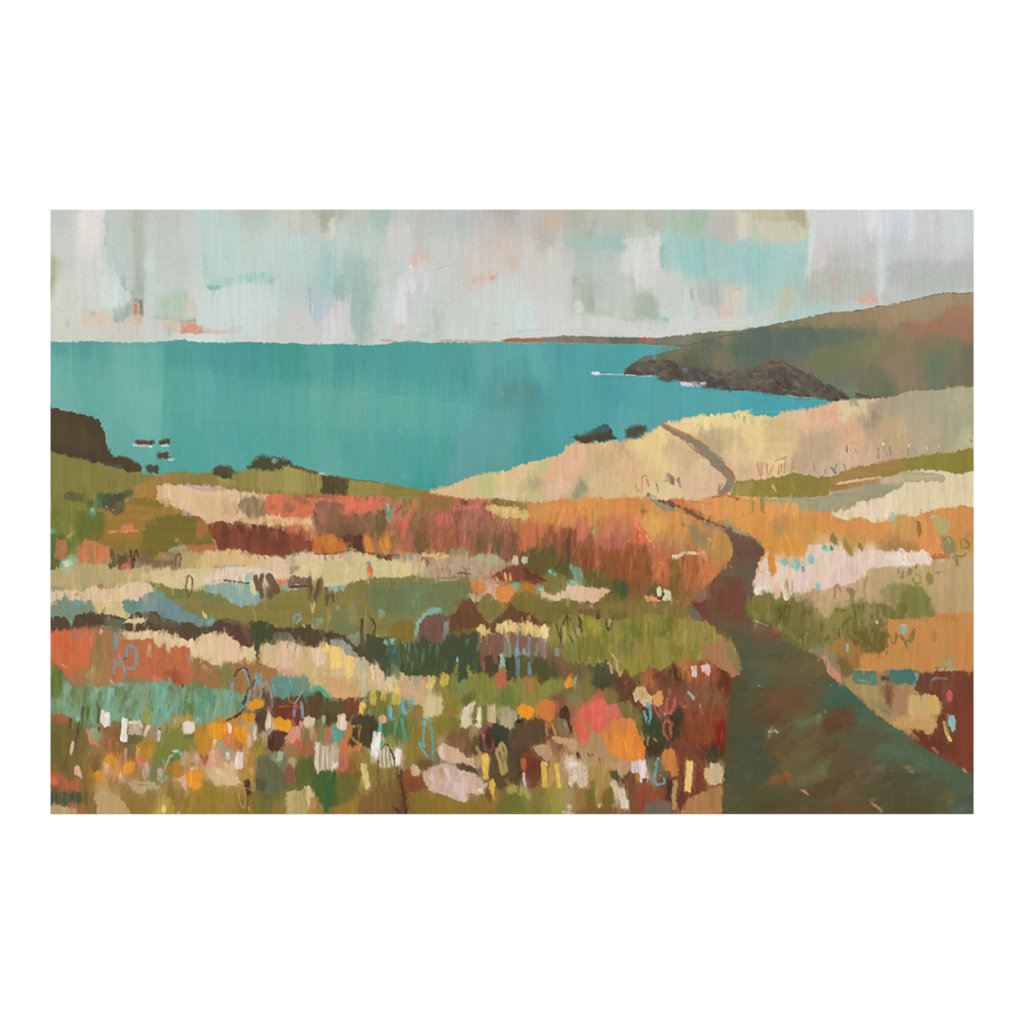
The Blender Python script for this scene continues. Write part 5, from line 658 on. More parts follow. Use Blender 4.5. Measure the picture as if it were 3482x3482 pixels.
# cream bands
M('B2 0 730 150 700 250 720 350 780 480 770 600 790 680 810 720 770 800 720 950 745 1050 770 1250 750 1400 730 1650 760 1700 800 1932 830 B3 0 830 60 850 130 900 130 990 0 1010 B2 1932 1010 1750 1015 1600 1010 1480 1040 1350 1090 1200 1110 1090 1110 1080 1030 980 1020 920 1050 780 1020 600 1030 340 990 240 960 0 1020 B1 1932 1080 1800 1080 1700 1100 1600 1150 1500 1140 1350 1120 1180 1060 1000 1050 1200 960 1450 930 1650 905 1660 830 1700 740 1850 720', 'd5c18c', label='wide cream band crossing the meadow', rag=5, mix=('cdb880', 0, .7), dirn='h')
V('B2 0 720 150 700 300 740 420 800 450 860 200 880 0 890 B1 1932 900 1650 905 1680 780 1850 725', 'd8b077', soft=6, a=.8); V('B2 450 800 600 790 750 850 800 960 780 1010 600 1020 450 960 350 920', 'dcb998', soft=8, a=.8)
V('B2 0 900 250 890 450 920 560 960 600 1010 400 980 330 950 200 950 0 1010 B1 1932 1060 1740 1090 1700 1020 1800 950', 'e2c8b4', soft=6, a=.85); V('B2 780 730 960 745 1060 775 1250 755 1300 790 1100 820 800 800', 'd8bfa2', soft=6, a=.8)
V('B2 860 830 1080 820 1080 1000 940 1010 830 960', 'd9c48e', soft=8, a=.7); V('B2 1100 850 1380 840 1330 1050 1100 1090 1080 950', 'c9b87e', soft=7, a=.7); V('B2 1390 810 1560 820 1560 1000 1400 1050', 'cabb80', soft=7, a=.7)
V('B2 1640 830 1932 850 1932 1000 1650 1000', 'cebb84', soft=6, a=.6); V('B2 750 880 830 880 820 930 740 965 720 960', '9a9078', soft=5, a=.85); K('B2 770 790 750 870', '9a917c', 14, soft=5, a=.6, dry=.3); K('B2 680 780 740 920', 'c3ab96', 22, soft=8, a=.6, dry=.4)
V('B2 1290 750 1400 740 1400 900 1340 860', 'b0a189', soft=6, a=.6, vr=6); K('B2 1580 840 1615 920', '918c80', 14, soft=3, a=.9, name='painted_stem', label='grey and orange upright mark in the cream band'); K('B2 1600 900 1605 1010', 'dd6d3c', 20, soft=4, a=.95, dry=.2)
V('B1 1320 150 1340 150', 'ffffff', a=0)
M('B1 1060 1048 1180 1060 1350 1115 1500 1150 1700 1165 1932 1195 B2 0 1215 180 1320 300 1330 420 1280 600 1190 750 1150 900 1120 1000 1150 1110 1110 1200 1175 1300 1150 1360 1090 1500 1025 1700 1005 1932 1015 B3 0 1010 160 985 220 1010 340 1035 600 1030 770 1040 775 1240 C3 840 90 700 170 560 200 470 140 330 130 240 200 170 280 190 400 100 490 0 480 C2 1850 440 1700 430 1500 440 1380 400 1200 370 1000 330 700 330 540 340 420 270 280 280 200 260 0 240 C1 1932 240 1700 230 1600 200 1480 130 1400 60 1250 -60', '897a3e', name='painted_field', label='large olive green field in the middle of the meadow', rag=5, mix=('6c7a4c', -.25, .7), dirn='h')
V('B2 1500 1080 1800 1040 1932 1050 B3 0 1040 340 1060 760 1060 760 1200 C3 560 150 300 130 100 250 C2 1850 250 1650 150 1580 60', '687852', soft=26, rag=9, a=.7, dirn='h', h=0)
V('B3 50 1080 300 1080 280 1288 C3 240 60 200 160 60 200', '6f8460', soft=14, a=.5); K('C2 1250 90 1245 150', '8fa080', 14, soft=5, a=.5); V('C2 1360 60 1460 60 1460 300 1370 300', '8a8d70', soft=9, a=.5)
V('C2 1820 300 1932 270 C3 0 250 120 250 170 330 170 440 80 490 0 480 C2 1850 440 1800 380', '806d2b', soft=6, a=.85)
for s_ in ('C2 1100 160 1070 300', 'C3 150 20 150 120', 'C2 1560 100 1560 400'): K(s_, '9aa87c', 3, a=.4, soft=2)
# blue patches
M('B2 -40 1070 170 1068 330 1060 360 1120 420 1130 405 1245 300 1300 200 1330 100 1290 0 1215 B1 1932 1200 1750 1170 1700 1140 1740 1110 1810 1085 1932 1090', '8aa79a', label='dusty blue patch under the cream band', rag=4)
M('B2 230 1020 250 960 320 950 335 1000 320 1050 280 1070 240 1060', '9dbbae', name='painted_flower', label='round pale blue dab above the brown squiggle', rag=3)
M('B2 630 1070 740 1065 745 1140 690 1160 620 1140', '8ba792', name='painted_patch', label='small blue green square among brown marks'); M('B2 1120 1112 1250 1090 1365 1092 1330 1140 1230 1175 1160 1165', '8faaa2', name='painted_patch', label='pale blue wedge right of the brown marks')
V('B2 580 1020 740 1025 720 1070 640 1070 620 1120', 'd9764c', a=.9); V('B2 290 1030 340 1040 360 1190 320 1210 290 1180', 'd6c48c', a=.95); K('B2 190 1090 195 1140', 'bdbf8c', 18, a=.8, soft=4)
B_ = '6b4f3a'
def line(s, w_, c=B_, label=None, a=.9, dry=.15): K(s, c, w_ * .62, soft=1.5, a=a, dry=dry, name='painted_stem', label=label, h=.08)
line('B2 0 1040 120 1055 290 1072', 10, '5c4436', 'thin dark line crossing the blue patch'); line('B2 350 990 370 1150', 26); line('B2 430 970 400 1060 420 1240', 22); line('B2 480 980 530 1050 590 1180', 44, label='broad brown squiggle in the blue patch'); line('B2 500 1120 520 1240', 26)
line('B2 740 1120 760 1030 850 1050 930 1060', 40, '7a5648'); line('B2 740 1110 920 1105', 14, '4c4030', 'brown block and dark dash mid meadow'); line('B2 945 1000 950 1150', 26); line('B2 1060 1020 1040 1160 1000 1240', 36, '75603f', 'forked brown mark right of the dark dash'); line('B2 970 1100 940 1240', 14); line('B2 1125 1110 1140 1280', 12); line('B2 1190 1150 1140 1260', 9); line('B2 1190 1150 1210 1280', 9); line('B2 1055 1050 1010 1240', 14)
line('C2 940 10 945 -40', 12); line('C2 1010 -30 1000 20', 14); line('C2 1120 -20 1132 90', 14); line('C2 1190 -20 1205 60', 14)
K('C2 960 70 970 160 1000 80 990 60', 'cdb277', 8, a=.8, name='painted_flower', label='small tan loop in the olive field', h=.1); K('C2 1150 130 1145 260 1165 190 1160 130', 'a8965a', 10, a=.8, dry=.3)
# sand, left
M('B1 30 935 200 890 350 870 450 850 600 880 750 900 900 920 1010 900 1100 920 1250 940 1450 930 1420 1000 1250 1000 1150 1060 1000 1050 850 1110 700 1140 500 1100 350 1155 30 1120', 'bda56e', label='sandy band at the left edge', mix=('aa9f70', -.1, .8)); V('B1 1000 950 1250 930 1450 940 1500 1000 1480 1130 1350 1110 1180 1050 1040 1040', 'd6bf88', soft=6, a=.8)
V('B1 1500 740 1650 735 1660 900 1500 910 1450 860', 'b9a067', soft=5, a=.8); V('B1 1660 830 1700 745 1850 730 1932 750 1932 890 1660 900', 'd3b273', soft=5, a=.8); K('B1 40 1125 190 1135', '8a9064', 16, soft=4, a=.8, dry=.2)
M('B1 20 1150 200 1155 360 1160 480 1110 560 1095 640 1140 780 1120 900 1080 1030 1055 1130 1100 1185 1160 1120 1190 1040 1240 960 1290 C1 960 50 900 20 830 60 700 60 510 50 450 40 420 70 360 40 250 30 200 -30 150 20 30 50', 'e0c29a', label='pale blush streak at the left edge above the blue', rag=5, mix=('dcb78c', 0, .5))
K('B1 575 1095 600 1120', 'a06a4a', 16, a=.8, soft=4); K('B1 300 1190 370 1210', 'a88860', 12, a=.6, dry=.5)
V('B1 650 300 640 250 800 205 1000 140 1200 150 1300 230 1500 270 1450 320 1200 330 1150 400 1040 560 1000 620 620 590', 'a07631', soft=6, rag=6, a=.85, mix=('ad7d3c', 0, .7), dirn='h'); V('B1 900 140 1100 135 1300 200 1260 240 1000 220 860 190', '7f6c2c', soft=6, a=.8, dirn='h')
M('B1 1180 335 1300 310 1450 335 1560 340 1640 330 1740 420 1780 520 1860 640 1800 690 1650 690 1500 650 1400 680 1300 720 1220 790 1050 780 1010 700 1040 560 1080 440', '786a2c', name='painted_patch', label='rounded olive hummock in the left field', rag=5, dirn='h')
V('B1 1660 370 1740 430 1760 520 1690 600 1640 560 1640 440', 'b36f3b', soft=8, a=.85); V('B1 1530 650 1700 660 1850 640 1850 700 1700 730 1540 700', 'bc6c46', soft=6, a=.9); V('B1 960 10 1200 10 1200 145 1100 140 950 130', 'aa7b3a', soft=4, a=.9)
V('B1 620 590 1000 600 1050 760 700 760', '90702f', soft=12, a=.6, dirn='h')
V('B1 1350 700 1450 650 1540 690 1420 730 1340 740', 'a3a070', soft=5, a=.85); K('B1 1400 590 1470 630', 'b89a5c', 10, a=.6, dry=.5); K('B1 1800 570 1850 630', 'bfa27c', 6, a=.7)
def orange(s, c, l, **k): return M(s, c, name='painted_patch', label=l, rag=4, **k)
orange('B1 110 590 150 600 200 595 240 660 200 760 170 830 80 785', 'b7724b', 'narrow terracotta block at the left edge'); orange('B1 345 660 430 580 560 630 680 680 670 780 650 860 500 860 345 830', 'c17a46', 'terracotta and gold block, larger of the two at left')
V('B1 345 680 430 670 460 740 400 830 340 820', 'cf7850', soft=5, a=.8); V('B1 570 690 680 685 650 855 530 860', 'cf7850', soft=5, a=.8)
orange('B1 650 505 800 480 830 435 940 430 960 480 1010 500 900 515 680 525', 'd57a52', 'small coral lens with a pale line on the ochre slope'); K('B1 680 510 900 505 1000 500', 'd9905c', 7, a=.8, dry=.3)
for s_, c_, w_ in (('B1 200 115 300 125 420 145', '5a5a3a', 30), ('B1 660 170 740 200 780 250', '46493a', 60), ('B1 740 150 830 110 945 75', '4d5038', 24), ('B1 590 110 600 200', '47663f', 44), ('B1 470 180 475 220', '4c5f35', 26), ('B1 780 120 830 150', '4f5138', 24)):
    K(s_, c_, w_, soft=5, a=.85, dry=.15, h=.05)
K('B1 500 240 495 370', '58ae85', 22, soft=7, a=.85, taper=.5); K('B1 500 260 515 310', '7accaa', 10, soft=4, a=.9); K('B1 40 505 75 510', '5cbb96', 18, soft=6, a=.85); K('B1 215 570 260 545 315 495', 'b8ab6c', 12, soft=4, a=.8, dry=.3)
K('B1 165 890 230 850 300 800', '8cbca0', 38, soft=6, a=.85, dry=.2); K('B1 190 870 260 835', 'd6dcc0', 22, soft=4, a=.85, dry=.2); K('B1 640 230 670 250', 'b9a468', 6, a=.7); K('B1 720 270 740 275', 'd6a860', 7, a=.8)
V('B1 310 330 370 300 600 330 620 600 400 580 320 480', '6a6a2c', soft=14, a=.6, vr=8); V('B1 60 150 330 180 330 500 180 560 60 480', '7f7c34', soft=14, rag=8, vr=10, a=.5)
D_ = '55402f'
line('B1 700 700 720 760 745 890', 22, '6b5330'); line('B1 690 870 700 900', 28, D_, a=.7); V('B1 770 760 900 780 900 900 790 920 770 850', '664634', soft=6, a=.8)
line('B1 915 710 918 800 930 920', 16, D_); line('B1 940 905 955 760 975 715 995 750 990 790', 12, D_, 'dark looped mark beside the coral dot'); line('B1 915 830 970 825', 12, D_)
M('B1 800 900 830 850 880 850 915 890 910 925 860 915', 'cd6450', name='painted_flower', label='coral dot between dark marks at left'); V('B1 990 800 1200 820 1400 810 1380 850 1250 910 1050 880', '7a5c42', soft=8, rag=6, vr=6, a=.8); V('B1 1220 720 1320 740 1300 790 1210 800', 'be8440', soft=6, a=.7)
line('B1 1450 750 1415 770 1410 890', 12, '7c5c3a'); line('B1 1450 745 1470 800 1445 905', 12, '7c5c3a', 'small brown loop on the cream band'); 
line('B1 1545 1225 1515 1140 1530 1010 1560 985 1590 1010 1590 1130 1545 1225', 9, '6e5a34', 'tall thin oval outline standing on the cream band'); K('B1 1500 1010 1520 990', 'a08a58', 8, a=.5)
V('B1 1620 1010 1720 1020 1700 1120 1620 1140', 'd2c8a0', soft=8, a=.6); K('B1 1820 895 1932 890', 'a5806c', 8, a=.6, dry=.4); K('B1 1800 1060 1932 1040', 'bf9a84', 10, a=.5, dry=.4); K('B2 0 890 120 885 250 880', '8f9a8a', 8, a=.6, dry=.3)

# ------------------------------------------------------------------ row B, middle
M('B3 240 290 420 280 560 250 700 230 900 230 960 300 1000 350 1200 340 1220 440 1250 520 1300 560 1290 760 1150 770 1000 740 700 740 600 700 420 720 100 730 40 660 60 500 110 430 240 380', 'a8644a', label='dusty pink bank streaked with dark grasses', vr=10, rag=8, st=.09, mix=('9a5a3c', 0, .6))
V('B3 0 280 60 350 110 420 60 520 40 640 0 680', 'd26c4e', soft=5, a=.85); V('B3 380 380 470 290 550 300 560 440 420 440', 'cf6c50', soft=7, vr=6, a=.7); V('B3 880 290 950 300 980 350 900 360', 'cc6450', a=.85); V('B3 540 250 700 230 880 232 860 260 700 280 600 300', 'd8806c', soft=5, a=.8)
V('B3 640 300 1100 350 1200 440 1150 560 1000 560 900 500 700 560 640 450', 'a36852', soft=10, vr=12, a=.6)
for s_, c_ in (('B3 140 470 280 460 320 700 150 720', '6a5a30'), ('B3 850 500 950 500 930 740 840 700', '6b5636'), ('B3 1000 540 1130 480 1120 740 1010 720', '5e5234'), ('B3 1160 480 1280 560 1290 740 1180 740', '6c4a34'), ('B3 100 400 230 330 240 380 120 480', '78603a')): V(s_, c_, soft=9, rag=8, vr=14, a=.7)
for i, s_ in enumerate(('B3 720 380 700 640', 'B3 760 480 725 650', 'B3 690 420 700 600', 'B3 870 350 860 470', 'B3 920 420 890 500', 'B3 800 500 790 700', 'B3 560 330 640 560', 'B3 620 500 650 700', 'B3 1080 420 1060 560', 'B3 480 520 470 690')): K(s_, ('c98a70', '6a4630')[i % 2], 5, soft=2, a=.6, dry=.4)
V('B3 480 560 620 540 660 640 560 700 480 680', 'a55f34', soft=8, vr=6, a=.7); V('B3 170 330 240 340 230 390 160 380', '8a8c48', soft=6, a=.7); K('B3 10 230 80 290', '6f6c50', 22, soft=6, a=.7, dry=.3)
V('B3 0 210 200 200 210 250 150 310 60 260', 'b98c54', soft=6, vr=6, a=.8); V('B3 190 100 300 70 560 130 600 200 560 260 240 265 220 200', '90713a', soft=5, rag=6, a=.85, dirn='h'); V('B3 240 60 350 90 480 110 530 150 420 170 260 180', 'a5693f', soft=5, a=.8)
V('B3 590 175 800 170 1000 180 940 225 700 220 600 240', 'b8664c', soft=4, a=.85); K('B3 1010 180 1150 200 1300 225 1380 235', '7a6a34', 26, soft=5, a=.85, dry=.2); K('B3 700 195 740 195', '6c4c34', 20, soft=5, a=.8)
M('B3 925 235 1020 220 1130 230 1250 250 1400 280 1415 370 1300 380 1220 350 1100 340 980 300', 'd6b46e', name='painted_patch', label='butter yellow streak above the pink bank', rag=5, vr=5)
V('B3 1060 300 1130 290 1160 350 1080 340', 'bd9a50', soft=5, a=.6)
OR = M('B3 1400 260 1550 220 1620 180 1750 150 1932 165 B4 250 165 500 150 700 175 800 200 900 270 1100 290 1250 350 1400 430 1560 470 1660 540 1700 700 1690 790 1600 920 1500 1060 1400 1130 1300 1160 1000 1150 500 800 B3 1800 450 1600 440 1500 420 1420 400', 'd98c49', name='painted_field', label='burning orange slope inside the bend of the path', rag=5, st=.05, field=land_f, vr=3)
ONLY[0] = [OR, NEAR]
V('B3 1430 290 1700 200 1932 200 B4 350 220 600 260 560 330 300 340 50 320 B3 1900 370 1700 420 1450 390', 'dd8f49', soft=14, rag=7, a=.55, vr=8); V('B4 620 360 900 370 960 420 880 560 800 600 740 480', 'dfa052', soft=7, a=.8, vr=5); V('B4 150 280 330 250 250 420 180 480 130 400', 'd9974c', soft=8, a=.6)
V('B4 590 400 700 380 720 500 790 600 780 650 560 630 620 520', 'de6a46', soft=6, vr=5, a=.85); V('B4 270 350 540 300 600 400 560 560 450 600 280 540', 'cd7c52', soft=9, vr=8, a=.6); V('B4 0 350 90 400 100 560 0 640', 'cf7258', soft=6, a=.8)
V('B4 200 600 400 560 540 640 520 720 380 740 220 690', 'ba6a54', soft=7, vr=9, a=.7); V('B4 850 600 1000 590 1020 820 940 860 860 740', 'c0705a', soft=8, vr=8, a=.6); V('B4 960 600 1160 560 1200 700 1030 740', 'bf8a5c', soft=12, a=.5)
V('B4 880 530 1000 500 1000 560 900 600', 'a97f46', soft=8, a=.6); V('B4 1220 430 1330 440 1400 680 1330 700 1240 580', '9a8556', soft=8, a=.75); V('B4 1220 620 1320 700 1400 740 1260 740', 'd8824e', soft=7, a=.7)
V('B4 1430 620 1560 480 1680 620 1690 780 1560 920 1500 900 1440 760', 'bb8c44', soft=8, vr=6, a=.6)
DABS('B2 0 120 1400 120 B3 1300 250 1250 760 B2 500 780 0 730', 420, 6, 15, 22, 70, ang=100, da=28, jit=.09, a=.6, seed=44, dry=.7, cols=['8c4a34', 'c46a4c', '7c5638', 'a86048', '6c4a32', 'b87a50', 'd07456', '94683f'], h=.09)
for s_, c_ in (('B4 0 700 600 700 760 700 860 1000 800 1150 500 1100 150 960 0 900', '93552f'), ('B4 700 640 800 700 850 900 860 1050 780 980 740 800', '7e4a2c'), ('B4 1030 800 1120 820 1100 1150 1000 1150', '74602f'), ('B4 850 700 1000 700 1030 1050 960 1140 900 1060 820 860', 'c56c40'), ('B4 1120 790 1400 780 1450 1000 1300 1150 1150 1150', 'a9643a'), ('B4 1420 830 1530 830 1480 1050 1350 1150 1300 1140', 'd07c48')):
    V(s_, c_, soft=10, rag=9, vr=16, a=.65, st=.08)
for i in range(34):
    x = rng.uniform(0, 1400); y = rng.uniform(680, 1000); c_ = ['7a4426', 'b56a3c', '6a3c24', 'a85c34', 'c07a44', '8a4c2a'][i % 6]
    K('B4 %d %d %d %d' % (x, y, x + rng.uniform(-20, 20), y + rng.uniform(80, 190)), c_, rng.uniform(5, 12), soft=3, a=.5, dry=.5, h=.07)
ONLY[0] = None
K('B4 1050 780 1140 765 1170 740 1260 745 1340 750', 'e6c49a', 12, soft=3, a=.9, dry=.1, name='painted_flower', label='pale peach dash near the bend of the path'); K('B4 1380 740 1410 775', 'e2a878', 24, soft=4, a=.85, dry=.2); K('B4 1050 790 1130 785', 'd5cfa8', 14, a=.7, dry=.3)
for s_ in ('B4 680 410 690 480', 'B4 690 520 700 570', 'B4 665 440 700 500', 'B4 760 550 800 600', 'B4 800 590 850 680', 'B4 580 600 560 620', 'B4 920 850 960 850', 'B4 850 590 860 620'): K(s_, 'eeb0a0', 5, soft=2, a=.75, dry=.45)
K('B4 1440 580 1470 610', 'eac49a', 6, a=.7); K('B4 700 280 780 285', '84702c', 13, soft=4, a=.8); K('B4 235 380 235 470', '94743a', 14, soft=5, a=.7); K('B4 560 420 575 500 610 560', 'a8845a', 14, soft=5, a=.6); K('B4 1160 410 1185 460', '94702f', 12, soft=4, a=.7); K('B4 185 495 205 540', '9aaf84', 24, soft=7, a=.7)
V('B4 150 920 300 980 400 1060 560 1100 540 1260 420 1220 350 1130 100 1100 60 980', '5f6430', soft=8, rag=7, vr=8, a=.75); V('B4 390 1040 540 1060 560 1230 500 1240 410 1140', '48583a', soft=6, rag=5, vr=5, a=.85); V('B4 780 1100 860 1110 850 1190 790 1190', '5c5a34', soft=6, a=.8)
K('B4 0 900 30 1000 70 1090', '6fae92', 30, soft=6, a=.8, dry=.2)
M('B4 -130 1120 0 1098 120 1115 250 1130 370 1150 320 1210 240 1270 180 1288 60 1270 -100 1240', 'dfb792', name='painted_patch', label='blush pink oblong below the rust grasses', rag=4)
V('B4 250 1150 365 1155 320 1200 250 1260', 'd2b27c', soft=5, a=.8)
M('B4 750 1210 830 1215 890 1230 960 1250 900 1280 770 1270', 'e2945a', name='painted_flower', label='peach orange dab by the dark hook'); K('B4 895 1120 915 1210', 'dcd3ae', 18, soft=4, a=.9, name='painted_flower', label='cream petal left of the dark hook', h=.12); K('B4 980 1170 990 1240', 'd6d3aa', 34, soft=5, a=.9, name='painted_flower', label='pale green petal right of the dark hook', h=.12); line('B4 890 1240 925 1245 950 1200 945 1170', 14, '4a3830', 'small dark hook')
K('B4 1095 1270 1115 1275', 'd8a878', 8, a=.7)
# right of B3: dark bushes and marks
V('B3 1300 500 1400 490 1590 480 1560 560 1450 680 1330 740 1290 640', 'cc6f49', soft=6, vr=5, a=.85); V('B3 1560 560 1700 490 1932 470 1932 780 1780 800 1620 680', '94553a', soft=8, vr=12, a=.8, st=.08); V('B3 1790 520 1870 500 1880 780 1780 760', '6e4634', soft=8, vr=10, a=.75)
V('B3 1310 770 1360 710 1480 660 1600 670 1680 740 1780 800 1900 860 1890 1000 1750 980 1650 970 1540 970 1440 940 1380 880', '665a2f', soft=7, rag=8, vr=12, a=.9, mix=('585630', 0, .7)); V('B3 1400 760 1560 740 1560 940 1440 900', '745a2c', soft=10, vr=8, a=.6)
V('B3 1540 980 1750 970 1850 1080 1800 1160 1700 1200 1560 1150', '7e7236', soft=6, rag=5, a=.85)
for s_ in ('B3 1860 880 1900 960', 'B3 1640 930 1700 980', 'B3 1510 1090 1515 1190', 'B3 1280 1060 1300 1170', 'B3 1830 1070 1932 1060', 'B3 1220 1100 1290 1110'): K(s_, '6cb8a0', 20, soft=5, a=.8, dry=.35, h=.06)
K('B3 1640 930 1700 985', 'a8dcc8', 5, a=.7, dry=.3)
M('B3 990 1000 1100 930 1200 890 1350 870 1400 920 1500 980 1620 1050 1610 1065 1400 1070 1250 1030 1050 1050', '814a30', name='painted_patch', label='rust triangle with three pale blades', rag=4); V('B3 1340 900 1400 910 1440 980 1500 1040 1380 1030', '643a2c', soft=5, a=.8); K('B3 1400 960 1620 1055', '5a3022', 7, a=.7)
for s_, l_ in (('B3 1050 1000 1080 1060', 'left pale blade on the rust triangle'), ('B3 1145 960 1165 1050', 'middle pale blade on the rust triangle'), ('B3 1195 955 1215 1050', 'right pale blade on the rust triangle')): K(s_, 'd0a468', 9, taper=.4, soft=2, a=.95, name='painted_stem', label=l_, h=.12)
V('B3 340 830 500 780 700 770 900 760 1050 760 1130 800 1200 870 1100 930 1000 1000 850 1000 600 1000 330 1020 300 900', 'b89a7a', soft=7, rag=7, a=.8, mix=('a4886a', 0, .7)); P('B3 720 820 850 760 1000 740 1110 780 1160 860 1000 870 850 830', 'b0b080', soft=7, rag=5, a=.85, dirn='h')
for i in range(46):
    x = rng.uniform(340, 1050); y = rng.uniform(860, 1020); K('B3 %d %d %d %d' % (x, y, x + rng.uniform(-16, 16), y + rng.uniform(10, 40)), ['e0bfa0', '8a5c48', 'c89a80', '9a7460'][i % 4], rng.uniform(4, 9), soft=2, a=.55, dry=.5, h=.08)
K('B3 630 965 780 975', '6a3a2c', 7, a=.7, dry=.4); K('B3 350 1025 450 1020 600 1010 750 1000', '9a7460', 7, a=.7, dry=.4); K('B3 430 1035 640 1035', 'c5c8a8', 6, a=.6, dry=.4)
M('B3 240 740 350 760 440 730 550 770 450 805 350 790 260 800', 'dab374', name='painted_patch', label='small wheat coloured dash over the cream band'); V('B3 540 720 700 690 830 740 700 760 560 760', '9a9058', soft=6, a=.75); V('B3 0 850 90 860 140 940 120 1000 0 990', 'd8c288', soft=4, a=.7)
V('B3 80 760 170 770 150 830 40 800', '86b49c', soft=6, a=.7); V('B3 160 760 230 770 180 940 140 930 130 830', 'b8a68a', soft=6, a=.7); K('B3 240 800 310 850 290 890', '8a4a34', 14, soft=4, a=.8, dry=.2); K('B3 270 820 275 870', 'e0c088', 12, a=.8); V('B3 200 880 260 900 240 980 180 980', 'cdb684', soft=4, a=.8); K('B3 285 900 285 1020', 'a8b0a0', 12, soft=5, a=.6)
for s_, l_, r in (('B3 1265 780 1260 860', 'left of two pale round flower heads', 22), ('B3 1370 790 1368 840', 'right of two pale round flower heads', 20)): K(s_, 'c9bf9c', r, soft=4, a=.9, dry=.15, name='painted_flower', label=l_, h=.14)
K('B3 1180 860 1240 860', 'bda888', 10, a=.7, dry=.3)
M('B3 765 1050 850 1040 920 1090 985 1140 950 1180 860 1200 800 1150', 'd8843f', name='painted_flower', label='left of two bold orange petals mid meadow', rag=3); V('B3 975 1095 1080 1085 1040 1180 1060 1250 960 1190 880 1200', 'd8a78c', a=.9)
M('B3 1040 1120 1150 1110 1290 1160 1260 1230 1220 1270 1170 1285 1110 1270 1060 1240', 'db8440', name='painted_flower', label='right of two bold orange petals mid meadow', rag=3)
V('B3 770 1190 900 1200 880 1280 790 1280 750 1240', 'c0b08c', soft=5, a=.85); V('B3 1290 1080 1480 1090 1480 1200 1300 1170', 'b5762f', soft=7, a=.8)
V('B3 920 1210 990 1190 1050 1250 1060 1288 C3 1180 80 1150 180 1020 270 950 250 840 120 860 60', '85763b', soft=3, rag=4, a=.95); V('B3 1240 1180 1380 1170 1520 1240 C3 1500 150 1400 180 1250 120 1200 60', '7d7035', soft=4, a=.9)
M('B3 1530 1120 1600 1170 1680 1210 1820 1160 1810 1100 1932 1095 B4 0 1098 B3 1932 1280 C3 1900 30 1800 60 1550 10', 'd8b993', name='painted_patch', label='pale oblong with a scalloped top edge', rag=4)

# ------------------------------------------------------------------ row B right: cream, orange field, whites
M('A4 0 1170 250 1135 400 1105 470 1130 680 1140 830 1090 880 1055 1000 1045 1150 1010 1400 970 1620 940 1860 905 1900 1095 1740 1115 1650 1095 1520 1080 1330 1090 1200 1120 900 1180 700 1240 670 1300 400 1310 0 1300 A3 1820 1300 1740 1290 1750 1260 1790 1180 1850 1165 1932 1165', '8f8138', name='painted_grass_bank', label='olive green band under the far field, right side', rag=5, mix=('8a7a34', 0, .6))
V('A4 850 1060 1000 1045 1150 1000 1250 990 1300 1060 1100 1100 900 1180 700 1240 690 1160 800 1110', 'a98149', soft=7, rag=5, a=.85, dirn='h'); K('A4 690 1240 850 1210 1090 1165', 'a37540', 20, soft=4, a=.85, dry=.15); K('A4 740 1195 900 1170 1100 1140', 'e0c696', 9, soft=3, a=.9, dry=.2)
V('A4 0 1170 60 1200 0 1310 A3 1820 1310 1750 1290 1800 1200 1900 1180', 'a89052', soft=9, a=.7); K('A4 205 1210 240 1265', 'c9b878', 7, a=.8, dry=.3); K('A4 370 1160 390 1250', 'ad9850', 6, a=.6); V('A4 1380 980 1620 945 1860 910 1860 1090 1740 1110 1500 1070 1400 1030', '8c8334', soft=8, a=.6)
M('B5 60 110 200 115 340 95 500 108 620 100 680 60 850 20 950 -10 A4 1240 1180 1280 1110 1600 1110 1620 1160 1380 1250 1080 1328 B5 1000 120 880 160 800 200 650 230 500 220 400 210 370 150 200 145 60 140', '9d9a78', name='painted_patch', label='grey green shadowed wedge left of the cream field', rag=4, mix=('a89f7c', 0, .6), dirn='h')
M('B5 640 240 720 215 820 200 880 155 1000 130 1060 110 1140 80 1200 40 1250 10 A4 1280 1200 1300 1180 1620 1175 1620 1120 1330 1095 1520 1080 1650 1095 1740 1115 1900 1090 1900 1300 B5 1900 180 1740 175 1720 215 1660 215 1640 190 1500 210 1400 250 1380 270 1250 240 1200 260 1150 280 1050 320 1000 315 960 280 900 260 830 280 790 300 770 290 700 270', 'dfcda4', name='painted_field', label='large pale cream field at the right edge', rag=4, mix=('e3d2aa', 0, .6))
V('B5 820 190 900 150 1060 110 1180 80 1220 130 1200 230 1100 290 1020 320 980 290 860 230', 'e6cfae', soft=4, a=.8, h=.12); V('A4 1290 1115 1600 1110 1620 1165 1300 1175', 'bdb088', soft=6, a=.85, dirn='h'); V('A4 1100 1150 1290 1120 1290 1200 1100 1200', 'c4b98c', soft=7, a=.6)
for i in range(7): K('B5 %d %d %d %d' % (930 + i * 35, 170 - i * 4, 1000 + i * 35, 300 - i * 8), 'f0dcc0', 5, soft=2, a=.45, dry=.4, h=.16)
V('B5 0 90 55 95 60 135 0 130 B4 1800 125 1932 120', 'e8ad6c', soft=4, a=.9)
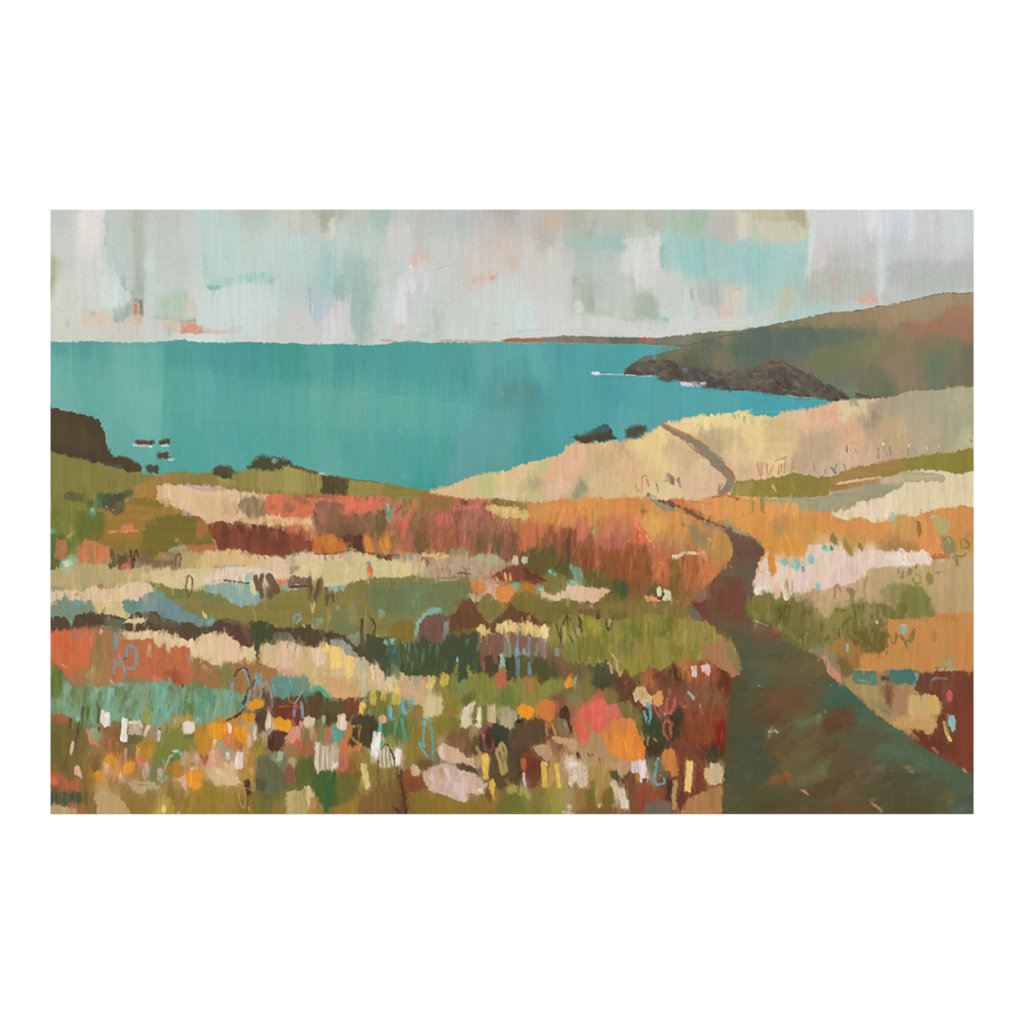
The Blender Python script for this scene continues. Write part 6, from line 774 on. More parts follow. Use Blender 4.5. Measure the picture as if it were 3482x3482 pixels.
OF = M('B4 1030 150 1150 145 1300 185 1450 150 1640 110 1800 130 1932 150 B5 60 140 380 150 400 210 640 230 660 270 780 300 900 270 1000 320 1060 320 1150 290 1250 240 1380 275 1500 210 1640 195 1740 180 1900 180 1900 600 1650 620 1540 640 1480 560 1200 580 1000 540 850 610 740 560 560 500 450 560 440 620 230 600 180 660 200 740 160 770 110 560 0 430 B4 1932 580 1750 470 1600 390 1450 350 1250 260', 'd98f49', name='painted_field', label='orange field on the right of the path', rag=5, field=land_f, vr=4)
ONLY[0] = [OF]
V('B5 90 150 380 155 400 200 320 240 200 240 120 220', 'de9a56', soft=5, a=.9); V('B5 150 260 450 240 640 240 640 330 480 480 350 520 200 480 130 400', 'cf8f46', soft=12, a=.5, vr=6); V('B5 0 300 140 290 150 420 60 430 0 400', 'dd9348', soft=9, a=.6)
V('B5 190 290 260 290 260 400 190 410', 'b08a58', soft=8, a=.7); V('B5 130 460 300 470 420 450 440 600 250 600 160 560 130 540', 'd6903a', soft=7, a=.6); V('B5 350 250 450 250 640 250 640 300 440 300', 'd98848', soft=9, a=.6)
V('B5 1080 480 1250 500 1400 480 1400 560 1200 580 1060 540', 'a87c48', soft=9, vr=6, a=.7); V('B5 1150 250 1390 290 1360 440 1200 400', 'c99450', soft=12, vr=6, a=.5); V('B5 1400 470 1580 480 1600 600 1480 580', 'e08e4e', soft=8, a=.7)
V('B5 480 400 560 390 620 480 520 520', 'c9a85c', soft=8, a=.6); V('B5 640 290 900 300 1000 420 800 480', 'd58e4a', soft=16, vr=8, a=.5)
ONLY[0] = None
DABS('B4 1100 170 1932 150 B5 380 160 1380 290 1880 200 1880 560 1200 560 200 560 0 400', 420, 8, 22, 20, 60, ang=88, da=25, jit=.05, a=.4, seed=52, dry=.7, h=.07)
for s_, w_ in (('B4 1060 165 1200 230 1380 320', 4), ('B4 1090 150 1250 230 1420 340', 3), ('B4 1150 165 1350 190 1480 210', 3), ('B4 1250 260 1440 350', 5)): K(s_, 'c4603a', w_, soft=2, a=.6, dry=.3)
V('B4 1030 150 1150 150 1280 270 1200 250 1100 200', 'd8704c', soft=6, a=.7); K('B4 1480 130 1640 110 1760 140', 'b5573c', 6, soft=3, a=.8, dry=.3); K('B4 1760 150 1780 155', 'a04a34', 10, a=.8)
K('B5 75 100 80 160 75 220', '9a8040', 14, soft=4, a=.8, name='painted_stem', label='olive hooked mark at the corner of the orange field'); K('B4 1930 130 1932 280 1880 330 1830 330', 'a8843c', 8, soft=3, a=.7, dry=.2); K('B5 75 220 100 240', '9a8040', 10, a=.7); K('B5 310 110 310 220', 'a88848', 5, a=.6)
# whites on the right
WH = M('B5 20 980 25 860 50 760 50 660 110 610 180 640 230 660 300 690 340 710 430 660 450 620 460 540 460 490 560 510 640 550 740 530 800 590 850 610 940 560 1000 545 1090 550 1150 585 1240 575 1310 580 1380 555 1470 555 1520 640 1450 690 1440 700 1380 670 1250 670 1200 695 1120 685 1000 705 970 720 960 760 850 810 720 860 620 880 520 870 460 900 420 905 340 850 240 900 220 870 180 900 120 900 80 980', 'e2c6b0', name='painted_patch', label='broad blush white drift of flowers right of the path', rag=5, mix=('e3ccb8', 0, .6))
V('B5 720 700 850 680 960 700 900 790 720 850 600 870 600 760', 'dbbcae', soft=7, a=.7, vr=5); V('B5 600 760 640 750 630 870 590 870', 'e8d0c0', a=.7); V('B5 760 700 820 700 810 830 740 840', 'e0c6bc', soft=5, a=.7)
V('B5 340 760 470 750 470 890 400 890 340 840', 'e3c8b8', soft=5, a=.7); V('B5 230 700 300 690 290 790 240 790', 'e6ccba', soft=4, a=.7)
K('B5 1240 600 1290 660', 'eadccc', 46, soft=3, a=.9, sq=True, name='painted_flower', label='white block, second from the right end of the drift', h=.15); K('B5 1170 600 1200 680', 'e3d0c2', 40, soft=3, a=.85, sq=True, h=.13); K('B5 1330 570 1400 670', 'e6cdb8', 38, soft=3, a=.85, h=.13); K('B5 1420 565 1480 660', 'e8d2be', 38, soft=3, a=.9, h=.15, name='painted_flower', label='blush block at the right end of the drift')
for i in range(6): K('B5 %d 560 %d %d' % (1310 + i * 34, 1350 + i * 32, 660 - (i % 2) * 20), 'f2e2d2', 3, soft=2, a=.5, h=.18)
P('B5 20 870 60 850 110 860 130 900 100 930 90 980 50 975 20 950', 'e8d8cc', soft=2, rag=4, a=.95, name='painted_flower', label='ragged white clump touching the path', h=.16, st=.06)
M('B5 120 590 180 580 185 640 205 735 160 772 140 720', 'd98e36', name='painted_flower', label='orange drip hanging into the white drift'); K('B5 180 600 200 590 270 570', 'e0aa66', 9, a=.8)
V('B5 1100 690 1500 670 1900 610 1900 1010 C5 1900 130 1560 150 1500 100 1480 -20 B5 1300 830 1050 800 1000 900 900 960 640 930 560 880 700 860 960 780 970 715', 'bfa170', soft=5, rag=5, a=.8, mix=('c3a572', 0, .6))
V('B5 490 880 620 880 850 820 950 800 960 900 850 960 700 990 500 990', 'c49f76', soft=5, a=.8); V('B5 1500 900 1900 850 1900 1010 C5 1900 120 1560 145 1500 80', 'b99a68', soft=12, a=.7)
TEAL = '86bdb2'
for s_, r, l_ in (('B5 255 635 280 665', 56, 'leftmost teal dab on the white drift'), ('B5 345 640 370 680', 76, 'largest teal dab on the white drift'), ('B5 470 595 485 640', 58, 'teal dab on the orange edge'), ('B5 590 510 630 555', 40, 'slanting teal dab under the orange field'), ('B5 540 825 560 865', 40, 'teal dab at the lower edge of the white drift')):
    K(s_, TEAL, r * .42, soft=2.5, a=.95, st=.05, name='painted_flower', label=l_, h=.14)
K('B5 655 510 665 550', '5d9488', 13, a=.9, name='painted_flower', label='small dark teal mark beside the slanting teal dab', h=.12); K('B5 425 680 428 720', '6a9080', 14, a=.9, h=.1); K('B5 360 660 340 640', 'a5d2c4', 6, a=.5); K('B5 410 660 440 665', '95c4b4', 8, a=.6)
def grass(s, w_, c='7c7034', a=.8, lab=None): K(s, c, w_ * .7, soft=3, a=a, dry=.2, taper=.4, name='painted_stem', label=lab, h=.08)
grass('B5 660 410 700 510', 34, '7a7434', lab='olive blade in the orange field above the teal marks'); grass('B5 760 450 840 600', 28, '968238'); grass('B5 890 480 920 560', 20, '84763a')
grass('B5 1395 310 1400 440', 22, '8c6440', lab='brown upright mark in the orange field'); K('B5 1375 310 1425 330', '8a6644', 8, a=.7)
V('B5 1500 260 1560 260 1640 290 1650 360 1620 430 1540 400 1530 330', 'adaa6c', soft=6, rag=5, a=.85); K('B5 1490 270 1550 262', '9ec5a4', 9, soft=3, a=.8); K('B5 1640 290 1655 360', 'a8bd84', 6, a=.6)
V('B5 1580 420 1680 440 1700 560 1680 620 1600 540', '8c8458', soft=8, rag=5, a=.85); K('B5 1640 440 1660 490', '9ac0a4', 6, a=.7); K('B5 1670 580 1710 590', '94b494', 9, a=.7)
grass('B5 1745 470 1760 530 1815 530 1820 490 1780 450 1745 470', 11, '7c7a40', lab='olive loop at the right edge of the orange field'); grass('B5 1690 590 1770 600 1800 570', 11, '7a7840'); grass('B5 1710 600 1720 690', 22, '7a7840'); K('B5 1620 640 1740 700', 'b8a066', 5, a=.7)
V('B5 1150 230 1215 230 1190 310 1150 300', '9fc4a8', soft=5, rag=4, a=.85); K('B5 1590 575 1592 645', 'dfb49c', 18, soft=3, a=.9, name='painted_flower', label='pink upright dab below the olive loop', h=.12); V('B5 1500 590 1640 570 1660 620 1530 635', 'bd6c3c', soft=5, a=.85)
grass('B5 1220 700 1230 780 1260 780 1270 700', 12, '9a7c52', lab='brown U shaped mark on the tan ground'); grass('B5 1320 690 1330 770', 26, '8c765a'); grass('B5 1380 660 1370 720', 14, '9c7c54')
grass('B5 1360 750 1410 770 1410 830 1360 830 1350 790 1370 860', 13, '8c8440', lab='olive letter b shaped loop on the tan ground'); grass('B5 1480 730 1500 840', 36, '868038', lab='thick olive dash right of the loop'); K('B5 1535 735 1575 735 1552 755', 'a87850', 8, a=.7); K('B5 1580 732 1750 732', 'a58a5c', 2.5, a=.6)
grass('B5 690 960 685 860 710 835 745 910', 13, 'a37a50', lab='brown arch below the white drift'); grass('B5 780 870 840 900 830 960', 30, '8c7250'); grass('B5 965 770 940 880', 8, 'a5805c'); grass('B5 930 800 945 920 965 940', 7, 'a5805c')
grass('B5 285 780 270 880', 9, 'bd8c60'); grass('B5 285 790 300 900', 9, 'b8845a'); grass('B5 330 800 330 900', 12, 'cf9c78'); grass('B5 485 930 480 1000', 8, 'ad8758')
K('B5 205 830 200 990', 'e0b596', 26, soft=3, a=.95, name='painted_flower', label='peach upright petal below the white drift', h=.14); K('B5 265 880 285 970', 'dccdae', 20, soft=3, a=.95, name='painted_flower', label='cream upright petal below the white drift', h=.14)
V('B5 80 890 180 900 180 991 C5 180 40 100 60 90 20', '6c6a32', soft=6, vr=6, a=.85); V('B5 40 710 90 720 70 750', 'cfa07c', a=.8)
V('B5 1130 830 1230 850 1240 930 1150 920', '8c8a50', soft=6, vr=6, a=.85); V('B5 1250 920 1320 870 1400 850 1500 950 1500 991 C5 1530 120 1530 180 1480 185 1440 150 1400 170 1340 170 1300 120 1230 160 1230 60', '7f7c40', soft=7, rag=7, vr=9, a=.9); K('B5 1070 890 1120 890', '8c8852', 12, a=.7)

# ------------------------------------------------------------------ the path
PATHF = FIELD('''B4 1000,200,735338 900,180,734a3a 1100,230,75583e 1300,320,74553c 1450,390,72533d 1600,450,755840 1750,520,6d5447 1850,580,6a5445 1850,700,6c4c3b 1850,800,6a4c3a 1700,900,685848 1780,950,665445 1900,900,5a5742 1700,1050,6b493a 1800,1050,6e4536 1600,1100,6e5045
1500,1200,6e4937 1400,1180,72503b 1650,1230,6c4333 1850,1200,6a4b3b
B5 20,500,5a5745 30,600,684b3b 20,750,5c5945
C4 1300,80,6e4634 1400,80,674838 1500,130,6a4c3e 1700,50,6c453a 1750,150,6e4533 1850,250,67513e 1500,250,62503e 1450,200,6a4a38 1650,350,63543e 1800,400,5b543e 1900,500,595540 1850,600,505642 1900,720,4e5641 1750,850,504d37 1800,1000,4c4d38 1700,1200,4f4b35 1900,1200,4f4d37
C5 50,250,635842 150,300,6a4c36 200,350,674e3a 100,400,5a563d 300,420,5e563b 450,480,60583e 200,500,56533d 50,550,535640 100,570,4f5140 300,600,60563b 500,600,635d3d 600,600,635d3d 50,680,505947 200,680,5d4f35 400,680,60583d 60,800,595138 150,850,66482e
300,830,664c35 450,800,5b5038 400,900,6a4931 250,950,6e4d36 500,900,655436 60,950,4f4c36 560,700,5b5438 650,760,4c5945 700,850,465b47 800,850,485b47 700,950,4c5945 750,970,5b4230 900,900,4a5d48
D4 1750,150,505038 1800,350,4f4c36 1700,500,4c4d36 1880,500,474d3d 1700,700,504c35 1850,850,485745 1750,950,505038 1700,1100,565035 1900,1000,504d36 1750,1200,4f4c33
D5 200,30,6e4d36 100,150,5b4231 50,100,534b35 400,80,605630 250,150,58422e 400,150,665d42 500,150,5e5e43 650,50,485b47 700,130,614230 800,150,594431 850,100,495946 900,150,50604a 50,350,49503c 150,300,594e35 300,220,534c35 400,250,59563c 600,250,5b4631 700,220,5e4230
300,350,614a30 450,350,635d3b 150,400,5b4c35 50,520,474d3d 120,550,484d3c 250,450,605438 400,450,665d3e 600,350,5b5038 750,350,58573e 650,430,5d4231 850,300,52563d 1000,250,59513a 1100,200,4f5d47 1100,320,54563e 950,420,54563e 1100,430,595942 1250,300,4c5d47
1300,400,505c47 500,550,595438 600,600,6a6645 450,650,635e40 700,580,5b5035 800,550,5d4c35 900,500,58503a 1050,560,605647 1150,500,4d5642 1250,520,565c46 1400,500,4f5d48 1500,500,4c5945 1600,560,4c5945 1750,620,4b5945 850,650,594731 700,700,594231 550,730,5d422e 600,780,594631
950,650,534b35 1100,650,504c37 1250,650,514c38 1350,600,4f4e3b 1450,680,505642 1600,680,4e5946 1750,750,4b5946 1000,750,514c36 850,800,5e503b 750,800,61583e 650,850,59563d 500,850,534c35 300,850,544b31 100,850,534b31 150,700,565338 50,700,4c523d 700,900,66462b
900,900,604c31 800,870,605336 1100,850,504e38 1300,800,504d37 1500,780,535337 1200,900,534931 1400,900,514b35 1600,850,535238 1700,900,4c5642 1800,850,4a5947 1820,940,4d5c4a 1050,930,545030 300,940,584b31''', p=2.0, wa=26, vr=10)
# edge strip of grey green first, then the path itself
P('B4 800 160 900 150 960 200 1060 240 1100 280 1020 290 960 285 900 240 850 200', '8f8c6c', soft=4, rag=3, a=.9); P('B4 1030 270 1200 300 1350 390 1500 440 1600 480 1700 600 1720 700 1690 690 1670 570 1590 500 1400 440 1300 360 1180 310', '8a8468', soft=4, rag=3, a=.85)
P('B4 1560 370 1650 390 1760 470 1932 570 B5 30 610 20 600 B4 1932 640 1750 530 1640 450', '9c9270', soft=4, rag=3, a=.8)
PATH = new_part('painted_path', 'broad dark brown path winding up from the lower right corner')
P('B4 890 160 1000 160 1060 180 1150 230 1300 300 1450 370 1600 430 1750 510 1860 560 1932 590 B5 -10 430 40 470 110 540 100 590 60 620 50 680 20 740 0 850 10 920 -20 991 C4 1870 0 1850 130 1880 200 1932 230 C5 0 195 60 205 150 240 230 290 330 370 430 450 520 490 590 530 650 650 740 740 820 770 900 860 1030 991 D5 900 -10 1020 100 1150 210 1260 260 1340 340 1500 430 1600 490 1750 570 1850 620 1932 640 1932 1060 D4 1600 1340 1590 1250 1600 900 1620 600 1650 100 1625 -10 C4 1640 1200 1660 1080 1720 900 1790 850 1820 770 1780 700 1750 580 1730 510 1700 480 1650 450 1560 400 1480 310 1430 270 1320 270 1250 250 1230 180 1200 110 1250 90 B4 1300 1220 1400 1140 1480 1060 1560 940 1600 900 1700 790 1710 700 1690 600 1620 490 1560 450 1420 400 1280 340 1130 270 1000 215 900 190', '', field=PATHF, soft=5, rag=5, part=PATH, st=.05, h=.06, dirn='h')
ONLY[0] = [PATH]
V('B4 1700 690 1850 560 1932 590 B5 40 560 30 680 B4 1932 900 1750 850 1680 920 1620 900', '6d4e42', soft=14, a=.6, vr=0); V('B4 1600 1000 1800 900 1932 850 B5 10 800 B4 1932 1180 1870 1288 1800 1000', '62594a', soft=16, a=.6, vr=0)
V('B4 1600 1080 1830 1000 1850 1288 C4 1830 180 1700 190 1550 60 B4 1500 1230', '70443a', soft=14, a=.5, vr=0); V('C4 1240 60 1400 60 1410 90 1300 110', '6e3428', soft=6, a=.8, vr=0); V('C4 1290 100 1420 120 1540 310 1480 330 1380 230', '6f4236', soft=9, a=.8, vr=0)
V('C4 1195 100 1250 90 1340 190 1400 260 1260 260 1230 220', '6b6456', soft=5, a=.95, vr=0); V('C4 1480 330 1600 360 1700 480 1720 520 1640 470 1560 440', '6e5c44', soft=6, a=.85, vr=0); V('C4 1560 440 1640 450 1740 530 1700 500 1600 470', '8d7a5c', soft=4, a=.5, vr=0)
V('C4 1760 540 1932 560 1932 780 1830 780 1800 700', '4b5746', soft=12, a=.5, vr=0); V('C5 580 740 700 720 800 760 900 860 1030 990 D5 1000 100 900 160 780 70 620 70 590 0 C5 590 900', '43604f', soft=7, rag=4, a=.85, vr=0)
V('D5 620 90 780 70 860 130 900 180 800 210 650 230 560 280 600 180', '5f432f', soft=10, a=.7, vr=0); V('C5 130 810 300 820 500 860 540 780 420 790 200 780', '6f4930', soft=12, a=.6, vr=0); V('C5 180 860 480 870 500 940 240 990 100 930', '664a34', soft=16, a=.5, vr=0)
V('C5 0 210 200 260 230 300 120 340 0 320', '6b5844', soft=8, a=.6, vr=0); K('C5 150 270 230 310', '8f4c34', 22, soft=8, a=.7); K('C5 0 195 60 210 130 240', '9b9a80', 8, soft=3, a=.8, dry=.2); K('C5 150 235 230 290 280 330', 'b5885a', 8, soft=3, a=.85, dry=.2)
V('C5 230 310 350 370 340 400 250 360', '6f7058', soft=5, a=.7, vr=0); V('C5 40 540 250 560 280 600 100 610', '4c5a4c', soft=10, a=.7, vr=0); V('C5 0 620 120 640 120 720 0 720', '505e4c', soft=9, a=.6, vr=0); V('C5 0 560 560 540 650 660 300 700 100 640', '675c3c', soft=18, a=.5, vr=0)
V('D5 100 240 600 110 560 240 300 260 110 320', '5f6647', soft=16, a=.5, vr=0); V('D5 360 180 580 170 560 210 380 220', '5a7052', soft=9, a=.6, vr=0); K('D5 600 95 615 110', 'd6c8a0', 4, a=.9); K('D5 550 130 580 170', '8a9a80', 12, soft=6, a=.6); K('C5 470 745 500 730', '8a8a6c', 4, a=.6); K('C5 655 740 658 750', 'b8b498', 4, a=.9); K('C5 45 745 65 745', 'a89c84', 5, a=.8)
V('D5 500 260 600 260 600 310 520 320', '75503a', soft=10, a=.6, vr=0); V('D5 870 150 1100 190 1240 260 1200 300 1000 230', '4d6753', soft=12, a=.6, vr=0); V('D5 1000 430 1250 350 1400 440 1600 520 1800 620 1700 700 1500 650 1250 520 1000 540', '4e6250', soft=16, a=.55, vr=0)
V('D5 250 220 760 280 400 430 200 380', '5a4c32', soft=18, a=.4, vr=0)
for s_, c_, w_, a_, l_ in (('D5 130 268 180 262 215 270', 'c9b49c', 9, .85, 'small white fleck on the path, upper of three'), ('D5 400 750 440 780 470 800', 'cf9a62', 12, .95, 'pale orange fleck on the path left of centre'), ('D5 990 860 1030 830', 'c48a5c', 14, .9, None), ('D5 1000 865 1050 900 1085 945', 'd0985e', 11, .95, 'slanting pale orange fleck near the bottom edge')):
    ONLY[0] = None; K(s_, c_, w_ * .8, soft=5, a=a_ * .8, dry=.3, name='painted_fleck' if l_ else None, label=l_, h=.12)
ONLY[0] = [PATH]
K('D5 185 258 210 280', 'efe2cc', 7, soft=4, a=.9)
for s_, c_, w_, a_ in (('D5 140 680 250 660 300 640', '8a5230', 34, .75), ('D5 270 600 310 660 340 740', '8f5834', 22, .7), ('D5 250 500 310 510', '7e4e30', 16, .6), ('D5 400 920 460 900', '85583a', 16, .7), ('D5 860 620 930 590', '7e6444', 10, .7), ('D5 1000 570 1100 600', '6f5f50', 22, .6), ('D5 1260 560 1330 575 1360 600', '8a7248', 14, .7), ('D5 1310 595 1350 605', 'a08c6c', 8, .8),
                       ('D5 1120 700 1170 700', '7a5438', 10, .6), ('D5 1620 770 1680 880', '6a6038', 40, .5), ('D5 1650 850 1690 870', '8a6a40', 10, .6), ('D5 1770 912 1800 916', '6f9088', 3, .8), ('D5 0 440 140 620', '464b3c', 60, .4), ('D5 380 700 600 590', '6e6c46', 30, .5), ('D5 1000 530 1180 520', '40503c', 16, .5), ('D5 1050 420 1200 380', '5a7058', 26, .4)):
    K(s_, c_, w_, soft=7, a=a_, dry=.2, h=.03)
DABS('C4 1640 1288 1760 880 1932 500 C5 60 210 500 480 700 740 1030 991 D5 1500 430 1900 640 1900 960 D4 1620 1240', 520, 10, 30, 40, 130, ang=-22, da=28, jit=.05, a=.35, seed=61, dry=.8, h=.04)
ONLY[0] = None
K('B4 1640 880 1600 920', '8a7c6c', 12, soft=4, a=.6)
V('B4 1300 1160 1440 1130 1480 1200 1380 1288 1290 1288', '8a6c58', soft=6, a=.7)

# ------------------------------------------------------------------ row C, left
TS = 0.3106
def D(s, c, w_, label=None, name='painted_flower', a=.95, dry=.1, soft=2.2, h=.14, **k):
    K(s, c, w_ * TS, soft=soft, a=a, dry=dry, name=name if name else None, label=label, h=h, **k)
def Lr(s, c, w_, label=None, **k):
    k.setdefault('soft', 2.2); k.setdefault('dry', .4); k.setdefault('a', .85); D(s, c, w_ * 1.1, label, name='painted_stem', h=.09, **k)
def U(s, c, w_, **k):                      # unnamed touch that stays with whatever it lies on
    k.setdefault('soft', 3); D(s, c, w_, None, name=None, **k)
M('C1 30 60 80 40 150 50 160 0 220 0 240 40 300 50 420 80 450 40 500 60 510 110 540 180 400 190 290 230 270 330 240 280 200 230 30 215', '7b8f78', label='grey teal patch at the left edge above the brown bar', rag=3); V('C1 280 60 360 50 400 90 330 110', '6f93a4', soft=5, a=.8)
M('C1 510 55 600 60 840 50 850 100 850 160 910 180 905 215 1080 245 1085 275 850 290 840 270 870 240 700 210 560 185 530 130', 'd6c088', label='sand patch between the grey teal patches', rag=3, mix=('d0b67c', 0, .5)); K('C1 650 65 750 65', 'b8a070', 3, a=.6); K('C1 660 140 740 135', 'b8a070', 3, a=.6)
M('C1 835 60 870 25 940 25 1000 60 1020 0 1100 -40 1200 -90 1290 -40 1330 40 1420 110 1520 170 1600 210 1690 250 1710 325 1500 300 1250 240 1220 190 1050 170 950 165 870 165 835 110', '6f8f88', label='teal blue hill shape left of the olive field', rag=3, mix=('6c8c90', 0, .6))
V('C1 830 60 880 25 1000 70 960 160 860 160', '688672', soft=4, a=.8); V('C1 1020 20 1200 0 1200 170 1020 160', '7f9488', soft=9, a=.6); V('C1 1220 60 1360 40 1560 190 1500 220 1300 170', '688c90', soft=8, a=.6)
V('C1 1690 250 1830 220 1850 300 1720 325', '78a596', soft=4, a=.9); D('C1 1700 150 1760 250', 'c9b978', 34, 'pale yellow flick on the teal hill shape', taper=.6); U('C1 1760 280 1830 250', '7ab0b0', 16)
BAR = M('C1 20 215 160 205 240 250 260 330 290 230 340 195 480 175 600 185 700 205 860 235 960 170 1040 170 1060 250 1100 270 1110 180 1180 140 1240 180 1250 240 1350 240 1420 290 1560 280 1650 330 1800 330 1840 270 1932 250 C2 0 280 100 310 200 320 270 370 310 480 340 540 240 560 150 470 60 410 0 380 C1 1932 400 1830 380 1700 420 1620 470 1540 490 1420 420 1340 410 1260 360 1100 355 860 375 800 330 620 300 500 290 330 345 240 335 40 370', '5a4532', label='long ragged dark brown band across the left', rag=5, vr=6, mix=('4f4a34', 0, .6))
V('C1 620 220 850 250 830 330 640 300', '6c705a', soft=6, a=.8); V('C1 1230 250 1400 240 1420 330 1260 330', '6c6448', soft=6, a=.6); V('C1 1100 180 1240 180 1230 290 1110 280', '6c6650', soft=6, a=.6, vr=6)
M('C1 840 285 880 240 1060 230 1085 275 980 292', 'dcc69a', name='painted_patch', label='sand dash lying on the dark brown band', rag=3, dry=.1); U('C1 240 240 260 320', '869a8a', 34, a=.7)
V('C2 0 340 100 360 260 430 320 500 260 560 150 480 20 430', '6c4034', soft=5, vr=6, a=.85); U('C2 200 330 290 470', '70624a', 60, a=.6, dry=.4)
M('C1 800 395 960 380 1200 365 1290 360 1350 440 1420 400 1500 470 1560 490 1650 460 1700 420 1800 400 1850 450 1932 420 C2 0 400 60 430 180 505 180 560 240 560 330 540 380 720 340 690 200 680 0 690 C1 1840 740 1780 720 1740 680 1660 640 1570 600 1520 545 1400 530 1340 600 1310 590 1290 490 1240 540 1200 500 1160 460 1000 450 880 460', 'dfc190', label='cream band with dripping edge under the brown bar', rag=5, vr=8, mix=('e3c5a0', 0, .6)); V('C2 0 420 60 430 180 510 180 660 0 690 C1 1850 730', 'e3bd98', soft=4, a=.9)
V('C2 180 560 340 530 360 700 200 660', 'd6bd84', soft=4, a=.8)
M('C1 20 370 250 372 420 370 515 390 490 560 460 790 300 800 180 890 120 760 20 640', 'cf6c40', label='hot coral block at the left edge', rag=5, mix=('d5663a', 0, .6)); V('C1 40 380 240 380 260 560 60 560', 'd8603a', soft=12, a=.5); V('C1 250 330 530 350 500 480 260 500', 'c46f4a', soft=10, a=.7)
M('C1 520 390 740 380 800 460 720 560 700 760 690 980 400 980 200 900 200 860 300 800 450 800 490 560', 'a57a48', label='ochre brown upright block beside the coral', rag=5, vr=5, mix=('ae7048', 0, .7)); V('C1 520 400 620 390 640 500 600 790 460 780 490 560', '967644', soft=7, a=.7)
M('C1 800 470 1160 455 1200 540 1300 590 1400 535 1540 560 1600 880 1500 985 1400 960 1330 900 1250 930 1150 900 880 890 740 930 700 900 720 600', 'c06a42', label='brick coral block with blue letter like scribbles', rag=5, vr=5, mix=('b7693f', 0, .6))
V('C1 1180 600 1500 560 1560 880 1330 860', 'bf653e', soft=10, a=.5, vr=8); V('C1 1300 820 1460 800 1480 960 1380 950', '9c4f38', soft=8, vr=6, a=.8); V('C1 1130 850 1180 860 1250 890 1250 920 1170 920', 'ea6a54', soft=4, a=.95); U('C1 1480 970 1515 985', '543028', 34); U('C1 1140 640 1150 850', 'cf5a40', 50, a=.5, soft=6)
V('C1 800 880 1120 890 1120 950 850 950', '95784c', soft=5, a=.8); M('C1 1600 650 1750 700 1850 740 1932 760 C2 60 700 400 760 580 790 560 880 500 1000 300 1060 0 1010 C1 1932 1000 1620 960 1580 850', 'a3723f', label='tan brown ground behind the looping scribble', rag=5, vr=6, mix=('9c6c44', 0, .5))
V('C2 0 720 90 730 130 830 90 960 0 1000 C1 1850 830 1880 740', '7a7c44', soft=10, a=.7); U('C1 1700 760 1800 820', 'c8a878', 60, dry=.6, a=.5)
D('C1 590 370 580 390', 'e6bd9c', 50, 'small peach dab under the brown band'); D('C1 1120 520 1110 640 1150 640', 'cda36a', 38, 'tan hook shape at the cream drips', dry=.25); U('C1 480 800 520 800', 'd8c090', 16); U('C1 430 860 560 860', 'b08a54', 90, a=.6, soft=6)
D('C1 1220 480 1230 540', 'd8bd88', 30); D('C1 1330 530 1330 600', 'd2b078', 46); U('C1 160 740 230 770', 'd8a88c', 20); U('C1 560 900 560 920', 'cda478', 16)
BLU = '6f9ca4'
Lr('C1 755 390 748 580', BLU, 38, 'blue upright bar, left stroke of the scribble on coral'); Lr('C1 730 840 745 700 765 620 820 700 850 800 840 900', BLU, 24, 'blue letter A shaped scribble on coral'); Lr('C1 750 750 810 740', BLU, 24)
Lr('C1 868 540 868 655', '5f9ab4', 32); Lr('C1 870 545 930 525 975 560 985 700 950 775 880 780', BLU, 30, 'blue letter D shaped scribble on coral'); Lr('C1 830 682 885 660', '4c3c34', 9); Lr('C1 285 390 295 480', '8a8078', 30, a=.75); Lr('C1 630 520 640 690', '8a9070', 16, a=.7); U('C1 870 400 880 440', '98a09a', 24, a=.6); D('C1 1555 660 1558 690', '7f9c88', 34, 'small grey teal dot right of the coral block')
Lr('C1 690 910 740 970 760 960 850 950', '86bfae', 22, 'pale turquoise V under the scribble')
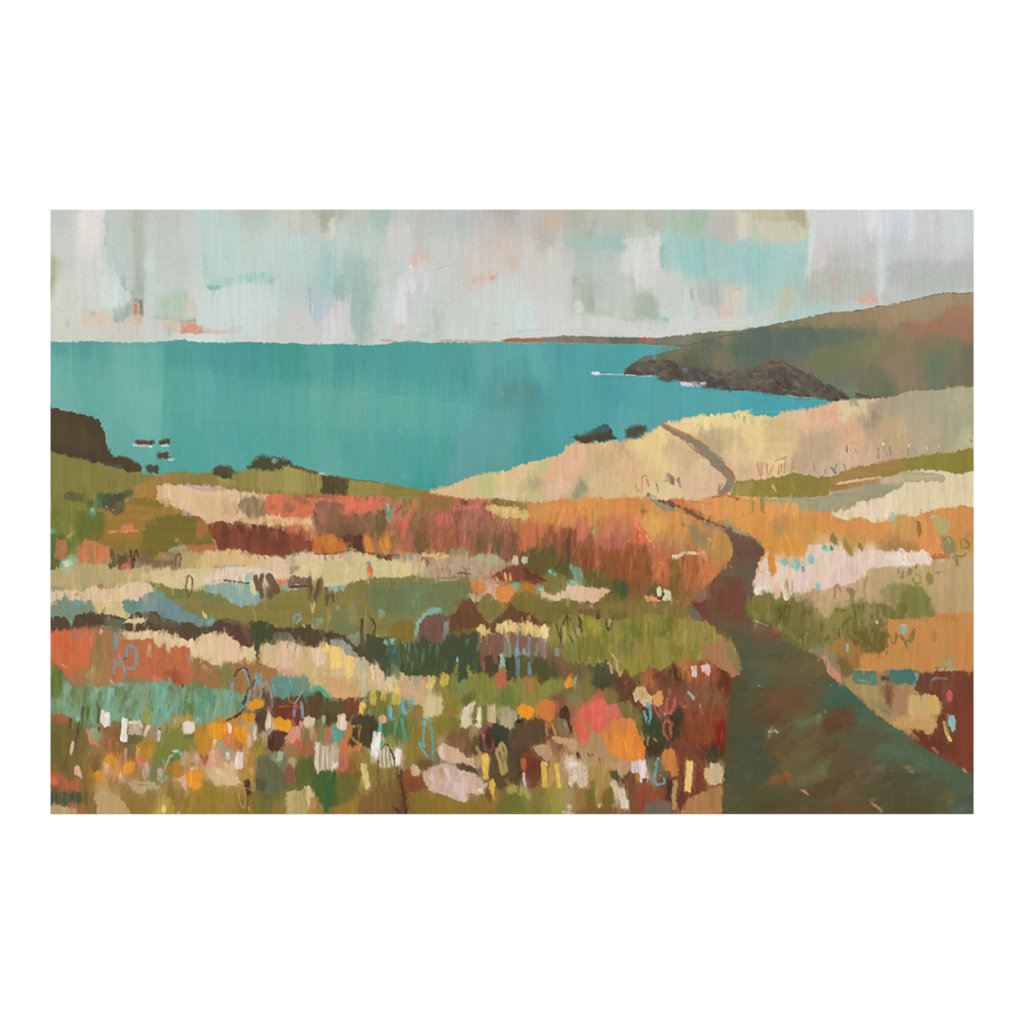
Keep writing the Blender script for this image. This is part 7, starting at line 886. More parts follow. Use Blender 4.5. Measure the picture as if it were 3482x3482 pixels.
# teal grass
M('C1 20 760 100 800 160 870 180 920 280 970 420 980 680 985 800 960 900 940 1200 930 1320 900 1400 950 1500 985 1600 930 1700 960 1932 1010 C2 0 1000 180 1050 240 1060 200 1288 D2 160 60 100 180 0 200 D1 1850 200 1780 240 1620 270 1400 250 1200 290 1000 230 860 200 700 250 600 270 540 240 420 330 260 200 130 180 20 130', '7a9f80', label='band of teal and olive grass strokes at the left', rag=6, vr=10, mix=('68784a', -.1, .8))
TG = len(PARTS) - 1; ONLY[0] = [TG]
for s_, c_ in (('C1 60 900 80 1100', '63732f'), ('C1 150 950 110 1090', '68782f'), ('C1 200 960 180 1280', '8aa87e'), ('C1 290 1010 270 1200', '66763a'), ('C1 430 980 420 1280', '6a7738'), ('C1 350 1050 330 1250', '76854a'), ('C1 560 1000 520 1130', '80a884'), ('C1 720 1000 660 1280', '80b8a2'), ('C1 830 1000 790 1260', '69793f'), ('C1 920 970 880 1100', '6d7c42'), ('C1 1000 1050 930 1280', '6c7a40'), ('C1 1080 1000 1070 1200', '86936a'),
               ('C1 1200 960 1200 1260', '6fb094'), ('C1 1260 1000 1280 1280', '74b09a'), ('C1 1380 1080 1380 1280', '74a094'), ('C1 1340 980 1480 1040', '6c6c52'), ('C1 1500 1040 1470 1250', '74885a'), ('C1 1580 1000 1570 1280', '5c7440'), ('C1 1640 960 1780 990', '6c7a3c'), ('C1 1700 1020 1680 1280', '4f8a72'), ('C1 1790 1020 1800 1260', '558a72'), ('C1 1880 1000 1890 1200', '7f9c7c'), ('D1 1500 10 1500 160', '66804c'), ('D1 1320 60 1300 260', '70b09a'), ('D1 1250 100 1240 280', '6aa896')):
    K(s_, c_, 24, soft=5, a=.7, dry=.35, h=.08)
for i in range(120):
    x = rng.uniform(40, 1900); y = rng.uniform(960, 1230); c_ = ['6a7a3c', '82ac8e', '5c6c30', '74b4a0', '8aa074', '74905c'][i % 6]
    K('C1 %d %d %d %d' % (x, y, x - rng.uniform(0, 30), y + rng.uniform(50, 150)), c_, rng.uniform(4, 12), soft=3, a=.5, dry=.5, h=.08)
ONLY[0] = None
V('C1 30 780 140 830 170 1000 110 1110 40 1080', '62712f', soft=6, vr=8, a=.85); V('C2 0 1010 130 1040 230 1060 200 1130 130 1100 90 1160 0 1150', '78a682', soft=7, vr=8, a=.8)

# ------------------------------------------------------------------ row C, second
M('C2 275 270 400 265 500 280 560 330 570 400 500 520 420 510 400 560 380 720 358 715 345 520 300 460', '4a4c30', name='painted_bush', label='dark green bush shape dripping over the cream', rag=6, vr=6)
M('C2 540 335 700 340 880 350 900 310 970 310 1000 345 1100 380 1250 400 1330 430 1400 500 1480 560 1560 610 1580 680 1500 670 1440 600 1370 530 1280 465 1100 465 1040 500 900 545 780 510 730 400 560 385', '574530', label='dark brown bridge like line above the yellow flowers', rag=4, vr=3)
V('C2 560 390 720 390 760 500 700 510 600 470 500 520', '6f6a50', soft=6, vr=5, a=.85); V('C2 1160 470 1300 460 1400 540 1460 640 1340 640 1280 540 1160 540', '93988a', soft=4, a=.9); V('C2 1340 420 1500 400 1500 540 1440 530', '8a9478', soft=6, a=.6, vr=5)
M('C2 400 545 470 515 580 525 620 480 720 490 820 540 960 560 1000 540 1100 500 1160 520 1280 560 1350 640 1440 680 1560 660 1660 760 1760 820 1770 1020 1650 1030 1600 990 1560 1080 1500 1110 1200 1110 1090 1010 1000 1000 950 1010 920 880 800 840 740 780 580 790 480 770 410 740', 'cfb07a', label='tan and cream ground under the yellow squares', rag=5, vr=4, mix=('d6b885', -.1, .7))
V('C2 410 540 590 530 600 780 420 740', 'd2b484', soft=5, a=.7); V('C2 590 510 720 490 820 560 830 630 780 700 750 780 600 800 570 640', 'dfb795', soft=5, a=.9); V('C2 700 500 820 560 830 640 760 640', 'e6c6ac', soft=4, a=.8); V('C2 580 780 740 780 740 850 690 885 630 850', 'df9f7c', soft=4, a=.9)
V('C2 1040 860 1480 880 1500 1100 1200 1100 1080 980', 'd09e66', soft=9, rag=6, a=.8, dirn='h'); V('C2 1330 860 1560 850 1580 1060 1500 1100 1500 960', 'b8b084', soft=6, a=.7)
M('C2 960 570 1030 530 1100 580 1120 720 1030 755 980 700', 'e3c29f', name='painted_flower', label='blush block left of the two yellow squares', rag=4); D('C2 1110 510 1120 580', 'e8c46c', 90, 'small yellow cap above the first yellow square')
M('C2 1155 550 1280 540 1305 770 1250 795 1155 800', 'ecc76c', name='painted_flower', label='larger of two yellow squares in the tan ground', rag=4, vr=4, h=.14); M('C2 1320 660 1435 645 1430 860 1350 905 1325 840', 'e6c270', name='painted_flower', label='narrower yellow square with a pointed foot', rag=4, h=.14)
M('C2 1465 665 1560 660 1580 800 1520 850 1465 830', 'b9ad8c', name='painted_patch', label='greyish cream square right of the yellow ones', rag=4, dry=.1); K('C2 1090 815 1200 805', 'b08c5c', 3, a=.6)
M('C2 1590 740 1680 760 1760 820 1765 1010 1690 990 1620 900', 'd6ba90', name='painted_patch', label='cream slope of strokes leading down to the yellow dashes', rag=5, vr=6); D('C2 1825 870 1830 1040', 'd8bc92', 60, 'tall cream dab beside the dark trunks', dry=.2)
for s_, w_, c_ in (('C2 1515 240 1510 640', 34, '5a4c34'), ('C2 1610 230 1650 280 1660 350 1620 390', 20, '4f4a34'), ('C2 1600 420 1700 480', 60, '50523a'), ('C2 1630 480 1660 700', 110, '4f5034'), ('C2 1560 650 1640 700', 60, '554c34'), ('C2 1720 480 1750 700', 90, '525c40'), ('C2 1790 560 1800 860', 80, '42503a'), ('C2 1850 540 1880 740', 110, '44584a')):
    U(s_, c_, w_, dry=.15, a=.9)
V('C2 1560 420 1760 440 1780 700 1820 850 1760 860 1700 720 1560 640', '4c5036', name='painted_bush', label='dark tangle of trunks right of the brown line', soft=5, vr=10, a=.9); V('C2 1790 520 1932 540 1932 760 1800 720', '4c6252', soft=7, vr=9, a=.7)
Lr('C2 1520 235 1515 380', '4e4632', 26, 'dark upright stem above the tangle'); Lr('C2 1605 225 1640 250 1660 330 1640 400', '4c4630', 18, 'dark hooked stem above the tangle'); U('C2 1760 480 1800 520', '92ab98', 50, dry=.3); U('C2 1850 460 1850 520', '9ab4aa', 50); U('C2 1670 420 1690 420', 'b8b060', 24)
Lr('C2 1890 500 1860 620', '6f8a7c', 14, a=.6); U('C2 1730 150 1740 210', '80a896', 70, dry=.4, a=.8)
Lr('C2 770 310 765 240 800 190 845 195 855 230 800 290', '7fa5a0', 16, 'pale blue loop above the dark brown line'); U('C2 880 300 885 340', 'b9ac68', 22); U('C2 970 290 975 340', 'b9a45c', 24); V('C2 980 230 1080 235 1050 330 1010 330', '8aa892', soft=5, a=.7); U('C2 1240 110 1250 150', '9ab09a', 40, a=.6); U('C2 1390 230 1410 270', '7a8a78', 24, a=.6)
U('C2 820 130 1110 130', '87793a', 4, a=0)
# loops and teal patches
V('C2 530 880 800 870 930 900 950 1010 900 1080 600 1090 520 1040', '649082', soft=5, rag=5, vr=4, a=.9, name='painted_patch', label='blue teal patch under the pink drip'); V('C2 800 850 900 850 930 1000 830 1010', '829076', soft=5, a=.8)
for s_ in ('C2 540 960 550 1030', 'C2 600 960 640 990', 'C2 730 900 750 1050'): U(s_, '76a8a4', 26, a=.7, dry=.3)
V('C2 900 1030 1010 970 1080 980 1160 1060 1200 1130 1120 1130 1040 1060', '52a480', soft=5, rag=5, a=.9); U('C2 1200 1140 1280 1150', '6ea888', 24)
M('C2 540 1120 700 1110 830 1080 980 1080 1040 1020 1100 1060 1180 1130 1220 1160 1400 1110 1500 1100 1560 1110 1480 1200 1500 1288 D2 1480 60 1400 200 1300 330 1180 260 1110 250 1050 300 880 290 820 230 560 200 520 60', '62462e', label='dark brown ground behind the small white dabs', rag=6, vr=7, mix=('5f5832', 0, .7))
V('C2 560 1180 700 1190 830 1180 860 1288 D2 840 220 770 300 720 220 600 160 540 60 C2 520 1230', '7c352c', soft=6, vr=6, a=.85); U('C2 600 1200 800 1195', 'b05a48', 20, dry=.3, a=.8); U('D2 780 70 830 80', 'd0604c', 40, a=.7, soft=5)
V('C2 1330 1120 1500 1110 1480 1250 1340 1288', '7c4a2e', soft=8, vr=8, a=.7); V('C2 380 1060 520 1050 500 1200 440 1288 380 1288', '64503a', soft=8, vr=6, a=.8)
Lr('C2 110 880 150 800 220 770 260 800 290 940 250 1100 210 1170', '4a3c30', 22, a=.8); Lr('C2 80 1090 85 940 110 890', '5f6f6a', 14, a=.8)
Lr('C2 195 795 240 810 280 950 290 1060 270 1140 220 1220 170 1250', '7ba0a0', 22, 'large pale blue looping scribble, left part'); Lr('C2 90 930 90 1050', '7ba0a0', 28); Lr('C2 340 1030 355 840 375 920 400 1000 405 830', '7aa4b0', 26, 'pale blue M shaped scribble beside the loop')
Lr('C2 400 1110 430 970 470 930 510 1010 530 1120 530 1230 470 1275 400 1260', '86a098', 18, 'thin grey blue loop around the orange dabs'); Lr('C2 430 1000 470 1150', '5c3c2c', 26, a=.7); Lr('C2 350 900 280 1020', '54463a', 20, a=.7)
Lr('C2 870 1010 830 1100 780 1170 720 1140 720 1090', 'b49c84', 14, 'faint beige loop above the wine red patch'); Lr('C2 850 1150 870 1288', '8099a0', 26, a=.8); Lr('D2 780 100 770 200', '8a98a0', 26, 'grey blue stroke on the wine red patch', a=.8); Lr('D2 860 50 865 200', '8099a0', 24, 'longer grey blue stroke on the wine red patch', a=.8)

# ------------------------------------------------------------------ row C, third
V('C3 380 130 560 150 480 60 460 120', '6c7a48', a=.6); U('C3 450 130 380 150', '80b0a0', 50, a=.8); V('C3 180 280 230 200 330 130 430 120 440 160 330 190 290 250 230 290 190 440 150 460 170 330', '82b0a0', soft=6, rag=5, a=.85, name='painted_patch', label='pale turquoise streak beside the purple brown patch')
M('C3 210 290 300 210 420 180 560 210 560 380 440 510 330 470 220 480', '775446', label='purple brown patch with a turquoise edge', rag=6, vr=9, mix=('82705c', -.1, .7)); U('C3 510 280 490 450', '80a094', 60, a=.7, dry=.4)
M('C3 560 210 690 60 760 30 840 120 900 250 1000 290 1100 200 1200 120 1300 100 1400 160 1500 250 1650 280 1550 310 1400 290 1200 250 1060 300 1040 400 900 330 820 340 700 390 560 400 540 380', '6f4530', label='rust brown arch above the pale yellow caps', rag=5, vr=5, mix=('66502f', 0, .6))
V('C3 560 380 820 330 840 400 740 390 600 420', '77682c', soft=5, vr=5, a=.8); V('C3 620 60 760 20 800 120 700 180', '74483c', soft=8, a=.6)
M('C3 830 110 880 40 960 60 1060 60 1150 60 1180 120 1080 180 1020 270 960 260 900 190 850 150', '80743a', label='olive heart shape on the rust arch', rag=3)
M('C3 1260 120 1300 60 1500 20 1600 60 1700 50 1850 20 1932 40 C4 60 80 0 130 C3 1900 190 1780 210 1700 290 1560 260 1420 180 1300 150', '7c6f34', label='olive ground under the pale scalloped oblong', rag=5, vr=4, mix=('745c30', 0, .5))
M('C3 0 480 60 500 180 500 240 440 330 480 440 510 540 400 640 420 780 390 850 400 880 560 880 800 820 850 780 760 745 730 740 900 640 930 620 740 560 850 400 870 280 890 200 860 90 860 40 820 0 800', '475038', label='large dark green shape like two legs', rag=6, vr=9, mix=('505830', -.1, .6), h=.05)
for i in range(30):
    x = rng.uniform(10, 420); y = rng.uniform(480, 700); K('C3 %d %d %d %d' % (x, y, x - rng.uniform(-10, 20), y + rng.uniform(60, 160)), ['6c7c50', '5a6432', '7f9a80', '4a4c2c', '6a6a34'][i % 5], rng.uniform(4, 10), soft=3, a=.55, dry=.5, h=.06)
U('C3 740 460 735 520', '7a8a78', 22, a=.7); U('C3 855 420 860 600', '6c7460', 30, a=.7, dry=.3)
for s_, l_, c_ in (('C3 630 650 628 720', 'left pale blue point between the dark legs', '98aeb0'), ('C3 765 840 765 880', 'small blue dot in the gap of the dark legs', '8cb8b8')): D(s_, c_, 28, l_, taper=.3)
V('C3 735 740 755 735 790 840 740 850', '969038', soft=3, a=.9); V('C3 620 740 640 740 620 840 590 850', '918a38', soft=3, a=.9)
M('C3 880 400 950 400 1040 390 1130 420 1140 500 1120 620 1000 640 930 720 920 850 890 800 870 550', '79523f', label='dusky mauve brown fall of strokes below the caps', rag=6, vr=10, mix=('806050', 0, .6)); V('C3 1190 400 1560 420 1600 560 1560 640 1400 600 1250 600 1200 520', '86614e', soft=7, vr=10, a=.9, mix=('848470', -.1, .7))
M('C3 930 640 1020 620 1100 650 1080 820 980 880 940 820', '54452e', label='dark brown pod shape right of the dark legs', rag=5, vr=6); M('C3 1140 650 1260 640 1280 800 1260 880 1200 920 1165 900', '4b4a2c', label='dark olive pod below the pale caps', rag=5, vr=6)
V('C3 1280 630 1420 620 1440 860 1290 860', '5f5a32', soft=6, vr=9, a=.9); V('C3 1450 660 1600 640 1740 740 1760 860 1640 900 1540 960 1460 880', '54502e', soft=6, vr=10, a=.9, mix=('6a4c34', 0, .5)); V('C3 1700 640 1850 560 1932 640 1932 860 1740 840', '7c5c3e', soft=9, vr=12, a=.7)
V('C3 1620 660 1700 640 1720 780 1640 780', '70583e', soft=8, vr=8, a=.6)
M('C3 1085 770 1105 640 1120 620 1155 760', '90b098', label='pale green wedge above the coral egg', rag=3); D('C3 1110 830 1110 990', 'be6448', 104, 'coral egg shaped dab with a pale green hat', h=.15); V('C3 1085 770 1155 765 1160 820 1070 820', '9c7a3c', soft=3, a=.9)
D('C3 1040 650 1045 720', '8c6450', 50, a=.7); V('C3 560 900 620 850 640 930 740 900 800 860 900 840 960 880 1040 860 1050 960 1090 1010 1150 1000 1180 930 1250 900 1350 880 1440 900 1530 950 1560 970 1650 900 1780 900 1830 970 1750 1060 1650 1080 1600 1120 1500 1130 1480 1288 1200 1288 1200 1180 900 1160 700 1200 640 1288 480 1288 480 1050 360 1040 420 950', '86843a', soft=5, rag=6, vr=5, a=.85, name='painted_grass_bank', label='bright olive green ground in the lower middle', mix=('7a7838', 0, .5))
V('C3 620 960 720 940 740 1080 640 1080', '7c8c58', soft=6, a=.8, vr=5); V('C3 700 1060 820 1020 840 1100 720 1180 660 1160', '64673a', soft=7, vr=6, a=.8); V('C3 1150 960 1230 970 1250 1180 1080 1180 1000 1120 1120 1020', '68743a', soft=8, vr=8, a=.75); V('C3 500 1090 640 1100 640 1288 500 1288', '8c7a2f', soft=8, vr=6, a=.7); V('C3 1360 880 1400 870 1440 1050 1400 1100 1360 1020', 'ad6a48', soft=6, vr=5, a=.85); V('C3 1450 900 1510 880 1520 1100 1460 1060', '9c742c', soft=6, vr=5, a=.8)
CAPY = 'ddbd6e'
D('C3 855 370 890 345 930 370', CAPY, 56, 'small half moon yellow cap, left of the row', h=.15); U('C3 895 340 895 380', CAPY, 100, h=.15)
M('C3 1050 350 1100 280 1180 260 1270 280 1280 370 1180 390 1120 410 1060 390', 'dfc17a', name='painted_flower', label='wide pale yellow cap in the row of caps', rag=5, dry=.1); M('C3 1310 290 1380 270 1480 300 1535 340 1530 440 1460 450 1420 400 1360 360', 'dcbb70', name='painted_flower', label='sloping pale yellow cap left of the cream one', rag=5, dry=.1); V('C3 1270 280 1340 300 1350 370 1280 370', 'c2ad70', soft=4, a=.8)
D('C3 1580 330 1585 430', 'ecd092', 88, 'cream egg shaped cap at the right end of the row', h=.16); Lr('C3 945 390 952 520', 'a58462', 14, a=.8); Lr('C3 1130 400 1150 440 1190 440 1200 400', 'cda07c', 14, 'beige cup under the wide yellow cap', a=.8)
for s_, c_, w_ in (('C3 1140 480 1150 600', '8c8a70', 26), ('C3 1190 460 1205 660', '8f9078', 28), ('C3 1285 390 1285 600', '7c96a0', 28), ('C3 1290 680 1285 860', '6c92a0', 40), ('C3 1415 430 1410 660', '7d90a4', 26), ('C3 1420 720 1420 860', '6c94a4', 34), ('C3 1360 560 1365 640', '8aa898', 40), ('C3 1280 540 1285 640', '7ca8ac', 36), ('C3 1500 500 1490 640', '808c70', 40), ('C3 1580 460 1590 680', '98907c', 20), ('C3 1720 560 1725 640', '8a9a80', 50), ('C3 1110 610 1120 700', '9ab8a4', 26), ('C3 910 700 915 800', '8a6450', 30)):
    Lr(s_, c_, w_, a=.75, dry=.35, soft=3)
V('C3 1640 300 1760 240 1800 400 1780 520 1660 560 1600 520 1640 420', '8c8040', soft=7, vr=7, a=.8)
for s_ in ('C3 1705 270 1740 400 1765 520', 'C3 1830 200 1760 350 1765 520', 'C3 1830 210 1840 400 1910 520', 'C3 1850 220 1932 430', 'C3 1740 530 1780 560'): Lr(s_, '544429', 16, 'dark thin stem fanning from the olive ground' if s_.startswith('C3 1705') else None)
V('C3 1790 320 1840 340 1830 480 1780 520 1760 440', 'a89c44', soft=4, a=.8); V('C3 1850 250 1932 440 1932 500 1880 440', 'a09850', soft=4, a=.8); V('C3 1800 540 1932 500 1932 700 1850 720 1780 640', '80823a', soft=8, vr=8, a=.8)
# dabs over the olive ground
M('C3 0 810 40 820 100 870 200 880 280 920 300 1030 240 1160 180 1200 60 1080 0 1080', 'cba678', label='tan end of the cream slope above the blue U', rag=5, vr=5, mix=('cdb084', 0, .5)); V('C3 150 880 240 880 210 970 150 970', '94a08a', soft=5, a=.7); V('C3 200 920 270 900 280 980 210 1000', 'd8a078', soft=5, a=.7)
D('C3 355 880 310 1000', 'e0be68', 96, 'yellow dab, left of a pair under the dark legs', h=.15); D('C3 490 840 485 950', 'd0a740', 110, 'rounder gold dab, right of a pair under the dark legs', h=.15)
M('C3 260 1095 460 1090 470 1288 D3 465 160 440 200 260 200 260 0', 'cdb986', name='painted_flower', label='large cream square with soft edges below the blue U', rag=4, vr=3, dry=.08)
BL2 = '5faab0'
Lr('C3 15 1100 40 1250 60 1288', BL2, 34); Lr('D3 20 0 55 170 90 110', BL2, 36, 'turquoise U shaped scribble, left stroke'); Lr('D3 130 -50 125 140', BL2, 42, 'turquoise U shaped scribble, right stroke')
D('C2 1640 1030 1635 1180', 'e4c054', 62, 'tall yellow dash, left of three in the gap'); D('C2 1760 1030 1740 1130', 'ddb950', 66, 'ragged yellow dash, middle of three in the gap', dry=.2); D('C2 1900 1000 1885 1170', 'e6c25c', 90, 'broad yellow dash, right of three in the gap'); D('C2 1530 1160 1500 1270', 'e6bd54', 70, 'yellow dash with a blue tip lower than the others'); U('C2 1540 1120 1550 1150', 'a0b0a4', 40, a=.6); V('C2 1580 1030 1932 1060 1932 1288 1560 1288', '7a7830', a=.35, soft=9, vr=5)
D('D2 1820 70 1825 190', '5fa3b8', 50, 'blue L shaped mark under the yellow dashes'); U('D2 1820 195 1870 200', '5fa3b8', 26, h=.1); D('D2 1745 180 1740 230', 'cda078', 76, 'tan round dab left of the blue L')
D('C3 1855 890 1850 970', 'e28a2a', 92, 'orange dab at the edge of the dark strokes', h=.16); Lr('C3 1910 960 1850 1060', '7a6430', 14); V('C3 1900 880 1932 880 1932 1010 1900 980', '93b09c', soft=3, a=.8)

# ------------------------------------------------------------------ row C, right: bright green bank and the ground left of the path
M('C4 0 200 100 215 250 240 430 260 560 230 800 190 960 190 1100 240 1250 250 1330 280 1430 280 1520 370 1580 480 1560 640 1480 760 1340 700 1200 660 1100 720 1000 760 900 800 800 760 700 830 600 880 540 780 480 720 360 700 200 760 60 740 0 700', '8d8438', name='painted_grass_bank', label='mossy yellow green bank left of the path', rag=7, vr=9, mix=('9a8b42', 0, .7), st=.08)
ONLY[0] = [len(PARTS) - 1]
for s_, c_ in (('C4 80 250 280 260 300 430 90 430', 'a8982e'), ('C4 550 280 680 280 700 440 560 460', '6c742c'), ('C4 0 440 330 430 340 680 0 720', '6d6e2c'), ('C4 960 210 1120 210 1060 300 1020 440 920 420 880 360', '6a6a2e'), ('C4 440 460 640 460 620 600 500 640', '75703c'), ('C4 1050 300 1300 300 1330 560 1060 540', 'a38f48'), ('C4 1340 400 1540 420 1540 660 1380 680', 'af8a4c'), ('C4 520 640 840 620 800 800 600 860', '948832'), ('C4 1030 540 1180 540 1160 640 1040 640', '7f6c2a'), ('C4 640 480 780 480 760 700 640 640', '9a7f42')):
    V(s_, c_, soft=10, rag=8, vr=12, a=.65)
for i in range(150):
    x = rng.uniform(0, 1540); y = rng.uniform(240, 740); c_ = ['a39446', '7a7430', '95893a', '6b6c2c', 'b09a50', '85803a', '8a7438'][i % 7]
    K('C4 %d %d %d %d' % (x, y, x + rng.uniform(-20, 20), y + rng.uniform(50, 150)), c_, rng.uniform(4, 13), soft=3, a=.5, dry=.5, h=.09)
ONLY[0] = None
M('C4 0 110 100 80 280 100 400 60 700 50 900 50 1100 60 1200 110 1230 190 1210 240 1100 230 950 190 800 190 600 230 420 255 330 240 200 200 60 210 0 190', '83703a', label='brown olive strip under the rust grasses', rag=5, mix=('9c7038', 0, .6)); V('C4 350 160 560 160 560 240 380 250', '6b6430', soft=6, a=.7); V('C4 0 130 200 140 200 230 60 200 0 180', '7a5634', soft=7, a=.8); V('C4 560 90 760 90 740 200 570 200', '8a7032', soft=8, a=.6)
DK = '4c3f28'
Lr('C4 240 110 238 240', DK, 44, 'short thick dark stem on the mossy bank'); Lr('C4 320 235 325 320 350 360 380 320 385 240', DK, 26, 'dark U shaped mark at the top of the mossy bank'); V('C4 335 235 378 235 375 310 345 330', 'b89a68', soft=2, a=.85)
Lr('C4 10 190 30 260 60 400', DK, 18); Lr('C4 15 210 60 270 20 330', DK, 16, 'dark crossed loops at the left of the mossy bank'); V('C4 0 330 50 350 50 420 0 420', 'a8a064', soft=3, a=.8)
M('C4 1350 560 1460 520 1560 480 1620 500 1640 640 1720 740 1790 840 1760 860 1720 880 1640 810 1560 790 1500 810 1460 700 1380 680', 'a9754e', label='tan pink edge beside the path', rag=4, mix=('b08058', 0, .6)); V('C4 1640 520 1700 510 1740 640 1810 780 1780 830 1700 720 1640 640', '8a8044', soft=4, a=.9); Lr('C4 1640 510 1700 520 1740 620 1740 560', 'c9a880', 8, a=.6, dry=.4); U('C4 1480 410 1485 450', '5c5030', 14); U('C4 1400 450 1450 455', '7f7c3c', 16)
GR = M('C4 0 720 60 740 200 760 360 700 480 720 540 780 600 880 700 830 800 770 900 800 1000 760 1090 730 1200 660 1250 740 1350 700 1480 700 1560 780 1700 860 1720 900 1660 1080 1630 1288 D4 1640 200 1610 700 1590 1250 1600 1300 600 1300 560 1000 480 850 600 780 760 660 750 400 700 220 600 190 620 100 480 0 460 -20 C4 440 1100 300 1090 150 1130 60 1200 0 1150', '824a30', name='painted_meadow', label='dark rust meadow between the flowers and the path', rag=6, vr=7, field=land_f)
ONLY[0] = [GR]
for s_, c_, a_ in (('C4 130 740 340 720 380 860 300 980 180 960 150 860', '50503a', .8), ('C4 420 860 620 860 640 1000 600 1130 480 1080 440 960', '643e2c', .7), ('C4 0 740 130 740 150 880 0 960', '6d5c3c', .8), ('C4 80 760 170 900 160 1100 60 1140 60 900', '807038', .8), ('C4 720 850 820 800 860 1000 960 1010 860 1020 760 940', 'a9613c', .8), ('C4 860 780 1000 800 1160 900 1140 960 960 990 860 920', '6f4632', .8), ('C4 1010 780 1110 740 1170 890 1060 900', '4a3424', .85),
                 ('C4 1100 720 1240 650 1290 760 1240 880 1170 870', 'b9703c', .9), ('C4 1320 700 1500 700 1540 860 1440 940 1340 900', '9c5232', .7), ('C4 1560 790 1660 840 1680 960 1640 1060 1560 980', '6a3424', .8), ('C4 1380 960 1620 1000 1600 1160 1400 1120', '85583c', .7), ('C4 1000 1000 1200 960 1360 1100 1180 1200 1080 1100', '855038', .6), ('C4 1200 1180 1640 1200 D4 1640 420 1400 480 1200 420 1100 300 1240 100', '8c4a2c', .6), ('D4 1500 300 1640 200 1620 600 1560 500', '86271c', .7),
                 ('C4 400 1160 700 1120 740 1288 D4 760 100 700 140 620 30 500 0', '5a3c2a', .8), ('D4 730 200 840 120 900 330 1000 420 900 500 780 380 740 320', '404a32', .9), ('D4 1000 180 1140 80 1180 230 1100 400 1040 420 1060 260', '463a28', .8), ('D4 780 400 960 420 1040 480 920 540 900 600 780 620 740 480', '4e3a26', .8), ('D4 1000 460 1300 420 1340 640 1100 660 1080 540', '804430', .6), ('D4 780 620 930 600 920 900 860 880 780 800', '706c4a', .7),
                 ('D4 660 970 980 950 1000 1100 760 1160 740 1288 640 1288', '944a30', .85), ('D4 750 1150 1040 1120 1050 1288 760 1288', '6e6450', .95), ('D4 980 880 1060 860 1050 1100 980 1080', '503228', .85), ('D4 1120 680 1220 700 1200 1200 1120 1210', '6c3424', .7), ('D4 1290 740 1420 740 1440 1000 1260 1060', '763c2c', .7), ('D4 470 840 620 800 640 1000 560 960', '6c4a32', .8), ('D4 560 980 660 1000 650 1288 580 1288', '74502f', .8)):
    V(s_, c_, soft=8, rag=7, vr=8, a=a_)
for i in range(150):
    x = rng.uniform(500, 1600); y = rng.uniform(700, 1288); c_ = ['9c5436', '6a3424', '8a4a30', 'b06a40', '5a3426', '7f5038', 'a0623c'][i % 7]
    K('C4 %d %d %d %d' % (x, y, x + rng.uniform(-20, 30), y + rng.uniform(50, 150)), c_, rng.uniform(4, 13), soft=3, a=.4, dry=.55, h=.08)
for i in range(70):
    x = rng.uniform(980, 1600); y = rng.uniform(100, 900); c_ = ['9c5034', '6a2e20', '8a442c', '7f3c28', '96583a'][i % 5]
    K('D4 %d %d %d %d' % (x, y, x + rng.uniform(-20, 20), y + rng.uniform(60, 150)), c_, rng.uniform(5, 15), soft=4, a=.35, dry=.55, h=.07)
ONLY[0] = None
D('C4 1290 760 1290 870', 'dcb8b0', 50, 'left of two pink white blocks near the path', dry=.2); U('C4 1260 770 1300 780', 'dcb8b0', 40); M('C4 1365 755 1400 740 1465 742 1465 850 1420 855 1370 800', 'dfbab2', name='painted_flower', label='right of two pink white blocks near the path', rag=3)
Lr('C4 345 710 375 770 390 840', 'c9ab86', 28, 'cream hanging blade under the mossy bank'); Lr('C4 380 620 440 700 455 800 485 860 500 790', 'c9a468', 24, 'tan hooked blade under the mossy bank'); U('C4 375 600 400 640', 'b09a4c', 40, a=.7)
V('C4 310 1080 420 1020 470 1100 440 1180 350 1160', '7c6f38', soft=4, a=.9); V('D4 480 30 560 10 610 60 640 160 600 200 500 190 480 110', '7d703c', soft=4, a=.95, name='painted_leaf', label='olive leaf shape right of the coral clump'); V('D4 640 170 690 140 720 220 700 280 640 220', '80703c', soft=4, a=.85)

# ------------------------------------------------------------------ right of the path, rows C and D
M('B5 100 930 150 890 180 920 C5 200 30 320 10 390 40 430 100 500 90 560 130 620 160 700 100 800 100 830 60 950 60 1050 40 1200 100 1230 30 1300 60 1290 160 1220 180 1140 250 1050 260 1150 330 1140 430 1050 480 960 460 920 400 850 330 760 330 640 400 540 400 560 430 450 450 380 400 330 350 240 290 130 200 60 190 0 190 0 -10', '7b7038', name='painted_bush', label='clump of olive scrub against the path, right side', rag=7, vr=9, mix=('8c7c46', 0, .8), st=.08)
SC = len(PARTS) - 1; ONLY[0] = [SC]
for s_, c_ in (('C5 560 130 800 110 800 320 640 380 560 300', '9a8a4a'), ('C5 820 120 960 120 900 320 820 330', '7a7040'), ('C5 150 80 320 60 300 250 180 220', '605a2c'), ('C5 850 290 1130 260 1150 430 960 470', '6b5c2c'), ('C5 340 250 560 280 560 400 400 400', '6c6c38'), ('C5 0 40 90 60 80 190 0 180', '76742c'), ('C5 880 60 1050 50 1030 230 940 240', '968e56'), ('C5 560 -10 680 20 640 160 570 150', 'd0ac80')):
    V(s_, c_, soft=9, rag=7, vr=10, a=.65)
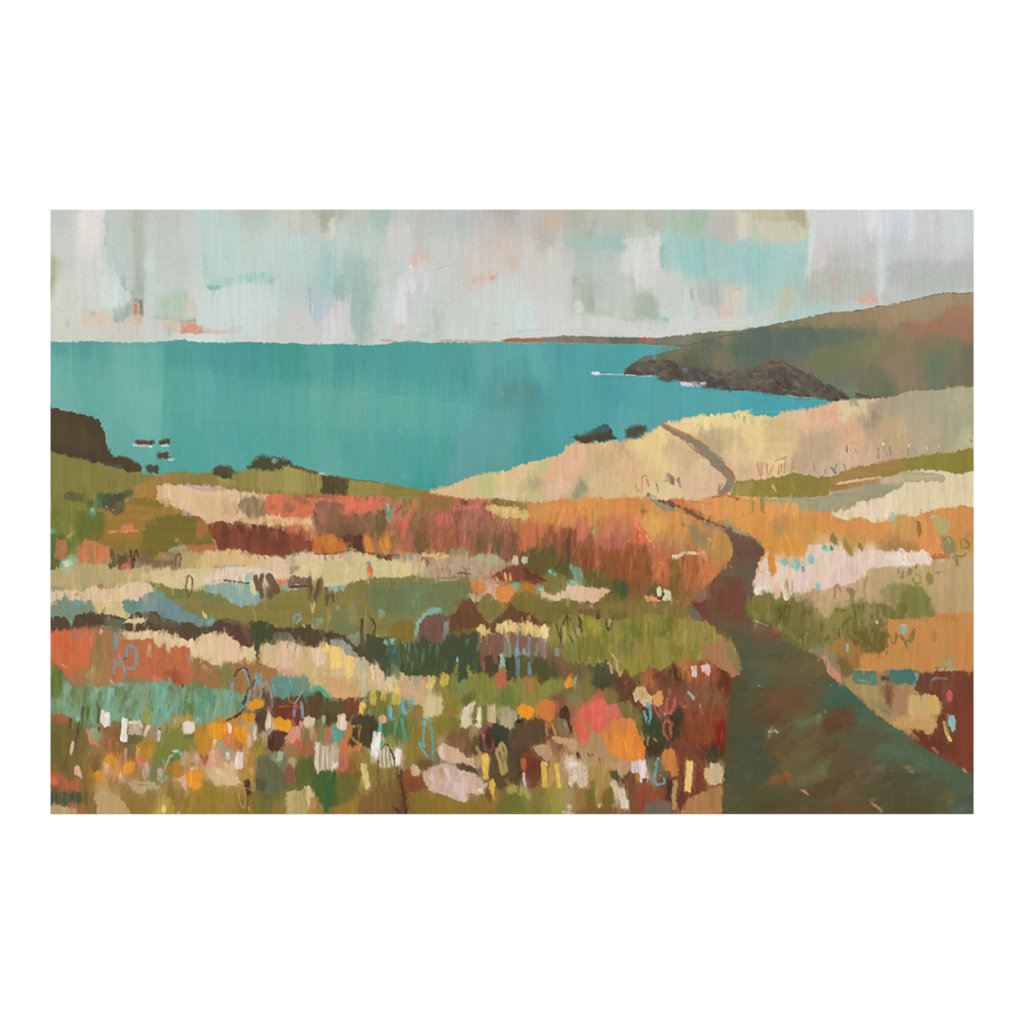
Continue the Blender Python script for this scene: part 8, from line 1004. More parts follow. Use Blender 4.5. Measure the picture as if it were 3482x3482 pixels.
for i in range(120):
    x = rng.uniform(0, 1200); y = rng.uniform(20, 380); c_ = ['8f8248', '66602c', '7c7038', 'a0905a', '58522a', '86803e'][i % 6]
    K('C5 %d %d %d %d' % (x, y, x + rng.uniform(-14, 14), y + rng.uniform(40, 110)), c_, rng.uniform(5, 12), soft=3, a=.5, dry=.5, h=.09)
ONLY[0] = None
M('C5 1160 190 1250 180 1460 190 1540 150 1700 135 1900 115 1900 640 1750 620 1600 620 1500 625 1400 625 1370 610 1160 610 1050 630 850 610 900 480 960 460 1070 480 1150 420 1150 330 1130 260', 'c98948', name='painted_field', label='flat orange ochre field at the right edge', rag=4, st=.03, mix=('c48848', 0, .5)); V('C5 1550 150 1720 140 1720 200 1560 210', 'bb7c40', soft=6, a=.5); V('C5 1550 460 1700 490 1690 610 1560 620', 'b08f54', soft=9, vr=6, a=.7); V('C5 1120 430 1700 350 1720 480 1560 480 1200 560', 'c08a48', soft=12, a=.5); V('C5 1720 300 1860 300 1860 600 1700 600', 'cd8442', soft=9, a=.6)
V('C5 600 410 700 400 800 360 900 420 920 480 880 600 840 610 700 480 640 480', 'a9763c', soft=6, vr=6, a=.85); V('C5 720 490 780 500 840 620 800 680 740 640 720 560', '7a6038', soft=6, vr=6, a=.85); V('C5 860 470 920 480 900 610 850 600', 'a06c3a', soft=5, a=.7)
for i in range(20):
    x = rng.uniform(940, 1140); y = rng.uniform(360, 470); K('C5 %d %d %d %d' % (x, y, x + rng.uniform(-8, 8), y + rng.uniform(20, 60)), ['6b5c2c', '8a6c34', 'a0783c'][i % 3], 8, soft=3, a=.5, dry=.4, h=.08)
M('C5 1240 240 1305 235 1295 300 1270 310 1240 290', '86b4ac', name='painted_flower', label='small turquoise square on the ochre field', rag=2); K('C5 1240 238 1300 236', 'dcd0b0', 3, a=.8); D('C5 792 395 794 455', '86b0a4', 30, 'thin turquoise dash left of the ochre field')
for s_ in ('C5 1150 330 1175 380 1195 390 1210 350 1205 300', 'C5 1235 320 1280 370 1300 440', 'C5 1290 360 1330 375 1355 330 1360 280 1330 310 1320 360'): Lr(s_, '7f6c40', 26, 'olive scribbled V and Y marks on the ochre field' if '1150' in s_ else None, a=.85)
V('C5 1500 290 1550 290 1540 380 1500 370', 'a37c48', soft=6, a=.6); U('C5 1045 200 1045 230', 'dccba0', 24); U('C5 740 90 755 130', '8a6a40', 12); V('C5 760 40 830 50 780 75 730 70', 'c49a80', soft=4, a=.8); V('C5 1000 0 1060 10 1050 50 1000 40', 'b8947c', soft=6, a=.7); V('C5 1080 150 1160 190 1150 240 1100 210', 'b99470', soft=6, a=.6)
M('C5 540 410 620 430 690 480 700 560 720 640 640 560 600 500 560 480 480 470 450 450 520 430', '8b7f60', label='grey strip of verge right of the path', rag=4); V('C5 540 400 600 380 610 420 560 420', '5f8258', soft=4, a=.8)
M('C5 580 500 620 500 660 580 720 640 745 690 735 725 690 700 640 640 600 560', 'c48a68', name='painted_patch', label='salmon wedge along the path edge', rag=3)
M('C5 745 690 830 660 850 730 1040 740 1060 720 1150 730 1320 730 1350 760 1400 810 1310 840 1310 960 1330 991 D5 1600 0 1590 100 1560 130 1530 210 1510 290 1460 270 1340 240 1240 240 1150 200 1060 130 960 50 900 0 C5 1000 950 900 850 820 780', 'ab8a58', label='straw ground with pale blocks right of the path', rag=5, vr=5, mix=('a98a5c', 0, .5))
V('C5 850 740 1040 745 1040 860 960 870', 'aa9458', soft=7, vr=6, a=.7); V('C5 1060 740 1180 740 1170 960 1100 850', '8f5c40', soft=7, vr=10, a=.75); V('C5 1130 740 1190 740 1170 930 1130 920', '7c4630', soft=5, vr=8, a=.6); V('C5 1190 740 1320 740 1290 980 1180 980', 'ab7c5a', soft=7, vr=9, a=.7); V('C5 1000 880 1150 900 1160 991 D5 1150 130 1100 120 1000 60', '88855a', soft=7, vr=7, a=.7); K('D5 1100 80 1120 120', '6a7c54', 10, a=.6, soft=5); K('C5 1140 960 1155 985', '6c7c58', 12, a=.6, soft=5)
M('C5 840 620 880 618 1045 625 1045 720 1030 740 860 728 840 690', '5f7f68', name='painted_patch', label='left of two teal bricks under the ochre field', rag=3, dirn='h'); K('C5 880 700 1000 715', '7f9c74', 9, soft=4, a=.7, dry=.3); K('C5 900 640 1020 640', '55705c', 8, soft=4, a=.6)
M('C5 1150 620 1200 608 1360 612 1395 690 1360 735 1160 720', '4d7468', name='painted_patch', label='right of two teal bricks, with a pale blue tip', rag=3, dirn='h'); K('C5 1370 640 1390 690 1360 750', '80b4b0', 10, soft=4, a=.8); K('C5 1160 612 1340 608', '7a9c88', 3, a=.6, dry=.3)
K('C5 1075 685 1150 685', '6a3c2a', 16, soft=4, a=.9); K('C5 1050 640 1060 690', 'c26a50', 8, a=.8); K('C5 860 612 1040 618', 'd2a060', 4, a=.6)
M('C5 1400 640 1480 640 1560 625 1700 622 1740 630 1840 645 1900 640 1900 991 D5 1900 650 1850 620 1750 560 1600 490 1500 430 1400 370 1340 260 1420 260 1500 290 1560 150 1600 80 1580 0 C5 1590 900 1540 830 1480 810 1360 790 1370 740', '78402f', name='painted_field', label='dark wine red ground at the right edge', rag=5, vr=6, mix=('80442f', 0, .6))
V('D5 1700 100 1860 40 1860 600 1760 560 1700 300', '82402a', soft=12, a=.7, vr=6); V('D5 1360 260 1500 290 1700 420 1700 500 1500 420 1380 330', '6b3a2c', soft=8, a=.7); V('C5 1400 650 1560 640 1500 780 1380 780', '6f4a3c', soft=7, a=.7); V('C5 1600 720 1700 700 1680 900 1600 920', '80504a', soft=9, vr=8, a=.6)
K('C5 1520 610 1740 608', '9cae9c', 7, soft=3, a=.8, dry=.3); K('C5 1510 700 1540 680 1640 690', '8e8c90', 8, soft=4, a=.7, dry=.3); K('C5 1640 540 1670 600', '9aa890', 22, soft=6, a=.6, dry=.3); K('C5 1500 700 1500 780', '8c6c64', 8, a=.5, dry=.4); D('C5 1658 790 1660 870', 'cc5a4c', 60, 'small coral upright dab on the wine red ground')
M('C5 1310 850 1330 825 1440 825 1460 805 1550 830 1575 870 1585 991 D5 1590 90 1540 130 1500 120 1460 170 1310 120 1310 0', 'cba56a', name='painted_flower', label='pale straw square at the right edge of the meadow', rag=3, vr=2); V('C5 1470 830 1560 840 1580 991 D5 1560 120 1470 80', 'cfa55a', soft=5, a=.8); V('D5 1240 130 1500 130 1540 210 1500 285 1420 250 1260 230 1150 210', 'c99a5c', soft=5, a=.85, dirn='h')
D('D5 1672 130 1690 260', '86bcb4', 80, 'turquoise drop on the wine red ground', taper=.3); D('D5 1612 180 1640 290 1665 350', 'c4a95c', 36 * 1.3, 'gold ear of grass below the turquoise drop', dry=.15); K('D5 1600 130 1680 340', '583024', 6, a=.5); K('D5 1510 400 1560 450', 'b07c5c', 9, soft=4, a=.8); K('D5 1340 280 1400 340', '9a7c5c', 9, soft=4, a=.7); K('D5 1770 585 1800 605', 'd6a684', 6, a=.8)
K('D5 1650 310 1670 355', 'dcc474', 7, a=.9)

# ------------------------------------------------------------------ broken brushwork over the seams between patches
LAND = 'A1 30 1150 B1 950 60 B2 0 20 1932 130 B4 100 120 B5 100 80 B5 1900 180 D5 1900 1000 D1 30 1250'
DABS(LAND, 5200, 5, 13, 16, 46, ang=93, da=22, jit=.05, a=.5, seed=66, dry=.85, h=.09, cross=True)
# ------------------------------------------------------------------ row D, first quarter: loose flowers
DABS('D1 30 150 500 220 1400 300 1932 280 D2 500 200 1932 150 D3 600 300 1932 250 D4 150 500 700 650 1500 900 1500 1240 D1 30 1250', 900, 10, 26, 30, 90, ang=92, da=18, jit=.06, a=.55, seed=71, dry=.6, h=.1)
def FL(s, c, w_, label, **k): D(s, c, w_, label, **k)
V('D1 20 140 120 170 260 200 340 230 480 210 520 300 580 330 500 520 400 600 380 800 260 880 150 800 20 780', '6d6432', soft=8, rag=8, vr=10, a=.55); V('D1 30 140 130 150 280 200 250 260 120 260 40 200', 'a8603c', soft=5, rag=5, a=.85)
for s_, c_, w_ in (('D1 260 200 250 310', '544a2a', 28), ('D1 390 60 380 330', '5e5c30', 30), ('D1 350 230 310 500', '5a5028', 22), ('D1 570 80 560 250', '4c5038', 30), ('D1 450 90 440 220', '5c6830', 40), ('D1 570 300 565 340', '4a4c38', 26)): U(s_, c_, w_, dry=.2)
FL('D1 340 180 330 220', '8fb498', 40, 'pale green dot at the left edge of the flowers')
M('D1 470 310 530 290 560 340 585 380 570 430 520 440 480 390', '8ea47c', name='painted_flower', label='grey green egg on a coral crescent', rag=2); V('D1 430 320 470 320 480 400 530 440 565 420 545 480 470 500 440 420', 'd0825c', soft=3, a=.9)
FL('D1 285 450 262 600', 'e0b49a', 40, 'thin pink upright dab, leftmost of the flowers', taper=.3)
M('D1 600 110 695 140 690 290 630 300 590 260 580 200', 'dcd2bc', name='painted_flower', label='leftmost white block on the teal grass', rag=2, h=.18); U('D1 665 150 640 290', 'ece4d4', 40)
FL('D1 852 235 840 420', 'ece4d6', 72, 'tall white block, left of the beige one', h=.2, sq=True, dry=.05); M('D1 885 240 1000 220 1040 300 1025 380 900 385', 'b9a68a', name='painted_flower', label='beige block with a white top beside the tall white block', rag=4, dry=.15); U('D1 890 245 1000 250', 'e2cfc0', 26); U('D1 1000 215 1030 300', 'dcc0a8', 30)
FL('D1 1115 280 1060 400', 'e2c0a0', 40, 'slanting blush dab right of the beige block'); M('D1 1490 260 1540 220 1620 240 1625 340 1560 380 1495 380', 'e2d0c6', name='painted_flower', label='white block with an orange roof', rag=3, h=.18); V('D1 1480 200 1540 140 1620 220 1600 250 1540 210 1490 240', 'c88c2e', soft=3, a=.9)
FL('D1 1380 180 1350 230 1360 280 1440 280 1450 200 1400 170', 'b88c34', 34, 'gold ring with a turquoise centre'); U('D1 1405 205 1400 265', '86bca4', 36); U('D1 1640 190 1660 250', '78b49c', 60)
FL('D1 1090 80 1060 120 1060 230 1100 250 1130 170 1120 100', 'a8942e', 34, 'olive gold ring on the teal grass', a=.8)
FL('D1 1235 320 1215 460', 'dcd4b4', 46, 'cream dab with a dark top in the flowers', taper=.2); U('D1 1230 310 1240 350', '5a4a34', 26); U('D1 1290 300 1270 400', 'd0a888', 34)
V('D1 1260 330 1330 290 1460 340 1620 430 1640 540 1460 560 1370 540 1340 640 1260 640 1200 740 1150 700 1180 500', '80803a', soft=6, rag=6, vr=5, a=.85); V('D1 1500 390 1620 370 1620 430 1490 430', '6a6c3c', soft=4, a=.8); V('D1 1230 480 1340 470 1300 640 1220 640', '76802f', soft=6, vr=6, a=.6)
M('D1 1620 380 1800 360 1810 500 1780 560 1720 620 1670 600 1620 480', 'c4882a', name='painted_flower', label='dull gold block left of the bright orange one', rag=3, h=.16); V('D1 1670 600 1720 620 1770 590 1730 690 1700 660', '95402c', soft=3, a=.9)
OC = 'e4921f'
M('D1 1770 270 1850 250 1932 260 D2 60 240 60 340 20 440 0 430 D1 1932 430 1820 430 1780 370', OC, name='painted_flower', label='bright orange block at the left of the paired orange dabs', rag=3, h=.2)
M('D2 120 330 170 270 230 300 265 360 260 460 200 480 150 410', OC, name='painted_flower', label='bright orange leaf shaped dab, second from the left', rag=3, h=.2); M('D2 190 160 240 145 340 150 360 200 330 240 210 240', 'd88a1c', name='painted_flower', label='flat orange dab under the blue loop', rag=3, h=.2)
M('D2 265 50 290 10 380 -10 440 0 460 50 410 100 300 120 270 90', 'e08e1e', name='painted_flower', label='orange dab in the foot of the blue loop', rag=3, h=.2, dirn='h'); M('D2 540 200 600 185 730 220 750 290 700 365 620 330 560 290', 'f09a1e', name='painted_flower', label='brightest orange slab, right of the loop', rag=2, h=.22, dirn='h', st=.08)
for y_ in (30, 60, 90): U('D2 280 %d 440 %d' % (y_, y_ - 8), 'ea9c2a', 8, a=.6, h=.2)
for y_ in (230, 265, 300): U('D2 570 %d 730 %d' % (y_, y_ + 24), 'f6a830', 7, a=.6, h=.24)
D('D2 60 260 70 360', 'e4ccaa', 40, 'cream dab between two orange dabs'); U('D1 1840 440 1830 510', 'e0c8a4', 30)
M('D1 970 500 1060 440 1180 470 1170 560 1130 640 1080 660 1010 600', 'b9842c', name='painted_flower', label='dull gold block in the left flowers', rag=3, h=.16); V('D1 1030 440 1170 430 1180 500 1060 520', 'a9782c', soft=4, a=.8)
M('D1 640 620 700 590 760 650 760 720 720 760 660 740 620 690', 'd98e30', name='painted_flower', label='round orange dab, upper left of three', rag=3); M('D1 500 780 560 765 610 800 600 850 540 855 500 820', 'd28a2c', name='painted_flower', label='small orange dot, lowest of three at left', rag=3); M('D1 850 690 930 670 970 700 950 790 850 820 780 850 790 780', 'e09232', name='painted_flower', label='orange dab with a pale stalk, right of three', rag=3)
for s_, c_, w_ in (('D1 690 430 680 600', 'c4684a', 30), ('D1 865 530 860 680', 'd8957a', 34), ('D1 640 700 650 800', 'd6aa90', 60), ('D1 600 660 620 720', 'c87a68', 30), ('D1 820 830 820 890', 'd2a490', 50), ('D1 1000 520 980 640', 'd99a5c', 44), ('D1 1000 640 1040 730', 'd9705a', 56), ('D1 1080 690 1080 840', 'cca48c', 66), ('D1 1240 760 1230 880', 'c9ac94', 60), ('D1 480 500 490 680', '96783a', 30), ('D1 600 460 600 560', '96783c', 26), ('D1 420 600 400 780', '8c7234', 26), ('D1 770 460 770 530', '9c7a44', 30), ('D1 540 500 545 600', '8c7036', 20)):
    U(s_, c_, w_, dry=.2, a=.85)
M('D1 305 730 340 710 380 780 382 860 300 810', 'e0ac90', name='painted_flower', label='pink wedge at the lower left', rag=2); V('D1 30 820 100 850 110 940 60 930 30 900', 'dc6a46', soft=3, a=.9); V('D1 230 900 280 890 350 960 370 1000 280 990 150 960', 'b8623c', soft=6, rag=5, a=.8); V('D1 20 1000 100 1010 300 1020 390 1030 400 1090 300 1140 200 1150 30 1120', '575640', soft=6, rag=7, vr=6, a=.85)
for i in range(16): K('D1 %d 1010 %d 1140' % (50 + i * 26, 40 + i * 26 + (i % 3) * 8), ['4c5040', '746c3c', '3e4438'][i % 3], 4, soft=2, a=.6, dry=.4, h=.08)
U('D1 240 1160 280 1130 300 1180', 'b0603a', 50, a=.8); M('D1 30 1150 150 1160 210 1175 300 1190 360 1288 30 1288', 'b79c6a', name='painted_patch', label='tan patch in the lower left corner', rag=4)
M('D1 520 1070 560 1000 610 980 680 1020 760 1050 840 1120 900 1200 930 1288 540 1288 540 1140', 'bd9c66', name='painted_patch', label='large tan boulder like shape at the bottom left', rag=4); V('D1 330 1180 420 1190 440 1288 340 1288', 'a8693c', soft=6, a=.7)
M('D1 890 910 960 880 1100 890 1180 920 1250 970 1140 980 980 1015 930 980', 'b79f70', name='painted_patch', label='flat tan lens among the flowers', rag=4, dry=.2); U('D1 1000 930 1090 930', '8c7c3c', 30, dry=.5, a=.6)
Lr('D1 1420 560 1340 620 1250 850', 'a9ae7c', 20, a=.8); Lr('D1 1370 560 1440 560', 'd9cfa4', 26, a=.8); U('D1 1450 560 1455 600', '58aa94', 40); U('D1 1260 650 1280 700', '6cae90', 26); U('D1 1290 830 1250 890', '6c9c80', 34); Lr('D1 1310 830 1300 880 1250 910', 'cfb48c', 10)
V('D1 1140 750 1200 750 1200 900 1100 880', '6f7c54', soft=5, a=.8)
M('D1 1330 760 1350 690 1420 660 1490 740 1480 860 1400 850', 'b07a2a', name='painted_flower', label='dull ochre block left of the large orange disc', rag=4); M('D1 1510 830 1560 760 1660 760 1720 830 1700 930 1640 990 1560 960 1510 910', 'e4912a', name='painted_flower', label='large round orange disc at the lower left', rag=3, h=.2, dirn='h'); V('D1 1440 880 1510 820 1520 930 1540 1000 1480 950', 'dba888', soft=3, a=.9); U('D1 1540 990 1520 1060', 'b08c5c', 40, a=.7); U('D1 1560 760 1660 740', 'd2b088', 30)
for s_, c_, w_ in (('D1 1500 570 1490 720', 'bb9c80', 80), ('D1 1630 600 1620 690', 'cf9f84', 80), ('D1 1570 700 1620 690', 'a07850', 30), ('D1 1740 620 1720 710', 'c0604c', 60), ('D1 1830 560 1790 740', 'dda084', 100), ('D1 1640 430 1660 530', 'a08438', 40)): U(s_, c_, w_, dry=.15, a=.9)
M('D1 1740 740 1850 750 1932 770 D2 60 800 190 860 200 900 120 930 0 930 D1 1932 940 1850 950 1780 860', 'd2b184', name='painted_patch', label='cream crescent joining the two lower orange groups', rag=5, mix=('c9a878', 0, .6)); U('D1 1860 780 1932 810', 'e0caa0', 40)
M('D1 1840 460 1932 440 D2 0 440 D1 1932 580 1860 560', 'a89870', name='painted_patch', label='grey beige square under the orange block', rag=3); FL('D1 1280 1150 1275 1240', 'dcd070', 60, 'yellow flame dab at the bottom edge', taper=.3); U('D1 1440 1220 1440 1260', 'c8a868', 30)
V('D1 1640 1000 1932 950 1932 1288 1600 1288', '96782c', soft=12, a=.5, vr=6)

# ------------------------------------------------------------------ row D, second quarter
U('D2 120 200 240 90', '4c3c2a', 30); U('D2 30 230 150 180', '4c3c2c', 22)
V('D2 370 140 480 120 500 200 460 320 380 390 350 300', '58402e', soft=4, vr=5, a=.9); D('D2 505 150 480 320', 'dcc4a4', 52, 'cream upright dab left of the orange slab', dry=.2); U('D2 545 270 550 350', 'd0a888', 36)
V('D2 560 330 700 360 680 440 600 560 540 580 490 540 480 440 500 370', '5c3c2c', soft=4, rag=5, a=.95); V('D2 480 330 530 300 520 370 450 370', '8c947c', soft=4, a=.8); V('D2 500 390 560 380 560 540 500 560', '4a3024', soft=5, a=.6)
D('D2 330 300 350 440', 'dcc0a8', 46, 'cream dab right of the second orange dab', dry=.2); U('D2 280 290 320 340', 'a89c7c', 70, dry=.3); U('D2 280 380 280 520', 'd4aa90', 50); U('D2 440 370 450 500', 'b89c78', 60, dry=.3, a=.8); U('D2 20 380 70 520', 'cf7858', 80, a=.7); U('D2 340 560 400 420', '85782a', 90, a=.7, dry=.3)
Lr('D2 50 530 10 570 10 650 50 690 95 650 90 570 50 530', '8f9c90', 24, 'grey blue ring with a cream centre'); U('D2 50 580 50 650', 'e0ccaa', 36); D('D2 180 570 160 750', 'e6cabc', 88, 'large pink white dab at the lower left centre', h=.18); V('D2 20 690 90 690 100 800 190 860 180 900 20 880', 'd8b080', soft=4, a=.9)
V('D2 240 580 330 560 350 700 330 1000 260 950 250 760', 'b0853a', soft=6, vr=6, a=.75); U('D2 310 740 310 820', 'd09858', 50, a=.8); V('D2 220 870 280 860 300 1040 250 1050', '4a3626', soft=4, a=.9); Lr('D2 190 960 160 1020 190 1160 230 1190 240 960', 'b99860', 12, 'faint tan loop at the bottom'); U('D2 210 960 340 990 350 900', 'b49a70', 10, a=.7); U('D2 270 1170 290 1220', 'd28a50', 26, a=.8)
V('D2 370 700 420 620 500 610 620 700 680 850 680 960 560 1060 420 1040 350 900', '67664a', soft=6, rag=6, vr=8, a=.85, name='painted_bush', label='smoky olive grey mound in the foreground', mix=('5d5c44', 0, .6)); V('D2 360 860 460 880 450 1010 370 980', '4e4e38', soft=6, vr=5, a=.7)
D('D2 620 570 610 660', 'a8b298', 64, 'pale green grey dab above the mauve oval'); M('D2 690 720 750 710 775 800 760 890 730 925 690 880 665 800', '8c5240', name='painted_flower', label='dusky mauve oval in the foreground', rag=3); V('D2 700 690 720 640 770 620 790 680 750 720', 'b09c6c', soft=4, a=.85)
V('D2 690 440 780 470 820 520 800 640 680 620', '937440', soft=6, a=.7); D('D2 800 310 760 460', 'd88e7a', 110, 'pink petal right of the orange slab'); U('D2 720 390 690 440', 'd49078', 60); D('D2 820 450 805 480', 'dc5a3c', 60, 'small red orange touch below the pink petal'); V('D2 800 480 960 460 980 600 880 680 830 640', 'a9653f', soft=6, vr=6, a=.8)
M('D2 880 190 940 175 1005 195 1005 290 940 330 900 290 870 270', 'd9c4a6', name='painted_flower', label='cream square with a long tail, below the wine patch', rag=4, dry=.1); U('D2 860 240 850 290', 'd6a68c', 50); V('D2 920 290 1005 290 990 400 960 440 930 420', 'b59470', soft=4, a=.85); V('D2 850 320 920 310 940 420 900 480 840 450', '88733a', soft=4, a=.8)
V('D2 1010 200 1110 180 1100 420 1020 430', '74854c', soft=6, vr=6, a=.8); U('D2 1100 170 1095 280', 'aebc92', 30, a=.8); Lr('D2 1030 270 1010 340 1050 400', 'b5583f', 24, a=.8)
M('D2 1105 320 1150 295 1200 320 1210 400 1180 400 1160 460 1120 440', 'c06c52', name='painted_flower', label='terracotta arch with a pink rim', rag=3); U('D2 1195 340 1195 400', 'd09678', 26)
V('D2 1100 130 1240 150 1230 230 1160 290 1110 280', '5a4a2c', soft=4, vr=4, a=.85); V('D2 1180 280 1220 270 1300 340 1330 350 1280 460 1220 470 1180 400', '57a082', soft=4, a=.85)
M('D2 1250 170 1300 145 1345 170 1345 300 1290 340 1240 310 1225 250', 'dfc39a', name='painted_flower', label='cream and yellow dab on the turquoise', rag=4, dry=.1, h=.17); U('D2 1310 190 1300 320', 'e4d0bc', 50, dry=.3)
V('D2 1420 200 1500 160 1640 170 1690 250 1690 360 1620 540 1560 520 1500 480 1420 520 1360 500 1370 420', '4c422c', soft=5, rag=5, vr=5, a=.9, name='painted_bush', label='near black shape behind the gold triangle outline')
V('D2 1270 500 1300 420 1400 260 1400 330 1360 500 1420 530 1500 470 1520 500 1490 560 1400 580 1300 620 1260 560', 'cc7640', soft=4, rag=4, a=.9); Lr('D2 1410 285 1500 290 1470 480 1390 400 1410 285', 'a8843c', 24, 'gold triangle outline on the near black shape'); Lr('D2 1480 490 1510 480 1480 560', 'd88a58', 18)
M('D2 1000 480 1050 450 1070 510 1160 500 1240 480 1260 600 1250 740 1190 790 1130 760 1020 800 1000 700', 'b69e80', name='painted_flower', label='large beige square with white brushed edges', rag=5, vr=5, dry=.12, mix=('c4b096', 0, .6)); U('D2 1020 460 1020 780', 'dcd0c0', 50, dry=.45, a=.8); U('D2 1240 700 1190 780', 'e6dacc', 60, dry=.35); U('D2 1110 520 1110 760', 'cdbca0', 60, dry=.5, a=.7)
for i in range(8): K('D2 %d 500 %d 770' % (1030 + i * 28, 1026 + i * 28), ['e0d4c4', 'a08a6c'][i % 2], 4, soft=2, a=.5, dry=.5, h=.16)
D('D2 1290 610 1350 640 1330 740 1260 770', 'c4684c', 50, 'coral crescent hugging the beige square', a=.85); U('D2 1290 640 1290 740', 'b8643f', 80, a=.5)
V('D2 800 650 960 620 1000 700 990 900 960 1000 800 960 770 800', '5e6632', soft=6, vr=8, a=.85); V('D2 1000 790 1230 780 1240 960 1300 1100 1250 1180 1100 1210 1030 1080 960 940', '47602f', soft=6, rag=6, vr=10, a=.85, name='painted_leaf', label='deep green V of leaves below the beige square', mix=('55622f', 0, .5)); V('D2 1060 820 1180 800 1190 1180 1120 1200', '3f6038', soft=6, vr=8, a=.8); V('D2 1240 800 1500 780 1500 950 1380 1100 1260 1140 1220 940', '69682f', soft=8, vr=9, a=.75)
M('D2 1495 690 1570 700 1590 850 1615 1000 1560 980 1520 850', 'd6c070', name='painted_flower', label='tall yellow plank shaped dab in the foreground', rag=2, dry=.12, h=.18); D('D2 1680 390 1645 650', 'ece6dc', 84, 'tall white dab left of the sketched cone', h=.2, sq=True)
V('D2 1700 540 1780 500 1830 520 1870 700 1800 745 1710 730', 'b9ac88', soft=4, rag=4, a=.9, name='painted_flower', label='grey cream cone with thin dark outline', dry=.1)
for i in range(7): K('D2 %d %d %d 730' % (1715 + i * 20, 545 - i * 4, 1720 + i * 22), ['e6dfd0', '7c7050'][i % 2], 3.5, soft=1.5, a=.6, dry=.3, h=.14)
Lr('D2 1720 540 1770 480 1820 510 1870 660 1932 960', '3e3222', 12, 'thin dark arch over the grey cream cone'); Lr('D2 1690 660 1690 860 1700 900', '54482a', 14, 'thin dark stem left of the cone'); D('D2 1910 540 1905 710', 'e6dfd0', 70, 'white dab right of the cone', h=.18, dry=.1)
V('D2 1770 440 1830 390 1890 440 1880 560 1820 480', '8a853a', soft=4, a=.85); V('D2 1730 250 1850 220 1932 260 1932 420 1880 420 1830 380 1750 430', '57703c', soft=5, vr=5, a=.8); D('D2 1715 250 1712 350', '54b094', 44, 'turquoise wedge beside the near black shape', taper=.3); U('D2 1740 450 1730 500', '56ac8c', 40); U('D2 1890 250 1870 400', '6aa08c', 26, a=.7); U('D2 1600 110 1610 180', '7c9070', 40, a=.6)
M('D2 680 1000 760 985 870 990 880 1120 900 1220 930 1288 690 1288', 'b5a266', name='painted_patch', label='square tan block at the bottom', rag=4); Lr('D2 770 1100 780 1060 830 1070 840 1110', '9c8c50', 9, a=.7)
D('D2 920 950 980 1190', 'd3b27c', 84, 'slanting cream slab beside the tan block', h=.17); V('D2 1180 1180 1400 1100 1500 1050 1450 1288 1150 1288', '9a742e', soft=7, a=.7); V('D2 1600 950 1932 880 1932 1288 1500 1288 1520 1100', '7c5c30', soft=9, vr=6, a=.6)
U('D2 1880 1180 1932 1240', '54382a', 50); V('D2 950 1080 1030 1050 1100 1230 1000 1288 920 1288', 'a37c38', soft=5, a=.7); V('D2 1620 560 1700 700 1680 900 1600 900 1560 640', '8a7836', soft=8, a=.6)

# ------------------------------------------------------------------ row D, third quarter
V('D3 60 60 250 60 260 210 200 300 130 280 60 400 40 500 100 200', '8c7634', soft=6, a=.6); V('D3 0 180 80 180 90 430 0 500', '54783f', soft=6, vr=6, a=.8); Lr('D3 20 200 60 440', '64a08c', 34, a=.7, dry=.4, soft=4)
V('D3 130 310 230 300 250 450 280 560 200 660 60 700 40 600', '8f7630', soft=5, vr=4, a=.8); V('D3 250 200 500 160 560 180 640 240 520 380 380 420 380 300', '82762e', soft=7, vr=5, a=.7); V('D3 480 100 640 0 640 160 600 190 540 140', '8c7c30', soft=5, a=.7); Lr('D3 540 120 600 170 630 130', 'a06c2c', 26, a=.8)
Lr('D3 265 200 260 520', BL2, 24, 'turquoise arrow outline, left side', a=.85); Lr('D3 315 210 345 330 360 420 350 650', '5c9c90', 24, 'turquoise arrow outline, right side', a=.85); Lr('D3 215 470 250 560 330 650', BL2, 26, 'turquoise arrow barb'); U('D3 300 200 330 230', '64b0b4', 34)
V('D3 520 380 640 330 760 350 800 480 740 600 560 560 480 480', '7d5636', soft=7, vr=6, a=.75)
M('D3 670 200 700 100 740 50 820 20 800 80 760 180 780 250 720 310 660 290', 'd9c4a0', name='painted_flower', label='slanting cream petal, left of three pale petals', rag=3, dry=.08, h=.17); U('D3 730 80 690 240', 'e2d0b8', 40); D('D3 870 90 865 300', 'ddcca8', 76, 'cream upright petal, middle of three pale petals', dry=.15, h=.17); D('D3 1000 60 1010 250', 'c6b07c', 84, 'khaki upright petal, right of three pale petals', dry=.2, h=.16)
V('D3 820 60 850 70 840 260 800 280 790 180', '6b6f34', soft=4, a=.85); V('D3 900 60 960 60 960 250 900 270', '6c7236', soft=4, a=.85); V('D3 770 290 850 310 830 380 770 450 760 350', 'a08a54', soft=4, a=.7)
M('D3 1110 110 1160 80 1250 110 1280 200 1260 320 1180 320 1100 280', 'aa9c78', name='painted_flower', label='grey khaki square left of the orange slab', rag=4, dry=.1); M('D3 1270 100 1320 40 1400 60 1475 100 1460 160 1380 190 1290 170', 'ef9422', name='painted_flower', label='bright orange slab under the pods', rag=2, h=.22, st=.08); M('D3 1535 20 1600 -5 1680 20 1700 100 1690 210 1620 235 1550 200', 'cf7436', name='painted_flower', label='tall rust orange block right of the orange slab', rag=3, h=.17)
